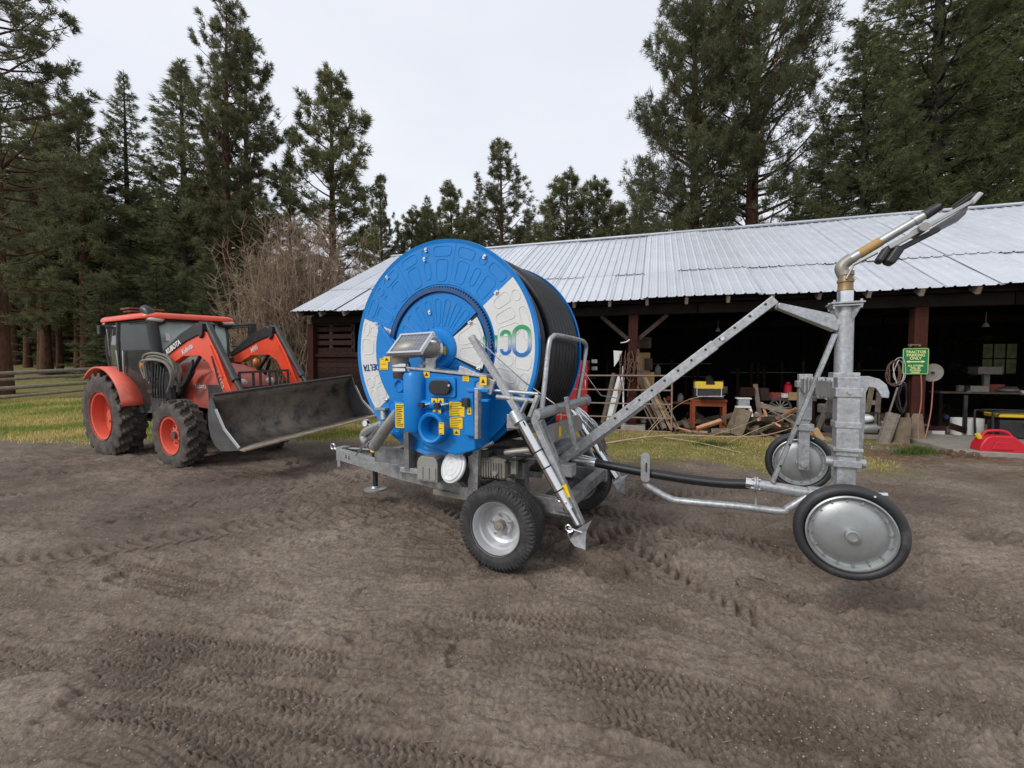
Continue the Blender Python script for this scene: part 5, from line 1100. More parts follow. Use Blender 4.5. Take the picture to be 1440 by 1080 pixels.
b = B(); b.box((.3, -.3, CZ+.22), (.30, .5, .025)).box((.3, -.3, CZ+.27), (.34, .56, .03)).box((.25, -.3, CZ+.18), (.05, .4, .1)); b.build('roof_bracket', M['rust'], TR, 0)
# exhaust
b = B(); pts = [V(q) for q in ((1.5, -.62, 1.5), (1.5, -.63, 1.8), (1.46, -.64, 2.2), (1.42, -.65, 2.52), (1.36, -.66, 2.66), (1.27, -.67, 2.7))]
b.pipe(smooth(pts, 4), .085, 16); ex = b.build('exhaust_stack', M['black'], TR); B().tube((1.275, -.67, 2.7), (1.262, -.671, 2.705), .068, n=16).build('exhaust_mouth', M['seat'], ex)
# hood
hs = []
secs = [(1.45, .40, 1.0, 1.76, .24), (2.0, .40, .98, 1.76, .25), (2.6, .39, .95, 1.70, .26), (3.0, .37, .95, 1.60, .25), (3.22, .33, .97, 1.48, .2), (3.30, .28, 1.0, 1.36, .1)]
P = []; nn = 13
for x, hw, z0, z1, rd in secs:
    pts = [(-hw, z0), (-hw, (z0+z1)/2), (-hw, z1-rd)]
    for k in range(1, 4): a = k*PI/8; pts.append((-hw+rd*(1-math.cos(a)), z1-rd+rd*math.sin(a)))
    full = pts+[(0, z1+.015)]+[(-a, c) for a, c in pts[::-1]]
    P += [(x, a, c) for a, c in full]
b = B(); b.add(P, [(j*nn+i, j*nn+i+1, (j+1)*nn+i+1, (j+1)*nn+i) for j in range(len(secs)-1) for i in range(nn-1)]+[tuple(range(5*nn, 6*nn))]); hood = b.build('hood', M['orangedusty'], TR, 35)
for y in (-.394, .394): B().box((2.75, y, 1.2), (.42, .02, .34)).build('side_vent', M['blackmetal'], hood, 0, .004)
B().box((3.29, 0, 1.18), (.05, .5, .3)).build('grille', M['black'], hood, 0, .01)
for s in (-1, 1): B().ball((3.26, s*.24, 1.40), .085, 12, (.6, 1, .8)).build('headlight', M['lens'], hood)
text('Kubota', 'lettering', M['cream'], hood, .12, basis((2.32, -.402, 1.34), (1, 0, 0), (0, 0, 1)), .002, bold=.003)
# brush guard, front weights frame
g = B()
for z in (1.05, 1.33, 1.58): g.beam((3.5, -.42, z), (3.5, .42, z), .035, .035)
for y in (-.42, -.2, -.08, .08, .2, .42): g.beam((3.5, y, .85), (3.5, y, 1.59), .03, .03, (0, 1, 0))
for y in (-.42, .42): g.beam((3.5, y, .95), (3.0, y*.9, .8), .05, .05)
g.build('brush_guard', M['blackmetal'], TR, 0); B().box((3.1, 0, .82), (.8, .6, .22)).build('front_frame', M['blackmetal'], TR, 0, .02)
# loader
for s in (-1, 1):
    y = -.52 if s < 0 else .66
    B().beam((1.72, y, .62), (1.66, y, 1.15), .22, .3, (1, 0, 0)).beam((1.66, y, 1.1), (1.5, y, 1.82), .16, .3, (1, 0, 0), .14, .22).build('loader_mast', M['blackmetal'], TR, 0, .012)
    B().box((1.7, s*.45, .75), (.5, .3, .4)).build('mast_bracket', M['blackmetal'], TR, 0, .02)
    arm = [(1.46, 1.74), (1.5, 1.90), (2.2, 2.16), (2.78, 2.30), (2.95, 2.24), (3.22, 1.86), (3.58, 1.16), (3.62, .9), (3.42, .92), (3.3, 1.2), (2.95, 1.74), (2.72, 1.86), (2.2, 1.86), (1.8, 1.72)]
    a_ = B().prism(arm, (0, y-.06, 0), (1, 0, 0), (0, 0, 1), (0, .12, 0)).build('loader_arm', M['orange'], TR, 0, .012)
    B().prism([(1.5, 1.91), (1.57, 1.85), (2.4, 2.12), (2.74, 2.2), (2.9, 2.29), (2.72, 2.4), (2.2, 2.24)], (0, y-.085, 0), (1, 0, 0), (0, 0, 1), (0, .17, 0)).build('arm_cover', M['black'], a_, 0, .01)
    B().prism([(3.02, 2.0), (3.3, 1.5), (3.34, 1.52), (3.06, 2.03)], (0, y-.075, 0), (1, 0, 0), (0, 0, 1), (0, .15, 0)).build('seam_plate', M['orange'], a_, 0)
    c = B(); c.tube((2.9, y, 2.38), (3.56, y, 1.46), .052, n=14).tube((3.5, y, 1.54), (3.7, y, 1.3), .035, n=12).tube((3.5, y, 1.54), (3.56, y, 1.46), .06, n=14).tube((2.86, y-.09, 2.34), (2.86, y+.09, 2.34), .05); c.build('bucket_cylinder', M['blackmetal'], TR)
    B().tube((1.72, y, 1.05), (2.35, y, 1.62), .05, n=12).tube((2.3, y, 1.58), (2.62, y, 1.86), .03, n=10).build('lift_cylinder', M['black'], TR)
    B().prism([(2.77, 2.26), (2.84, 2.42), (2.94, 2.38), (2.9, 2.2), (2.82, 2.14)], (0, y-.1, 0), (1, 0, 0), (0, 0, 1), (0, .2, 0)).build('knee_bracket', M['black'], TR, 0, .01)
    h = B()
    for k in range(3):
        o = .03*k; h.pipe(smooth([V(q) for q in ((1.75, y+s*.09, 1.7-o), (1.95, y+s*.1, 1.45-o), (2.2, y+s*.1, 1.42-o), (2.42, y+s*.09, 1.62-o), (2.55, y+s*.08, 1.8-o))], 5), .017, 7)
    h.build('hydraulic_hoses', M['black'], TR)
    h = B(); h.pipe(smooth([V(q) for q in ((3.1, y+s*.08, 1.85), (3.24, y+s*.09, 1.5), (3.42, y+s*.12, 1.18), (3.36, y+s*.1, 1.05), (3.5, y+s*.08, .98))], 5), .014, 7).build('bucket_hose', M['black'], TR)
ux = V((.7, 0, .26)).normalized(); uy = V((-.26, 0, .7)).normalized()
text('KUBOTA', 'lettering', M['whitepaint'], TR, .125, basis((1.98, -.609, 2.02), ux, uy), .002, bold=.004)
text('Kubota', 'lettering', M['cream'], TR, .12, basis((2.36, -.583, 1.98), ux, uy), .002, bold=.003)
text('LA1153', 'lettering', M['cream'], TR, .125, basis((3.22, -.583, 1.5), V((.36, 0, -.72)), V((.72, 0, .36))), .002, bold=.003)
text('M95', 'lettering', M['cream'], TR, .13, basis((2.3, .595, 1.98), ux, uy), .002, bold=.003)
# hoses and lever bundle between exhaust and mast
h = B(); rg_ = random.Random(9)
for k in range(11):
    y = -.56-.03*k*.5; z = 1.86+rg_.uniform(-.06, .06); h.pipe(smooth([V((1.42, y-.1, 1.5+rg_.uniform(-.15, .1))), V((1.4+rg_.uniform(-.06, .06), y-.12, z-.05)), V((1.62, y-.08, z+rg_.uniform(0, .06))), V((1.86, y+.02, z-.06)), V((1.96, y+.05, z-.28)), V((1.8+rg_.uniform(-.1, .1), y+.05, 1.25))], 5), .02, 7)
h.build('hose_bundle', M['engine'], TR)
B().box((1.68, -.62, 1.35), (.42, .1, .5)).box((1.6, -.66, .95), (.5, .14, .4)).build('valve_block', M['blackmetal'], TR, 0, .02)
h = B()
for k in range(5): x = 1.47+.09*k; h.pipe(smooth([V((x, -.7, 1.75-.02*k)), V((x+.02, -.74, 1.4)), V((x-.03, -.72, 1.1)), V((x+.03, -.68, .8))], 4), .014, 6)
h.build('valve_hoses', M['black'], TR)
B().ball((1.36, -.78, 1.72), .07, 10, (.8, 1, 1.3)).build('turn_signal', M['amber'], TR); B().ball((2.3, .62, 1.72), .07, 10, (.8, 1, 1.3)).build('turn_signal', M['amber'], TR)
# mirrors
b = B(); b.tube((1.3, .7, CZ-.05), (1.42, 1.12, CZ-.0), .022, n=8).tube((1.3, .7, CZ-.1), (1.42, 1.08, CZ-.05), .015, n=6); mo = b.build('mirror_arm', M['blackmetal'], TR)
rbm = B(); rbm.box((1.42, 1.13, CZ-.14), (.07, .17, .34)); rbm.build('mirror', M['black'], mo, 40, .025)
b = B(); b.pipe(smooth([V(q) for q in ((1.44, .68, 1.5), (1.42, .82, 1.6), (1.38, .84, 2.0), (1.34, .72, 2.06))], 4), .014, 6).build('handrail', M['blackmetal'], TR)
B().ball((-.3, -.74, 1.55), .09, 10, (.8, 1, 1)).build('rear_lamp', M['black'], TR); B().box((-.28, -.72, 2.40), (.12, .14, .18)).build('rear_lamp', M['black'], TR, 0, .02)
# bucket: curved shell, two cheeks, worn edge
bp = [(3.98, 1.25), (3.90, 1.14), (3.85, .98), (3.83, .8), (3.85, .64), (3.93, .52), (4.06, .45), (4.28, .47), (4.52, .50)]
bp = [(a+.2, c+.03) for a, c in bp]
P = []; BWd = 1.27
for y in (-BWd, BWd): P += [(a, y, c) for a, c in bp]
k = len(bp); b = B(); b.add(P, [(i, i+1, k+i+1, k+i) for i in range(k-1)]); bk = b.build('bucket', M['steelblade'], TR, 50); md = bk.modifiers.new('solid', 'SOLIDIFY'); md.thickness = .02; bk.location = (-.27, .27, .07); bk.rotation_euler = (math.radians(3), 0, 0)
B().box((4.19, 0, 1.292), (.1, 2*BWd, .03)).build('bucket_lip', M['blackmetal'], bk, 0, .006)
for s in (-1, 1):
    B().prism(bp+[(4.7, .57), (4.4, .81), (4.25, 1.08)], (0, s*(BWd+.001), 0), (1, 0, 0), (0, 0, 1), (0, s*.018, 0)).build('bucket_cheek', M['steelplate'], bk, 0)
    B().beam((4.25, s*(BWd+.01), 1.09), (4.4, s*(BWd+.01), .81), .035, .02, (0, 1, 0)).beam((4.4, s*(BWd+.01), .81), (4.7, s*(BWd+.01), .56), .035, .02, (0, 1, 0)).build('cheek_edge', M['silver'], bk, 0)
B().box((4.76, 0, .535), (.14, 2*BWd+.03, .022)).build('cutting_edge', M['wornedge'], bk, 0)
for y in (-.52, .52): B().box((3.9, y, .88), (.2, .2, .6)).build('bucket_bracket', M['blackmetal'], bk, 0, .01)
# ------------------------------------------------------------------ hose reel irrigator (local: x to the back = image right, y away, z up)
Mf = Frame(.38, 4.21, -26)
RL = thing('hose_reel_irrigator', 'large blue and pale grey hose reel machine on a two wheel galvanised chassis', 'irrigator', (.38, 4.21, 0), Mf.t)
def m(u, v, y): return Mf.y(u, v, y)
G, GD, Z_ = M['galv'], M['galv_dull'], M['zinc']
# wheels
impl = tyre(.345, .25, .215, 'impl', 208, 40).mesh('tyre', M['rubber'], 35)
for x, y, s in ((-.10, -.86, -1), (.06, .84, 1)):
    b = B(); W_ = .25; o = s*W_/2
    b.lathe([(.225, o*.96), (.225, o*.86), (.208, o*.84), (.196, o*.6), (.19, o*.4), (.172, o*.36), (.168, o*.1), (.16, -o*.15), (.14, -o*.25), (.09, -o*.2), (.085, o*.0), (0, o*.0)], (0, 0, 0), (0, 1, 0), 48)
    b.lathe([(.19, -o*.2), (.196, -o*.6), (.225, -o*.86), (.225, -o*.96)], (0, 0, 0), (0, 1, 0), 48)
    w = b.build('wheel', M['silver'], RL, 35); w.location = (x, y, .345)
    h = B(); h.tube((0, -o*.2, 0), (0, o*.45, 0), .045, .042, 16).tube((0, o*.45, 0), (0, o*.52, 0), .03, .02, 12)
    h.build('hub_cap', M['engine'], w)
    h = B()
    for k in range(5): a = k*2*PI/5+.4; h.tube((.085*math.cos(a), -o*.1, .085*math.sin(a)), (.085*math.cos(a), o*.2, .085*math.sin(a)), .012, n=6)
    h.build('wheel_bolts', M['zinc'], w); inst('tyre', impl, w)
# chassis
ch = [(V((-2.80, -.06, .545)), V((-1.5, -.40, .52))), (V((-1.5, -.40, .52)), V((-.35, -.60, .50)))]
for s in (1, -1):
    for i, (a, c) in enumerate(ch):
        a = V((a.x, a.y*s, a.z)); c = V((c.x, c.y*s, c.z)); B().channel(a, c, .07, .135, .009, flip=s).build('chassis_beam', G if i == 0 else GD, RL, 0, .002)
    B().beam((-.35, -.6*s, .50), (.42, -.6*s, .48), .08, .13).build('chassis_beam', GD, RL, 0, .004)
B().beam((-1.0, -.56, .43), (.3, -.56, .40), .04, .05).build('lower_rail', M['engine'], RL, 0, .003)
B().beam((.36, -.66, .50), (.36, .66, .50), .09, .10).build('rear_crossbeam', GD, RL, 0, .006)
for x in (-2.1, -1.35, -.6): y = .1+.2*(x+2.8); B().beam((x, -y, .53), (x, y, .53), .08, .1).build('crossbeam', GD, RL, 0, .004)
B().beam((0, -.8, .345), (0, .8, .345), .09, .09).beam((-.05, -.6, .4), (-.05, -.6, .5), .1, .1, (0, 1, 0)).build('axle', GD, RL, 0, .005)
B().tube((.407, -.56, .5), (.412, -.56, .5), .022, n=20).build('round_sticker', M['whitepaint'], RL)
hb = B(); hb.box((-2.84, 0, .55), (.1, .13, .17)).tube((-2.87, 0, .56), (-2.99, 0, .60), .02).pipe([V((-3.02+.035*math.cos(a), 0, .62+.035*math.sin(a))) for a in [2*PI*i/12 for i in range(12)]], .011, 6, closed=True).box((-2.83, -.07, .44), (.05, .02, .1)); hb.build('hitch', G, RL, 30)
B().box((-2.62, -.139, .545), (.05, .006, .045)).build('hole_mark', M['seat'], RL, 0)
B().box((-2.55, -.157, .54), (.05, .006, .045)).build('hole_mark', M['seat'], RL, 0)
# jack
jk = B(); jk.tube((-2.22, -.08, .42), (-2.22, -.08, .84), .04, n=12); jk.box((-2.22, -.08, .85), (.13, .11, .05)); jo = jk.build('jack', M['black'], RL)
B().tube((-2.22, -.08, .2), (-2.22, -.08, .5), .03).build('jack_inner', M['blackmetal'], jo); B().lathe([(0, .22), (.045, .22), (.06, .2), (.13, .19), (.13, .175), (0, .175)], (-2.22, -.08, 0), (0, 0, 1), 24).build('jack_foot', G, jo)
B().box((-2.22, -.125, .70), (.055, .006, .13)).build('warning_label', M['yellow'], jo, 0)
# turntable, reel saddle
B().lathe([(.46, .58), (.52, .58), (.52, .66), (.46, .66)], (-.86, 0, 0), (0, 0, 1), 40, True).build('turntable_ring', G, RL)
for s in (-1, 1): B().box((-.86, s*.57, .74), (1.7, .1, .14)).build('reel_saddle', GD, RL, 0, .005)
for x in (-1.55, -.2): B().beam((x, -.57, .74), (x, .6, .74), .1, .12).build('saddle_tie', GD, RL, 0, .005)
p0, p1 = m(576, 616, -.72), m(577, 660, -.66); B().beam((p1.x, -.66, p1.z), (p0.x, -.72, p0.z+.1), .11, .06, (1, 0, 0)).build('support_post', GD, RL, 0, .004)
B().box((p1.x+.02, -.66, p1.z), (.22, .1, .05)).build('support_foot', G, RL, 0, .004)
q0, q1 = m(668.5, 548, -.93), m(669, 676, -.75); B().beam((q1.x, -.78, .52), (q0.x, -.93, q0.z), .10, .05, (0, 1, 0)).build('frame_post', G, RL, 0, .004)
# ---- drum
DC = V((-.86, 0, 1.81)); DR = 1.01; DY0, DY1 = -.655, .50
def dp(r, a, y): a = math.radians(a); return V((DC.x+r*math.cos(a), y, DC.z+r*math.sin(a)))
drum = B(); 
drum.lathe([(.16, 0), (.2, .015), (.52, .012), (.545, .0), (.60, -.004), (.96, -.004), (.985, -.012), (DR, -.02), (DR+.004, .0), (DR, .03), (.97, .035), (.5, .03), (.16, .03)], (DC.x, DY0, DC.z), (0, 1, 0), 128)
dr = drum.build('near_flange', M['blue'], RL, 30)
B().lathe([(.16, 0), (DR-.02, 0), (DR, -.02), (DR+.004, .01), (DR, .03), (.16, .03)], (DC.x, DY1, DC.z), (0, 1, 0), 128).build('far_flange', M['blue'], RL, 30)
B().tube((DC.x, DY0, DC.z), (DC.x, DY1, DC.z), .5, n=48).build('drum_core', M['hose'], RL)
# sector panels: blue ones and pale ones, each with pressed ridges
def sector(b, r0, r1, a0, a1, y, th, n=10):
    P = []
    for yy in (y, y-th):
        for i in range(n+1):
            a = a0+(a1-a0)*i/n; P.append(dp(r0, a, yy)); P.append(dp(r1, a, yy))
    o = 2*(n+1); F = []
    for i in range(n): F += [(2*i, 2*i+1, 2*i+3, 2*i+2), (o+2*i, o+2*i+2, o+2*i+3, o+2*i+1), (2*i+1, o+2*i+1, o+2*i+3, 2*i+3), (2*i, 2*i+2, o+2*i+2, o+2*i)]
    F += [(0, o, o+1, 1), (2*n, 2*n+1, o+2*n+1, o+2*n)]
    b.add(P, F)
def cell(b, r0, r1, a0, a1, y, rad=.005, cr=.03):
    """rounded ridge loop pressed into a panel"""
    pts = []
    def arc(r, a, b_): 
        for k in range(5): pts.append(dp(r, a+(b_-a)*k/4, y))
    d0 = math.degrees(cr/r0); d1 = math.degrees(cr/r1)
    arc(r1, a0+d1, a1-d1); pts.append(dp(r1-cr*.3, a1-d1*.3, y)); pts.append(dp(r1-cr, a1, y))
    pts.append(dp(r0+cr, a1, y)); pts.append(dp(r0+cr*.3, a1-d0*.3, y)); arc(r0, a1-d0, a0+d0)
    pts.append(dp(r0+cr*.3, a0+d0*.3, y)); pts.append(dp(r0+cr, a0, y)); pts.append(dp(r1-cr, a0, y)); pts.append(dp(r1-cr*.3, a0+d1*.3, y))
    b.pipe(pts, rad, 6, closed=True)
YP = DY0-.005
def panel(name, r0, r1, a0, a1, mt, cells, th=.006, label=None):
    b = B(); sector(b, r0, r1, a0+.08, a1-.08, YP, th, max(4, int((a1-a0)/4)))
    for c in cells: cell(b, c[0], c[1], c[2], c[3], YP-th+.0, c[4] if len(c) > 4 else .0042)
    return b.build(name, mt, RL, 35, label=label)
def outer_cells(a0, a1):
    A = a1-a0; C_ = []; k = max(1, round(A/36.))
    for i in range(k):
        s = a0+A*i/k; w = A/k
        C_ += [(.86, .95, s+w*.06, s+w*.36), (.87, .95, s+w*.44, s+w*.56), (.86, .95, s+w*.66, s+w*.94), (.63, .83, s+w*.10, s+w*.32), (.66, .83, s+w*.44, s+w*.56), (.63, .83, s+w*.68, s+w*.90)]
    return C_
def inner_cells(a0, a1):
    A = a1-a0; k = max(1, round(A/36.)); C_ = []
    for i in range(k):
        s = a0+A*i/k; w = A/k; C_ += [(.22, .47, s+w*.12, s+w*.40), (.22, .47, s+w*.6, s+w*.88)]
    return C_
for a0, a1 in ((38, 78), (78, 120), (120, 160), (218, 256), (256, 296), (296, 334)): panel('blue_panel', .605, .975, a0, a1, M['blue'], outer_cells(a0, a1))
for a0, a1 in ((38, 98), (98, 160), (160, 218), (218, 276), (276, 334)): panel('blue_inner_panel', .2, .52, a0, a1, M['blue'], inner_cells(a0, a1))
def cr_cells(a0, fl):
    f = lambda p, q: (a0+min(p, q), a0+max(p, q)) if not fl else (a0+64-max(p, q), a0+64-min(p, q))
    L_ = [(.88, .95, 52, 58), (.70, .86, 54, 61), (.66, .84, 44, 51), (.88, .95, 30, 48), (.64, .85, 34, 41), (.88, .95, 3, 12), (.80, .95, 14, 22), (.64, .78, 14, 21), (.64, .84, 4, 11)]
    return [(r0, r1, *f(p, q)) for r0, r1, p, q in L_]
pr_ = panel('pale_panel', .605, .975, -26, 38, M['cream'], cr_cells(-26, False), label='pale grey right hand panel with green and blue lettering')
pl_ = panel('pale_panel', .605, .975, 160, 218, M['cream'], [(.88, .95, 162, 170), (.80, .95, 172, 182), (.70, .86, 163, 169), (.88, .95, 206, 216), (.76, .86, 206, 215), (.86, .95, 198, 204), (.7, .84, 198, 204)], label='pale grey left hand panel with navy lettering')
panel('pale_inner_panel', .2, .50, -22, 34, M['cream'], [(.24, .47, -18, 2), (.24, .47, 8, 30)])
# clips
cl = B()
for r_, a in ((.78, 38), (.42, 34), (.47, -22), (.80, 160), (.80, 218), (.55, -26), (.86, 100), (.36, 105), (.94, 58), (.94, 98), (.94, 130)):
    c = dp(r_, a, YP-.014); u = (dp(r_+.1, a, 0)-dp(r_, a, 0)).normalized(); b = B(); R3 = Matrix(((u.x, 0, -u.z), (0, 1, 0), (u.z, 0, u.x)))
    b.box(c, (.04, .014, .024), R3); b.tube(c+V((0, -.006, 0)), c+V((0, -.02, 0)), .008, n=8); b.build('panel_clip', Z_, RL, 30)
# gear ring
gr = B(); nt = 120; P = []
for i in range(nt*2):
    a = 360*i/(nt*2); r_ = .585 if (i % 2) else .565
    for y in (YP-.03, YP+.004): P += [dp(r_, a-.5, y), dp(.535, a-.5, y)]
n2 = nt*2; F = []
for i in range(n2):
    j = (i+1) % n2; F += [(4*i, 4*i+1, 4*j+1, 4*j), (4*i, 4*j, 4*j+2, 4*i+2), (4*i+1, 4*i+3, 4*j+3, 4*j+1)]
gr.add(P, F); gr.build('gear_ring', mat('dark blue gear ring', (.008, .07, .22), (.01, .05, .15), rough=.5, dirt=(.05, .05, .05), dirt_amt=.3), RL, 20)
# hose coils: near windings one layer lower than the far ones
yy = DY0+.045; pitch = .0935
for k in range(12):
    y = DY0+.078+k*pitch; R_ = .925 if k < 4 else .995
    b = B(); b.lathe([(R_-.05+.05*math.cos(a), .0435*math.sin(a)) for a in [2*PI*i/14 for i in range(14)]], (DC.x, y, DC.z), (0, 1, 0), 110, True); b.build('hose_coil', M['hose'], RL, 60)
# lettering, turned upside down as the reel stands
um = lambda r_, a: dp(r_, a, YP-.0075)
def gradm():
    g = bpy.data.materials.new('green to blue lettering'); g.use_nodes = True; N, L = g.node_tree.nodes, g.node_tree.links; tc = N.new('ShaderNodeTexCoord'); sx = N.new('ShaderNodeSeparateXYZ'); cr_ = N.new('ShaderNodeValToRGB')
    L.new(tc.outputs['Generated'], sx.inputs[0]); L.new(sx.outputs[2], cr_.inputs[0]); e = cr_.color_ramp.elements; e[0].position = .15; e[0].color = (.01, .13, .42, 1); e[1].position = .85; e[1].color = (.01, .28, .09, 1); q = e.new(.5); q.color = (.42, .48, .5, 1)
    L.new(cr_.outputs[0], N['Principled BSDF'].inputs['Base Color']); N['Principled BSDF'].inputs['Roughness'].default_value = .4; return g
gm_ = gradm()
def ribbon(b, pts, w, closed=False):
    n = len(pts); L_ = []
    for i in range(n):
        p0 = pts[(i-1) % n] if closed or i else pts[0]; p1 = pts[(i+1) % n] if closed or i < n-1 else pts[-1]
        d = V((p1[0]-p0[0], p1[1]-p0[1])).normalized(); L_.append(((pts[i][0]-d.y*w/2, pts[i][1]+d.x*w/2), (pts[i][0]+d.y*w/2, pts[i][1]-d.x*w/2)))
    P = [(x, y, z) for pr in L_ for (x, z) in pr for y in (YP-.0068, YP-.0105)]; F = []
    for i in range(n if closed else n-1):
        j = (i+1) % n; F += [(4*i+1, 4*i+3, 4*j+3, 4*j+1), (4*i, 4*i+1, 4*j+1, 4*j), (4*i+2, 4*j+2, 4*j+3, 4*i+3)]
    b.add(P, F)
def glyph(u0, u1, v0, v1, kind, w):
    a, c = m(u0, v0, YP), m(u1, v1, YP); cx, cz, W_, H_ = (a.x+c.x)/2, (a.z+c.z)/2, abs(c.x-a.x)-w, abs(a.z-c.z)-w; b = B()
    if kind == 'O': ribbon(b, [(cx+p, cz+q) for p, q in rrect(W_, H_, W_*.48, 8)], w, True)
    elif kind == 'C':                                             # rotated by 180 degrees, so it opens to the left
        pts = [(-W_/2, H_/2-W_*.5)]+[(-W_*.5*math.cos(t), H_/2-W_*.5+W_*.5*math.sin(t)) for t in [PI*i/14 for i in range(1, 15)]]+[(W_*.5*math.cos(t), -H_/2+W_*.5-W_*.5*math.sin(t)) for t in [PI*i/14 for i in range(0, 15)]]
        ribbon(b, [(cx+p, cz+q) for p, q in pts], w)
    elif kind == 'M': ribbon(b, [(cx-W_/2, cz+H_/2), (cx-W_/2+.001, cz-H_/2), (cx, cz+H_*.3), (cx+W_/2-.001, cz-H_/2), (cx+W_/2, cz+H_/2)], w)
    else: ribbon(b, [(cx, cz+H_/2), (cx, cz-H_/2)], w)
    b.build('letter', gm_, pr_, 0)
glyph(720.5, 748, 457.5, 502, 'O', .034); glyph(703.5, 719.5, 464, 499.5, 'C', .03); glyph(685, 700, 470, 497, 'M', .026); glyph(680, 683, 471, 497, 'I', .026)
for i, chx in enumerate('DELTA'):
    p = m(531-4.4*i, 515.5+i*.4, YP-.009); text(chx, 'letter', M['navy'], pl_, .09, basis((p.x, YP-.009, p.z), (-1, 0, 0), (0, 0, -1)), .001, bold=.003, sx=.8)
# hub and static shield
B().lathe([(0, -.03), (.17, -.03), (.19, -.015), (.2, .0), (.2, .02)], (DC.x, YP-.02, DC.z), (0, 1, 0), 40).build('hub_plate', M['blue'], RL, 30)
sh = B(); poly = []
for a in range(162, 292, 6): poly.append((.715*math.cos(math.radians(a)), .715*math.sin(math.radians(a))))
poly += [(.3, -.62), (.42, -.25), (-.1, -.12), (-.36, .02)]
B().prism(poly, (DC.x, YP-.035, DC.z), (1, 0, 0), (0, 0, 1), (0, -.03, 0)).build('shield_plate', M['blue'], RL, 25, .004)
B().beam(dp(.70, 160, YP-.07), dp(.36, 200, YP-.075), .05, .03, (0, 1, 0)).build('shield_rib', M['blue'], RL, 0, .006)
lw = B(); a_, b_, c_, d_ = m(673, 545, -.76), m(725, 560, -.76), m(715, 592, -.76), m(673, 632, -.76)
B().prism([(p.x, p.z) for p in (a_, m(700, 552, -.76), m(722, 574, -.76), m(705, 600, -.76), d_)], (0, -.70, 0), (1, 0, 0), (0, 0, 1), (0, -.03, 0)).build('side_guard', M['blue'], RL, 25, .004)
# gearbox housing
HY = -.98
def h(u, v, y=HY): p = m(u, v, y); return (p.x, p.z)
hous = [h(574, 519), h(683, 531), h(668, 539), h(668, 634), h(640, 641), h(600, 628), h(570, 606), h(568, 560)]
B().prism(hous, (0, HY, 0), (1, 0, 0), (0, 0, 1), (0, .26, 0)).build('gearbox_housing', M['blue'], RL, 25, .018)
c0, c1 = m(584, 524, HY), m(584, 606, HY); B().lathe([(0, 0), (.085, 0), (.1, .03), (.105, (c0.z-c1.z)-.03), (.09, c0.z-c1.z), (0, c0.z-c1.z)], (c0.x, HY+.0, c1.z), (0, 0, 1), 24).build('gearbox_column', M['blue'], RL, 40)
l0 = [h(554, 563, HY), h(574, 566, HY), h(574, 606, HY), h(556, 601, HY)]; B().prism(l0, (0, HY-.02, 0), (1, 0, 0), (0, 0, 1), (0, .25, 0)).build('gearbox_side_box', M['blue'], RL, 25, .025)
tp = [m(573, 517, HY), m(686, 529.5, HY)]; B().beam((tp[0].x, HY+.1, tp[0].z+.0), (tp[1].x, HY+.1, tp[1].z+.0), .24, .018).build('top_plate', G, RL, 0, .003)
B().beam((tp[0].x+.5, HY+.05, tp[0].z-.04), (tp[1].x+.05, HY-.0, tp[1].z-.09), .02, .12, (0, 0, 1)).build('top_bracket', G, RL, 0, .003)
# raised door frame + black oval cover
fr = [h(606, 529), h(642, 532), h(642, 560), h(606, 557)]; cx = sum(p[0] for p in fr)/4; cz = sum(p[1] for p in fr)/4
w_, h_ = fr[1][0]-fr[0][0], fr[0][1]-fr[3][1]
B().prism([(cx+a, cz+c) for a, c in rrect(w_, h_, .025)], (0, HY, 0), (1, 0, 0), (0, 0, 1), (0, -.02, 0)).build('cover_frame', M['blue'], RL, 25, .006)
B().prism([(cx-.01+a, cz+c) for a, c in rrect(w_*.82, h_*.72, .055)], (0, HY-.02, 0), (1, 0, 0), (0, 0, 1), (0, -.035, 0)).build('oval_cover', M['black'], RL, 25, .008)
sc_ = m(631, 542, HY-.06); B().tube((sc_.x, HY-.055, sc_.z), (sc_.x, HY-.062, sc_.z), .01).build('cover_screw', Z_, RL)
for q_ in (((cx+.34, HY-.0, cz-.02), (.2, .04, .03)), ((cx+.3, HY, cz-.1), (.28, .05, .025)), ((cx-.24, HY-.02, cz-.0), (.05, .05, .1))): B().box(*q_).build('housing_rib', M['blue'], RL, 0, .008)
# ports
p = m(606.5, 602, HY-.08); B().lathe([(.135, .09), (.13, .0), (.118, -.012), (.1, -.005), (.085, .03), (.08, .09), (0, .09)], (p.x, HY-.09, p.z), (0, 1, 0), 40).build('suction_port', M['blue'], RL, 40)
B().lathe([(.06, 0), (.055, .05), (0, .05)], (p.x, HY+.0, p.z), (0, 1, 0), 20).build('port_bore', M['ink'], RL)
p = m(563.5, 543, HY); B().lathe([(.06, .14), (.06, .0), (.05, -.01), (.035, .01), (0, .01)], (p.x, HY-.02, p.z), (0, 1, 0), 28).build('shaft_port', M['blue'], RL, 40)
p = m(608, 586, HY); B().tube((m(592, 569, HY).x, HY-.01, m(592, 569, HY).z), (m(630, 569, HY).x, HY-.01, m(630, 569, HY).z), .045, n=16).build('valve_body', M['blue'], RL)
for u, v in ((594, 570), (616, 570.5)):
    q = m(u, v, HY-.09); B().tube((q.x+.06, HY-.03, q.z+.015), (q.x, HY-.09, q.z), .01).build('knob_stem', Z_, RL); B().lathe([(0, -.02), (.026, -.02), (.028, 0), (.026, .02), (0, .02)], (q.x, HY-.1, q.z), (0, 1, 0), 6).build('knob', M['black'], RL)
q = [h(656, 570), h(667, 571), h(668, 612), h(655, 612)]; B().prism([h(655, 556, HY-.04), h(666, 552, HY-.04), h(668, 614, HY-.04), h(653, 612, HY-.04)], (0, HY-.05, 0), (1, 0, 0), (0, 0, 1), (0, .08, 0)).build('side_bracket', M['blue'], RL, 25, .008)
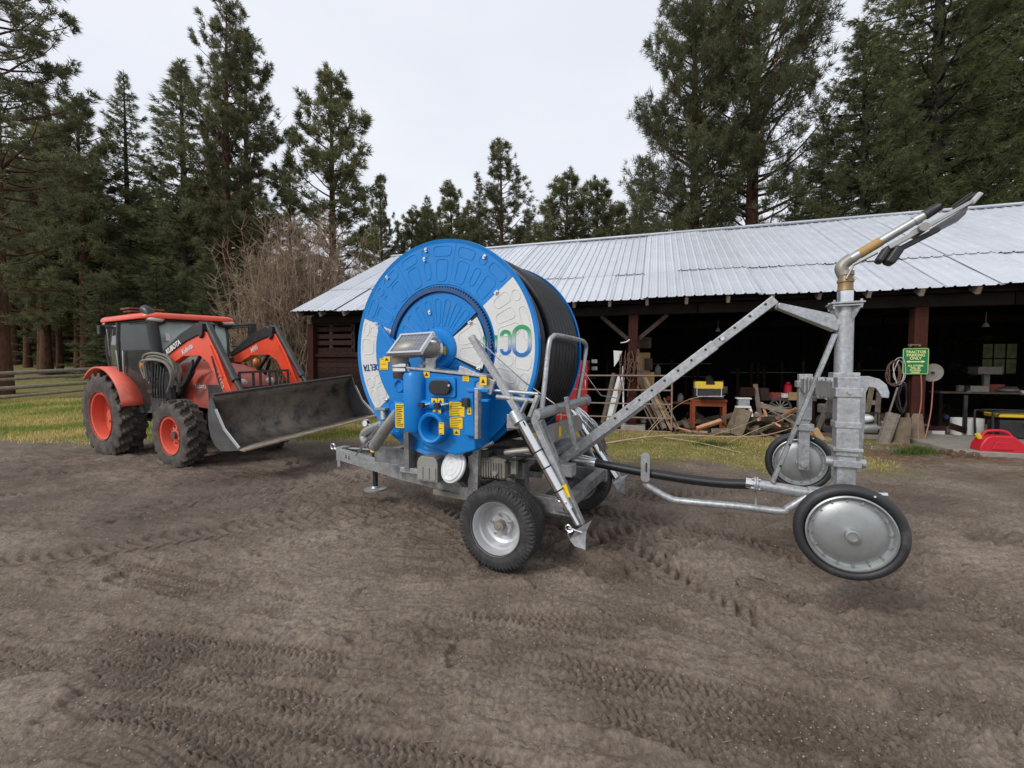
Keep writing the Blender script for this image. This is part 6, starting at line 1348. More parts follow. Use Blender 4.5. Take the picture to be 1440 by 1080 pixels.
q = m(661, 565, HY); B().box((q.x, HY-.06, q.z), (.06, .06, .07)).build('lamp_socket', M['seat'], RL, 0, .008)
p0, p1 = m(668.5, 548, HY-.05), m(668.5, 617, HY-.05); B().channel((p0.x+.01, HY-.03, p0.z), (p1.x+.01, HY-.03, p1.z), .03, .05, .006, (0, 1, 0)).build('slotted_strip', G, RL, 0)
# labels with printed lines
def label(u0, v0, u1, v1, y=HY, kind=1, shape=None, lines=6):
    a, c = m(u0, v0, y), m(u1, v1, y); cx, cz, w, hh = (a.x+c.x)/2, (a.z+c.z)/2, abs(c.x-a.x), abs(a.z-c.z)
    L0 = B().box((cx, y-.002, cz), (w, .004, hh)).build('warning_label', M['yellow'], RL, 0)
    b = B(); rg = random.Random(u0)
    if kind == 1:
        for i in range(lines):
            z = cz+hh*(.42-.84*i/(lines-1)); l = w*.8*rg.uniform(.6, 1); b.box((cx-(w*.8-l)/2, y-.0052, z), (l, .0012, hh*.028+.001))
    else:
        b.prism([(-.3*w, -.25*hh), (.3*w, -.25*hh), (0, .3*hh)], (cx, y-.0045, cz), (1, 0, 0), (0, 0, 1), (0, -.001, 0)); 
    b.build('print', M['ink'], L0, 0)
label(556.5, 567.5, 569, 602, HY-.022, 1, lines=12); label(596, 522, 604.5, 531, HY-.001, 2); label(651, 528, 660, 536.5, HY-.001, 1, lines=4); label(632, 565, 653.5, 586, HY-.001, 1, lines=8); label(633, 586.5, 651, 603, HY-.001, 1, lines=6); label(638, 603.5, 647, 612, HY-.001, 2)
label(607, 560, 615, 568.5, HY-.045, 2); label(616, 560, 624, 568.5, HY-.045, 2); label(609, 574, 620.5, 582.5, HY-.02, 2); label(657.5, 573, 663, 583, HY-.052, 2); label(617.5, 594, 624.5, 611, HY-.1, 1, lines=3); label(675, 530, 684.5, 541.5, HY-.03, 2)
label(534.5, 504, 546, 520, YP-.068, 1, lines=3); label(539.5, 501.5, 549, 509, YP-.07, 2); label(621.5, 487, 627, 498.5, YP-.055, 1, lines=3)
# swivel elbow, clamps, pipe to housing
e0 = m(612, 487, -.75); 
el = [V((DC.x, -.72, DC.z-.0)), V((DC.x, -.9, DC.z)), V((DC.x-.06, -.98, DC.z-.01)), V((DC.x-.16, -.99, DC.z-.03)), V((DC.x-.2, -.97, DC.z-.12)), V((DC.x-.2, -.95, DC.z-.2))]
B().pipe(smooth(el, 5), .078, 18).build('swivel_elbow', M['gunold'], RL); B().lathe([(.078, -.02), (.12, -.02), (.125, .01), (.08, .02)], (DC.x, -.78, DC.z), (0, 1, 0), 26).build('elbow_flange', Z_, RL)
ck = B()
for z in (-.15, -.19): ck.lathe([(.078, -.013), (.088, -.013), (.088, .013), (.078, .013)], (DC.x-.2, -.955, DC.z+z), (0, 0, 1), 24, True)
ck.build('hose_clamps', M['chrome'], RL)
B().tube((DC.x-.2, -.95, DC.z-.12), (DC.x-.2, -.95, DC.z-.27), .074, n=18).build('rubber_sleeve', M['black'], RL)
B().box((DC.x+.02, -.93, DC.z-.19), (.3, .08, .03)).box((DC.x+.12, -.95, DC.z-.14), (.09, .02, .1)).tube((DC.x+.03, -.97, DC.z-.16), (DC.x+.03, -.9, DC.z-.12), .02).build('swivel_bracket', G, RL, 30)
# solar panel
s0, s1, s2, s3 = m(545, 496.5, -1.08), m(589, 495, -1.08), m(608.5, 470, -.92), m(569, 473, -.92)
c = (s0+s1+s2+s3)/4; ux_ = ((s1-s0)+(s2-s3)).normalized(); uy_ = ((s3-s0)+(s2-s1)); uy_ = (uy_-ux_*uy_.dot(ux_)).normalized(); lw_, lh_ = (s1-s0).length, (s3-s0).length*1.05
nr_ = ux_.cross(uy_); R3 = Matrix((ux_, uy_, nr_)).transposed()
so = B().box(c, (lw_*.94, lh_*.92, .015), R3).build('solar_panel', M['bluesolar'], RL, 0)
b = B()
for sx_, sy_ in ((0, 1), (0, -1)): b.box(c+uy_*sy_*lh_/2, (lw_+.03, .022, .032), R3)
for sx_ in (-1, 1): b.box(c+ux_*sx_*lw_/2, (.022, lh_+.01, .03), R3)
b.build('frame', M['zinc'], so, 0)
b = B()
for i in range(1, 9): b.box(c+ux_*lw_*(i/9-.5)*.94+nr_*.0088, (.0025, lh_*.9, .0012), R3)
for i in range(1, 4): b.box(c+uy_*lh_*(i/4-.5)*.92+nr_*.0088, (lw_*.92, .0025, .0012), R3)
b.build('cell_lines', M['silver'], so, 0); B().tube(c-nr_*.02, V((DC.x-.1, -.9, DC.z-.02)), .012).build('bracket', G, so)
# ---- inlet pipes and lever at the left
i0, i1 = m(562, 578, -.85), m(526, 628, -.75); B().pipe(smooth([V(i0), V((i0+i1)/2)+V((0, -.02, 0)), V(i1)], 4), .055, 16).build('inlet_pipe', M['gun'], RL)
i0, i1 = m(552, 590, -.6), m(516, 606, -.5); i2 = m(512, 618, -.5); B().pipe(smooth([V(i0), V(i1), V(i2), V(m(522, 626, -.6))], 4), .045, 14).build('inlet_elbow', M['gun'], RL)
l0, l1 = m(537, 598, -.8), m(500, 641, -.62); b = B(); lm = (V(l0)+V(l1))/2+V((-.02, 0, -.0)); b.beam(l0, lm, .012, .05, (0, 1, 0), .012, .055).beam(lm, l1, .012, .055, (0, 1, 0), .008, .02); b.build('clutch_lever', M['zinc'], RL, 0, .003)
p = m(540, 582, -.7); B().tube((p.x, -.7, p.z-.06), (p.x-.03, -.68, p.z+.05), .035).box((p.x-.03, -.68, p.z+.05), (.14, .1, .02)).build('inlet_flange', M['gun'], RL)
p = m(515, 594.5, -.5); b = B(); b.tube((p.x, -.52, p.z), (p.x, -.48, p.z), .036, n=20).tube((p.x+.03, -.5, p.z-.01), (p.x+.1, -.5, p.z-.05), .008); b.build('pressure_gauge', M['white'], RL); B().lathe([(.034, -.006), (.04, -.006), (.04, .03), (.034, .03)], (p.x, -.52, p.z), (0, 1, 0), 20, True).build('gauge_rim', M['zinc'], RL)
# grey cover box, lid, engine
g0, g1 = m(588, 640, -.8), m(617, 679, -.8); gx, gz = (g0.x+g1.x)/2, (g0.z+g1.z)/2; gw, gh = g1.x-g0.x, g0.z-g1.z
prof = [(-gw/2, -gh/2), (gw/2, -gh/2), (gw/2, gh*.25), (gw*.42, gh*.42), (gw*.3, gh*.5), (-gw*.3, gh*.5), (-gw*.42, gh*.42), (-gw/2, gh*.25)]
B().prism(prof, (gx, -.82, gz), (1, 0, 0), (0, 0, 1), (0, .34, 0)).build('grey_cover', M['greyplastic'], RL, 30, .012)
b = B()
for k in (-1, 0, 1): b.prism([(-.028, -gh*.42), (.028, -gh*.42), (.028, .02), (-.028, .02)], (gx+k*gw*.31, -.82, gz), (1, 0, 0), (0, 0, 1), (0, -.008, 0))
b.build('cover_ribs', M['greyplastic'], RL, 0, .004)
pc = m(636.5, 656, -.9); ax = V((-.25, -.9, .38)).normalized(); b = B(); b.lathe([(0, .012), (.04, .014), (.11, .012), (.132, .008), (.142, .0), (.142, -.018), (.13, -.022), (0, -.022)], pc, ax, 44); b.build('white_lid', M['white'], RL, 35)
b = B()
for r_ in (.03, .075, .118): b.lathe([(r_, .013), (r_+.004, .018), (r_+.008, .013)], pc, ax, 40)
for k in range(6): a = k*PI/3; x_, y_ = perp(ax); b.beam(pc+ax*.014+(x_*math.cos(a)+y_*math.sin(a))*.035, pc+ax*.014+(x_*math.cos(a)+y_*math.sin(a))*.11, .004, .004)
b.build('lid_relief', M['white'], RL, 35)
B().lathe([(0, -.2), (.10, -.2), (.125, -.03), (0, -.03)], pc, ax, 32).build('filter_bowl', M['black'], RL)
B().beam(pc-ax*.05+V((.03, 0, -.08)), m(655, 682, -.72), .06, .05).build('bowl_bracket', GD, RL, 0, .004)
B().tube(m(664, 636, -.85), m(693, 622, -.85), .016).build('throttle_rod', Z_, RL); B().tube(m(655, 640, -.85), m(666, 635, -.85), .024).build('rod_boot', M['black'], RL)
e0, e1 = m(674, 645, -.8), m(710, 674, -.8); ex_, ez_ = (e0.x+e1.x)/2, (e0.z+e1.z)/2; ew, eh = e1.x-e0.x, e0.z-e1.z
B().box((ex_, -.66, ez_), (ew, .28, eh)).build('engine_block', M['engine'], RL, 0, .01)
b = B()
for k in range(9): b.box((ex_-ew*.45+ew*.1*k, -.806, ez_-.01), (.008, .014, eh*.86))
b.box((ex_+ew*.12, -.65, ez_+eh/2+.01), (ew*1.2, .3, .02)); b.build('cooling_fins', M['engine'], RL, 0)
b = B(); b.box((ex_, -.66, ez_+eh/2+.05), (.16, .14, .07)).ball((ex_+.16, -.7, ez_+eh/2+.06), .05, 10).tube((ex_-.05, -.75, ez_+eh/2+.05), (ex_-.05, -.83, ez_+eh/2+.05), .035); b.build('engine_top', M['blackmetal'], RL, 30, .005)
b = B(); b.tube((ex_+.1, -.75, ez_+eh/2+.06), (ex_+.34, -.72, ez_+eh/2+.10), .03).box((ex_+.3, -.7, ez_+eh/2+.06), (.12, .1, .03)).box((ex_+ew*.7, -.72, ez_+.05), (.05, .04, .18)); b.build('carburettor', M['gunold'], RL, 30)
B().tube((ex_+ew*.15, -.8, ez_-.03), (ex_+ew*.15, -.83, ez_-.03), .022).build('oil_plug', Z_, RL)
for k, (a, c_, d) in enumerate((((668, 668), (680, 676), (700, 672)), ((700, 640), (725, 646), (745, 640)), ((712, 650), (722, 640), (750, 642)), ((725, 600), (740, 622), (750, 640)))):
    B().pipe(smooth([V(m(*a, -.8)), V(m(*c_, -.82)), V(m(*d, -.75))], 5), .012, 7).build('control_cable', M['black'], RL)
B().tube(m(702, 676, -.72), m(725, 652, -.5), .035).build('drive_tube', GD, RL); B().beam(m(718, 672, -.5), m(755, 640, -.35), .07, .06).build('rear_strut', GD, RL, 0, .005); B().beam(m(722, 664, -.3), m(760, 668, .2), .05, .06).build('rear_tie', GD, RL, 0, .005)
# ---- rear layshaft tube, winding guide, hoop
tz = lambda u, v, X: Mf.xx(u, v, X)
r0, r1 = tz(752, 584, .22), tz(823, 563, .22); B().tube(r0, r1, .045, n=18).build('rear_tube', G, RL); B().tube(r1, V(r1)+(V(r1)-V(r0)).normalized()*.02, .06, n=18).build('tube_cap', G, RL)
hp_ = [tz(761, 583, .2), tz(766, 540, .22), tz(772, 485, .24), tz(777, 474, .25), tz(785, 472, .25), tz(814, 478, .25), tz(822, 482, .25), tz(824, 492, .24), tz(818, 530, .22), tz(812, 562, .2)]
B().pipe(smooth([V(p) for p in hp_], 5), .021, 10).build('guard_hoop', G, RL)
r0, r1 = tz(757, 618, .18), tz(818, 592, .18); B().beam(V(r0), V(r1), .02, .17).build('rear_plate', G, RL, 0, .004)
qq = (V(r0)+V(r1))/2; B().box(V((qq.x+.013, qq.y-.12, qq.z-.01)), (.004, .06, .1)).build('warning_label', M['yellow'], RL, 0)
B().box(V((.0, 0, .86)), (.36, 1.1, .06)).box((-.1, -.45, .70), (.1, .1, .35)).box((-.1, .45, .70), (.1, .1, .35)).build('rear_carrier', GD, RL, 0, .005)
# drum-side sliding rail and stabiliser legs
def stab(s, up, lo, top, name_y):
    pass
Y_ = -.94
t0, t1, t2 = m(663, 473, Y_), m(737, 592, Y_), m(812, 748, Y_)
B().beam(V(t0), V(t1), .05, .055, (0, 1, 0)).build('upper_slide', G, RL, 0, .004)
B().beam(V(m(652, 468, Y_+.0)), V(m(664, 476, Y_)), .05, .03, (0, 1, 0)) 
b = B(); t1b = m(731, 590, Y_-.03); t2b = m(800, 716, Y_-.03); b.tube(V(t1b), V(t2b), .038, n=20); lg = b.build('stabiliser_cylinder', M['chrome'], RL)
for f in (.37, .55, .8):
    p = V(t1b).lerp(V(t2b), f); d = (V(t2b)-V(t1b)).normalized(); B().tube(p-d*.006, p+d*.006, .041, n=20).build('clamp_band', M['black'], lg)
B().beam(V(m(751, 588, Y_+.04)), V(m(818, 738, Y_+.04)), .05, .055, (0, 1, 0)).build('stabiliser_channel', G, RL, 0, .004)
B().tube(V(t2b), V(m(812, 738, Y_-.03)), .02, n=12).build('stabiliser_rod', M['chrome'], RL)
for (u0, v0, u1, v1) in ((746, 612, 754, 627), (792, 682, 798, 700)):
    a, c = m(u0, v0, Y_-.01), m(u1, v1, Y_-.01); B().beam(V(a), V(c), .05, .006, (0, 1, 0)).build('warning_label', M['yellow'], RL, 0)
p = m(792, 708, Y_-.04); B().box((p.x, Y_-.05, p.z), (.07, .03, .05), Matrix.Rotation(-.0, 3, 'Y')).build('clamp_block', Z_, RL, 0, .004)
fo = m(817, 752, Y_); 
ft = B(); d = (V(m(812, 738, Y_))-V(m(800, 716, Y_))).normalized(); x_ = V((0, 1, 0)); n_ = d.cross(x_).normalized()
F0 = V(m(813, 735, Y_)); pl = [F0+x_*(-.1)+n_*.07, F0+x_*(.12)+n_*.05, F0+x_*.12-n_*.09+d*.04, F0+x_*(-.1)-n_*.09+d*.03]
a1, a2, a3, a4 = V(m(834, 731, Y_+.1)), V(m(801, 757, Y_+.0)), V(m(823, 773, Y_)), V(m(826, 745, Y_+.05))
def plate(b, P, t):
    P = [V(p) for p in P]; n = (P[1]-P[0]).cross(P[2]-P[0]).normalized()*t; k = len(P); b.add(P+[p+n for p in P], [tuple(range(k))[::-1], tuple(range(k, 2*k))]+[(i, (i+1) % k, k+(i+1) % k, k+i) for i in range(k)])
plate(ft, [V(m(832, 732, Y_+.05)), V(m(822, 752, Y_+.0)), V(m(801, 759, Y_-.06)), V(m(812, 744, Y_-.04))], .012)
plate(ft, [V(m(801, 759, Y_-.06)), V(m(824, 748, Y_-.0)), V(m(823, 773, Y_-.03)), V(m(808, 768, Y_-.05))], .01)
plate(ft, [V(m(815, 752, Y_-.03)), V(m(825, 747, Y_-.0)), V(m(822, 772, Y_-.03))], .01)
ft.build('stabiliser_foot', G, RL, 0)
b = B(); c = m(800, 742, Y_-.05); b.pipe([V((c.x+.022*math.cos(a), Y_-.06, c.z+.022*math.sin(a))) for a in [2*PI*i/12 for i in range(12)]], .005, 6, closed=True); b.tube((c.x, Y_-.06, c.z), (c.x+.1, Y_-.05, c.z-.02), .008).pipe(smooth([V(m(801, 757, Y_-.05)), V(m(799, 750, Y_-.06)), V(m(806, 746, Y_-.05))], 4), .007, 6); b.build('locking_pin', Z_, RL)
# far leg
f0, f1, f2 = m(800, 572, .88), m(836, 622, .88), m(866, 672, .88); B().tube(V(f0), V(f2), .035, n=14).build('stabiliser_cylinder', M['chrome'], RL); B().beam(V(m(808, 570, .93)), V(m(874, 676, .93)), .05, .05, (0, 1, 0)).build('stabiliser_channel', G, RL, 0, .004)
b = B(); plate(b, [V(m(884, 667, .9)), V(m(874, 676, .85)), V(m(862, 680, .8)), V(m(868, 672, .88))], .012); plate(b, [V(m(863, 680, .82)), V(m(879, 673, .85)), V(m(878, 694, .85)), V(m(868, 690, .82))], .01); b.build('stabiliser_foot', G, RL, 0)
# linkage on near side
b = B(); b.tube(V(m(668, 547, -.98)), V(m(757, 554, -.9)), .014, n=10).tube(V(m(698, 558, -.98)), V(m(752, 564, -.9)), .02, n=10).tube(V(m(713, 601, -.95)), V(m(760, 592, -.8)), .03, n=12); b.build('linkage_rods', G, RL)
b = B(); b.box(V(m(726, 592, Y_)), (.12, .1, .11)); b.beam(V(m(744, 590, -.9)), V(m(757, 556, -.9)), .03, .06, (0, 1, 0)).beam(V(m(733, 580, -.95)), V(m(742, 562, -.95)), .02, .05, (0, 1, 0)).beam(V(m(748, 600, -.85)), V(m(760, 600, -.6)), .08, .1); b.build('pivot_bracket', G, RL, 0, .006)
B().tube(V(m(723, 580, Y_-.03)), V(m(731, 595, Y_-.05)), .05, n=14).build('pivot_collar', G, RL); B().tube(V(m(741, 592, Y_-.07)), V(m(745, 589, Y_-.07)), .022, n=12).build('rod_knob', M['black'], RL)
for (a, c, y0, y1) in (((762, 590), (784, 648), -.6, -.55), ((796, 558), (808, 625), -.5, -.45), ((805, 585), (838, 650), .5, .8)): B().beam(V(m(*a, y0)), V(m(*c, y1)), .03, .045, (0, 1, 0)).build('rear_strut', G, RL, 0, .003)
c = m(781, 645, -.5); B().box(V(m(795, 660, -.45)), (.16, .12, .10)).tube(V(m(790, 668, -.5)), V(m(790, 652, -.5)), .012).build('arm_pivot', G, RL, 30, .005)
# cable and loose bundle
B().pipe([V(m(668, 474, Y_-.03)), V(m(735, 535, -.7)), V(m(800, 583, -.45))], .005, 6).build('cable', Z_, RL); B().pipe([V(m(820, 522, .2)), V(m(845, 556, 0)), V(m(868, 560, -.1))], .005, 6).build('cable', Z_, RL)
rg = random.Random(11); b = B()
for k in range(12):
    pts = [V(m(806+rg.uniform(-4, 4), 560+rg.uniform(0, 14), .1)), V(m(820+rg.uniform(-6, 8), 585+rg.uniform(-6, 6), .1)), V(m(835+rg.uniform(-8, 8), 602+rg.uniform(-8, 8), .15)), V(m(850+rg.uniform(-8, 4), 630+rg.uniform(-6, 14), .3))]; b.pipe(smooth(pts, 5), .008, 6)
b.build('tube_bundle', Z_, RL)
# ---- lifting arm with drilled telescopic beam
YA = -.16
a0, a1 = V(m(780, 655, YA)), V(m(1090, 421, YA)); d = (a1-a0).normalized(); am = a0.lerp(a1, .62)
up = d.cross(V((0, 1, 0))).normalized()
B().beam(a0, a0.lerp(a1, .77), .07, .085, up).build('lift_arm_outer', G, RL, 0, .005)
la = B().beam(a0.lerp(a1, .3), a1, .05, .068, up).build('lift_arm_inner', G, RL, 0, .004)
b = B(); c = B()
for i in range(12):
    f = .33+.058*i; p = a0.lerp(a1, f); yw = -.0365 if f < .77 else -.0265; p = p+up*.012; b.tube(p+V((0, yw, 0)), p+V((0, yw-.0025, 0)), .0105, n=12)
b.build('drilled_holes', M['ink'], RL)
for f in (.035, .085, .8, .13): p = a0.lerp(a1, f); B().tube(p+V((0, -.035, 0)), p+V((0, -.055, 0)), .016, n=6).build('arm_bolt', Z_, RL)
B().beam(a0.lerp(a1, .1)+V((0, .12, -.05)), a0.lerp(a1, .45)+V((0, .12, -.05)), .04, .05, up).build('arm_brace', G, RL, 0, .004)
# ------------------------------------------------------------------ sprinkler cart carried at the back
SCt = thing('sprinkler_cart', 'galvanised sprinkler gun cart with two small solid wheels, lifted off the ground', 'sprinkler cart', (.38, 4.21, 0), Mf.t)
def S(name, b, mt=None, parent=None, smooth_=35, bev=0): return b.build(name, mt or G, parent or SCt, smooth_, bev)
RX, RYY = 2.33, 0.0
rb_, rt_ = m(1187, 668, 0), m(1183, 432, 0); RX = (rb_.x+rt_.x)/2
S('riser_pipe', B().tube((RX, 0, rb_.z-.02), (RX, 0, rt_.z+.02), .058, n=26))
fl = m(1184, 430, 0).z
b = B(); b.box((RX, 0, fl+.012), (.20, .20, .014)).box((RX, 0, fl-.006), (.18, .18, .014))
for a in range(4):
    d_ = V((math.cos(a*PI/2+PI/4), math.sin(a*PI/2+PI/4), 0)); b.prism([(.055, 0), (.12, 0), (.055, -.12)], (RX, 0, fl-.012), d_, (0, 0, 1), d_.cross(V((0, 0, 1)))*.008)
for sx_ in (-1, 1):
    for sy_ in (-1, 1): b.tube((RX+sx_*.08, sy_*.08, fl-.03), (RX+sx_*.08, sy_*.08, fl+.035), .009, n=6)
S('riser_flange', b, bev=.003)
z1 = m(1184, 410, 0).z; S('zinc_collar', B().tube((RX, 0, fl+.02), (RX, 0, z1), .05, n=24), Z_)
z2 = m(1184, 388, 0).z
b = B(); b.lathe([(.05, z1-.0), (.053, z1+.005), (.048, z1+.02), (.047, z1+.06), (.053, z1+.065), (.053, z1+.08), (.047, z1+.09), (.044, z2)], (RX, 0, 0), (0, 0, 1), 24); S('swivel_joint', b, M['brass'])
gunp = [V((RX, 0, z2-.02))]+[V(m(u, v, y)) for u, v, y in ((1183, 378, 0), (1188, 370, 0), (1198, 363, -.01))]
S('gun_elbow', B().pipe(smooth(gunp, 5), .042, 18), M['gunold']); S('elbow_collar', B().lathe([(.042, 0), (.052, 0), (.052, .03), (.042, .03)], (RX, 0, z2+.0), (0, 0, 1), 22, True), M['gunold'])
g0, g1, g2 = V(m(1197, 364, -.01)), V(m(1240, 339, -.03)), V(m(1300, 303, -.06)); gd = (g2-g0).normalized()
S('gun_barrel', B().tube(g0, g2, .034, .028, 20), M['gun']); yb = S('yellow_band', B().tube(g0.lerp(g2, .12), g0.lerp(g2, .42), .0355, .0335, 20), M['amberband'] if 'amberband' in M else mat('worn ochre band', (.5, .28, .06), (.36, .2, .05), rough=.6, dirt=(.3, .28, .24), dirt_amt=.3))
S('barrel_ring', B().tube(g2-gd*.06, g2-gd*.03, .034, n=20), M['gun']); S('nozzle', B().tube(g2, g2+gd*.055, .034, .031, 20).tube(g2+gd*.055, g2+gd*.09, .028, n=16), M['black'])
upg = gd.cross(V((0, 1, 0))).normalized(); upg = upg if upg.z > 0 else -upg
def along(u, v, y): return V(m(u, v, y))
q0, q1 = along(1246, 350, -.1), along(1366, 284, -.16)
for dy in (-.055, .075):
    S('drive_arm', B().beam(q0+V((0, dy, 0)), q1+V((0, dy*.5, 0)), .012, .035, upg, .01, .02), M['gun'], bev=.003)
S('arm_pivot', B().tube(q0.lerp(q1, .41)+V((0, -.09, 0)), q0.lerp(q1, .41)+V((0, .1, 0)), .028, n=18), M['gunold'])
b = B(); p = [along(u, v, -.13) for u, v in ((1308, 322), (1362, 289), (1358, 301), (1346, 312), (1310, 330))]; plate(b, p, .012); S('deflector_blade', b, M['steelplate'])
S('counterweight_bar', B().beam(along(1262, 352, -.1), along(1320, 322, -.12), .06, .035, upg), M['black'], bev=.008)
S('counterweight', B().box(along(1242, 359, -.1), (.05, .1, .12), Matrix.Rotation(.5, 3, 'Y')).box(along(1256, 360, -.12), (.06, .1, .13), Matrix.Rotation(.5, 3, 'Y')), M['black'], bev=.02)
S('spoon', B().beam(along(1364, 288, -.16), along(1378, 272, -.17), .05, .03, upg, .07, .03), M['silver'], bev=.008); S('spoon_spring', B().tube(along(1338, 291, -.17), along(1368, 270, -.19), .006, n=6).tube(along(1340, 294, -.13), along(1372, 272, -.15), .008, n=6), M['blackmetal'])
S('trip_rod', B().tube(along(1199, 373, -.05), along(1234, 355, -.07), .01, n=8).tube(along(1190, 392, -.06), along(1202, 370, -.05), .007, n=8), M['gunold'])
# tapered boom from drilled arm to riser
b1, b2 = V(m(1092, 430, -.10)), V((RX-.04, -.0, m(1180, 456, 0).z)); S('top_link', B().beam(b1, b2, .06, .045, (0, 0, 1), .09, .12), bev=.008)
# drilled strut
s1, s2 = V(m(1175, 470, -.03)), V(m(1087, 678, -.03)); S('drilled_strut', B().beam(s1, s2, .012, .052, (0, 1, 0)).beam(s1+V((0, .02, 0)), s2+V((0, .02, 0)), .03, .05, (0, 1, 0)), smooth_=0)
b = B()
for f in (.6, .73, .88): p = s1.lerp(s2, f)+V((0, -.03, 0)); b.tube(p, p+V((0, -.004, 0)), .009, n=10)
S('strut_holes', b, M['ink'])
# bottom pipe, flange, bent skid tube
pz = m(1100, 687, 0).z
S('feed_pipe', B().tube(V(m(1062, 681, 0)), V((RX, 0, pz-.03)), .043, n=22)); S('pipe_elbow', B().pipe(smooth([V((RX-.2, 0, pz-.02)), V((RX-.04, 0, pz)), V((RX, 0, pz+.1))], 4), .058, 18))
fp = V(m(1062, 681, 0)); dx_ = (V((RX, 0, pz-.03))-fp).normalized(); b = B(); b.tube(fp-dx_*.012, fp, .062, n=20).tube(fp+dx_*.004, fp+dx_*.016, .062, n=20)
x_, y_ = perp(dx_)
for k in range(4): a = k*PI/2+.5; c = fp+(x_*math.cos(a)+y_*math.sin(a))*.052; b.tube(c-dx_*.03, c+dx_*.035, .008, n=6)
S('pipe_flange', b); S('hose_band', B().tube(fp-dx_*.07, fp-dx_*.014, .046, n=20), M['chrome'])
hs_ = [V(m(u, v, 0)) for u, v in ((770, 640), (800, 643), (838, 651), (900, 663), (960, 673), (1010, 679), (1052, 681))]
tag(B().pipe(smooth(hs_, 6), .040, 18).build('hose_end', M['hose'], SCt), None, None)
S('clamp_sleeve', B().tube(V(m(806, 645, -.02)), V(m(838, 652, -.02)), .056, n=20), Z_); 
sk = [V(m(u, v, -.02)) for u, v in ((908, 680), (912, 684), (940, 700), (962, 705), (1040, 712), (1098, 719), (1108, 715), (1135, 698))]
S('skid_tube', B().pipe(smooth(sk, 4), .03, 14)); S('skid_drop', B().tube(V(m(1063, 700, 0)), V(m(1063, 715, 0)), .01, n=8))
gz0, gz1 = V(m(908, 641, -.05)), V(m(908, 672, -.05)); b = B(); b.prism(rrect(.075, gz0.z-gz1.z+.06, .03), (gz0.x, -.07, (gz0.z+gz1.z)/2), (1, 0, 0), (0, 0, 1), (0, .012, 0)); S('guide_plate', b); S('guide_slot', B().prism(rrect(.014, .085, .006), (gz0.x+.01, -.0725, (gz0.z+gz1.z)/2), (1, 0, 0), (0, 0, 1), (0, .002, 0)), M['ink'])
# wheel legs, axle beam
NY, FY = -.70, .78
nt_, nb_ = m(1191, 530, NY), m(1190, 690, NY)
lx = nt_.x; 
S('leg_sleeve', B().box((lx, NY, (nt_.z+m(1190, 640, NY).z)/2), (.115, .115, nt_.z-m(1190, 640, NY).z)), bev=.006)
S('leg_inner', B().box((lx, NY, (m(1190, 640, NY).z+.60)/2), (.095, .095, m(1190, 640, NY).z-.60)), bev=.005)
for v0, v1, w in ((545, 558, .135), (592, 601, .13), (628, 633, .15), (645, 655, .14)):
    za, zb = m(1190, v0, NY).z, m(1190, v1, NY).z; S('leg_collar', B().box((lx+.0, NY, (za+zb)/2), (w, w, abs(za-zb))), bev=.005)
S('leg_bolts', B().tube((lx+.0, NY-.07, m(1190, 551, NY).z), (lx, NY-.08, m(1190, 551, NY).z), .012, n=6).tube((lx+.1, NY, m(1190, 650, NY).z), (lx-.1, NY, m(1190, 650, NY).z), .03, n=12))
ft_, fb_ = m(1132, 526, FY), m(1132, 655, FY); fx = ft_.x
S('far_leg_sleeve', B().box((fx, FY, (ft_.z+m(1132, 590, FY).z)/2), (.105, .105, ft_.z-m(1132, 590, FY).z)), bev=.005)
S('far_leg_inner', B().box((fx, FY, (m(1132, 590, FY).z+.74)/2), (.085, .085, m(1132, 590, FY).z-.74)), bev=.005)
for v in (600, 540): S('leg_collar', B().box((fx, FY, m(1132, v, FY).z), (.14, .14, .06)), bev=.005)
# stepped cross beam with sleeves
zc = (m(1191, 548, NY).z+m(1132, 541, FY).z)/2
S('cross_beam', B().beam((lx-.02, NY+.05, m(1191, 549, NY).z), (fx, FY, m(1132, 541, FY).z), .085, .11), bev=.005)
for k, y in enumerate((-.56, -.42, -.3, -.14, .12, .26, .44)): f = (y-NY)/(FY-NY); z = m(1191, 549, NY).z*(1-f)+m(1132, 541, FY).z*f; S('beam_sleeve', B().box((lx*(1-f)+fx*f, y, z), (.115, .05, .15 if k % 2 else .13)), bev=.005)
S('mast_bracket', B().box((RX-.0, -.02, zc-.04), (.16, .17, .3)).box((RX-.02, -.12, zc-.2), (.08, .06, .14)), bev=.006)
hk = [m(u, v, NY+.12) for u, v in ((1207, 529), (1222, 529), (1237, 533), (1247, 541), (1251, 552), (1250, 560), (1240, 559), (1237, 553), (1232, 546), (1222, 544), (1218, 552), (1216, 600), (1211, 665), (1204, 665))]
S('hook_plate', B().prism([(p.x, p.z) for p in hk], (0, NY+.12, 0), (1, 0, 0), (0, 0, 1), (0, .03, 0)), smooth_=0, bev=.003)
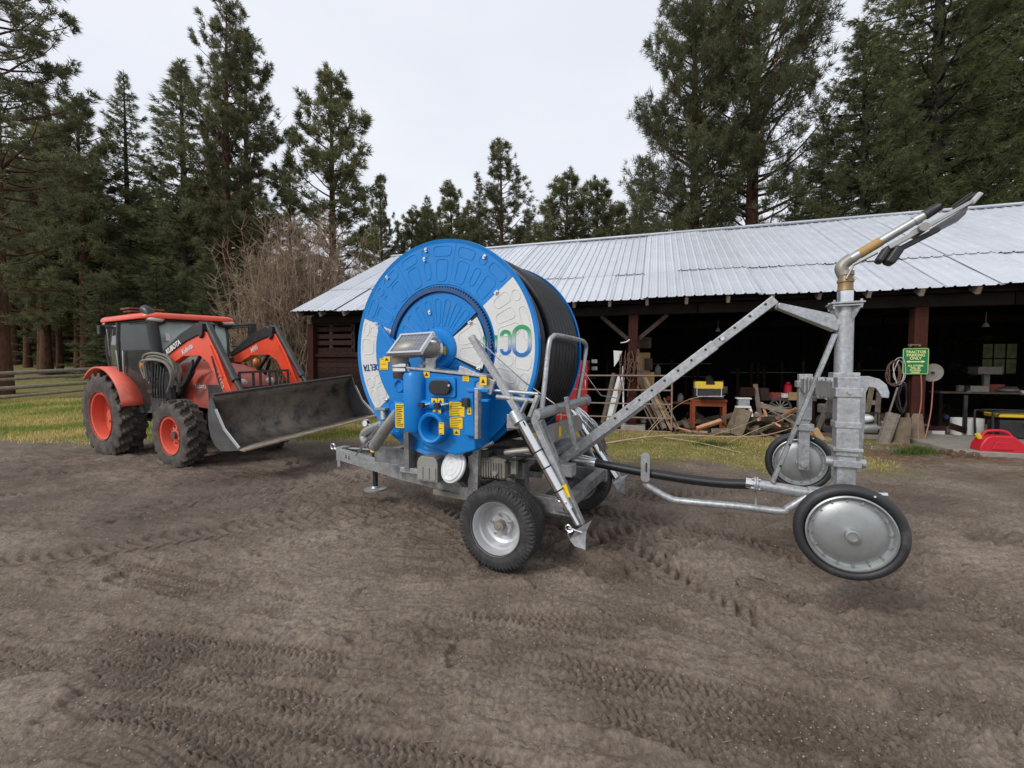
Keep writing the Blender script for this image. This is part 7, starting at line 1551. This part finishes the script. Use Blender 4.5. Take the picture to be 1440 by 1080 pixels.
S('hook_bolts', B().tube((m(1213, 533, NY).x, NY+.12, m(1213, 533, NY).z), (m(1213, 533, NY).x, NY+.1, m(1213, 533, NY).z), .01, n=6).tube((m(1211, 553, NY).x, NY+.12, m(1211, 553, NY).z), (m(1211, 553, NY).x, NY+.1, m(1211, 553, NY).z), .012, n=6), M['ink'])
S('rear_tubes', B().tube(V(m(1150, 693, .05)), V(m(1248, 696, .05)), .018, n=10).tube(V(m(1150, 700, -.1)), V(m(1244, 702, -.1)), .018, n=10), Z_)
S('base_gusset', B().prism([(-.16, 0), (.02, 0), (.02, .16)], (RX, -.02, pz-.02), (1, 0, 0), (0, 0, 1), (0, .03, 0)))
# small solid wheels
tyre_b = B(); tyre_b.lathe([(.250+.031*math.cos(a), .042*math.sin(a)) for a in [2*PI*i/18 for i in range(18)]], (0, 0, 0), (0, 1, 0), 72, True); ty = tyre_b.mesh('tyre', M['rubber_smooth'], 60)
b = B(); b.lathe([(.214, -.044), (.222, -.04), (.222, -.03), (.21, -.028), (.2, -.012), (.188, -.010), (.178, -.016), (.168, -.024), (.12, -.034), (.06, -.042), (.035, -.044), (.034, -.082), (.026, -.084), (.024, -.075), (0, -.075)], (0, 0, 0), (0, 1, 0), 72); b.lathe([(.214, .044), (.222, .03), (.19, .012), (.165, .03), (.06, .058), (0, .06)], (0, 0, 0), (0, 1, 0), 72)
for k in range(16):
    a = 2*PI*k/16+.1
    if k % 3: b.tube((.192*math.cos(a), -.014, .192*math.sin(a)), (.192*math.cos(a), -.026, .192*math.sin(a)), .006, n=8)
    else: b.beam((.178*math.cos(a), -.02, .178*math.sin(a)), (.2*math.cos(a), -.02, .2*math.sin(a)), .007, .012)
wd = b.mesh('wheel', M['wheeldisc'], 30)
for x, y, z in ((2.20, -.85, .666), (2.19, .88, .745)):
    w = inst('wheel', wd, SCt, (x, y, z)); inst('tyre', ty, w); tv_ = B().tube((.1, -.046, .235), (.1, -.06, .238), .006, n=8).build('valve', Z_, w)
S('near_axle', B().tube((2.20, -.8, .666), (lx, NY, .666), .02, n=12).box((lx, NY, .64), (.1, .1, .12))); S('far_axle', B().tube((2.19, .85, .745), (fx, FY-.07, .745), .022, n=12).box((fx, FY, .76), (.08, .08, .12)))
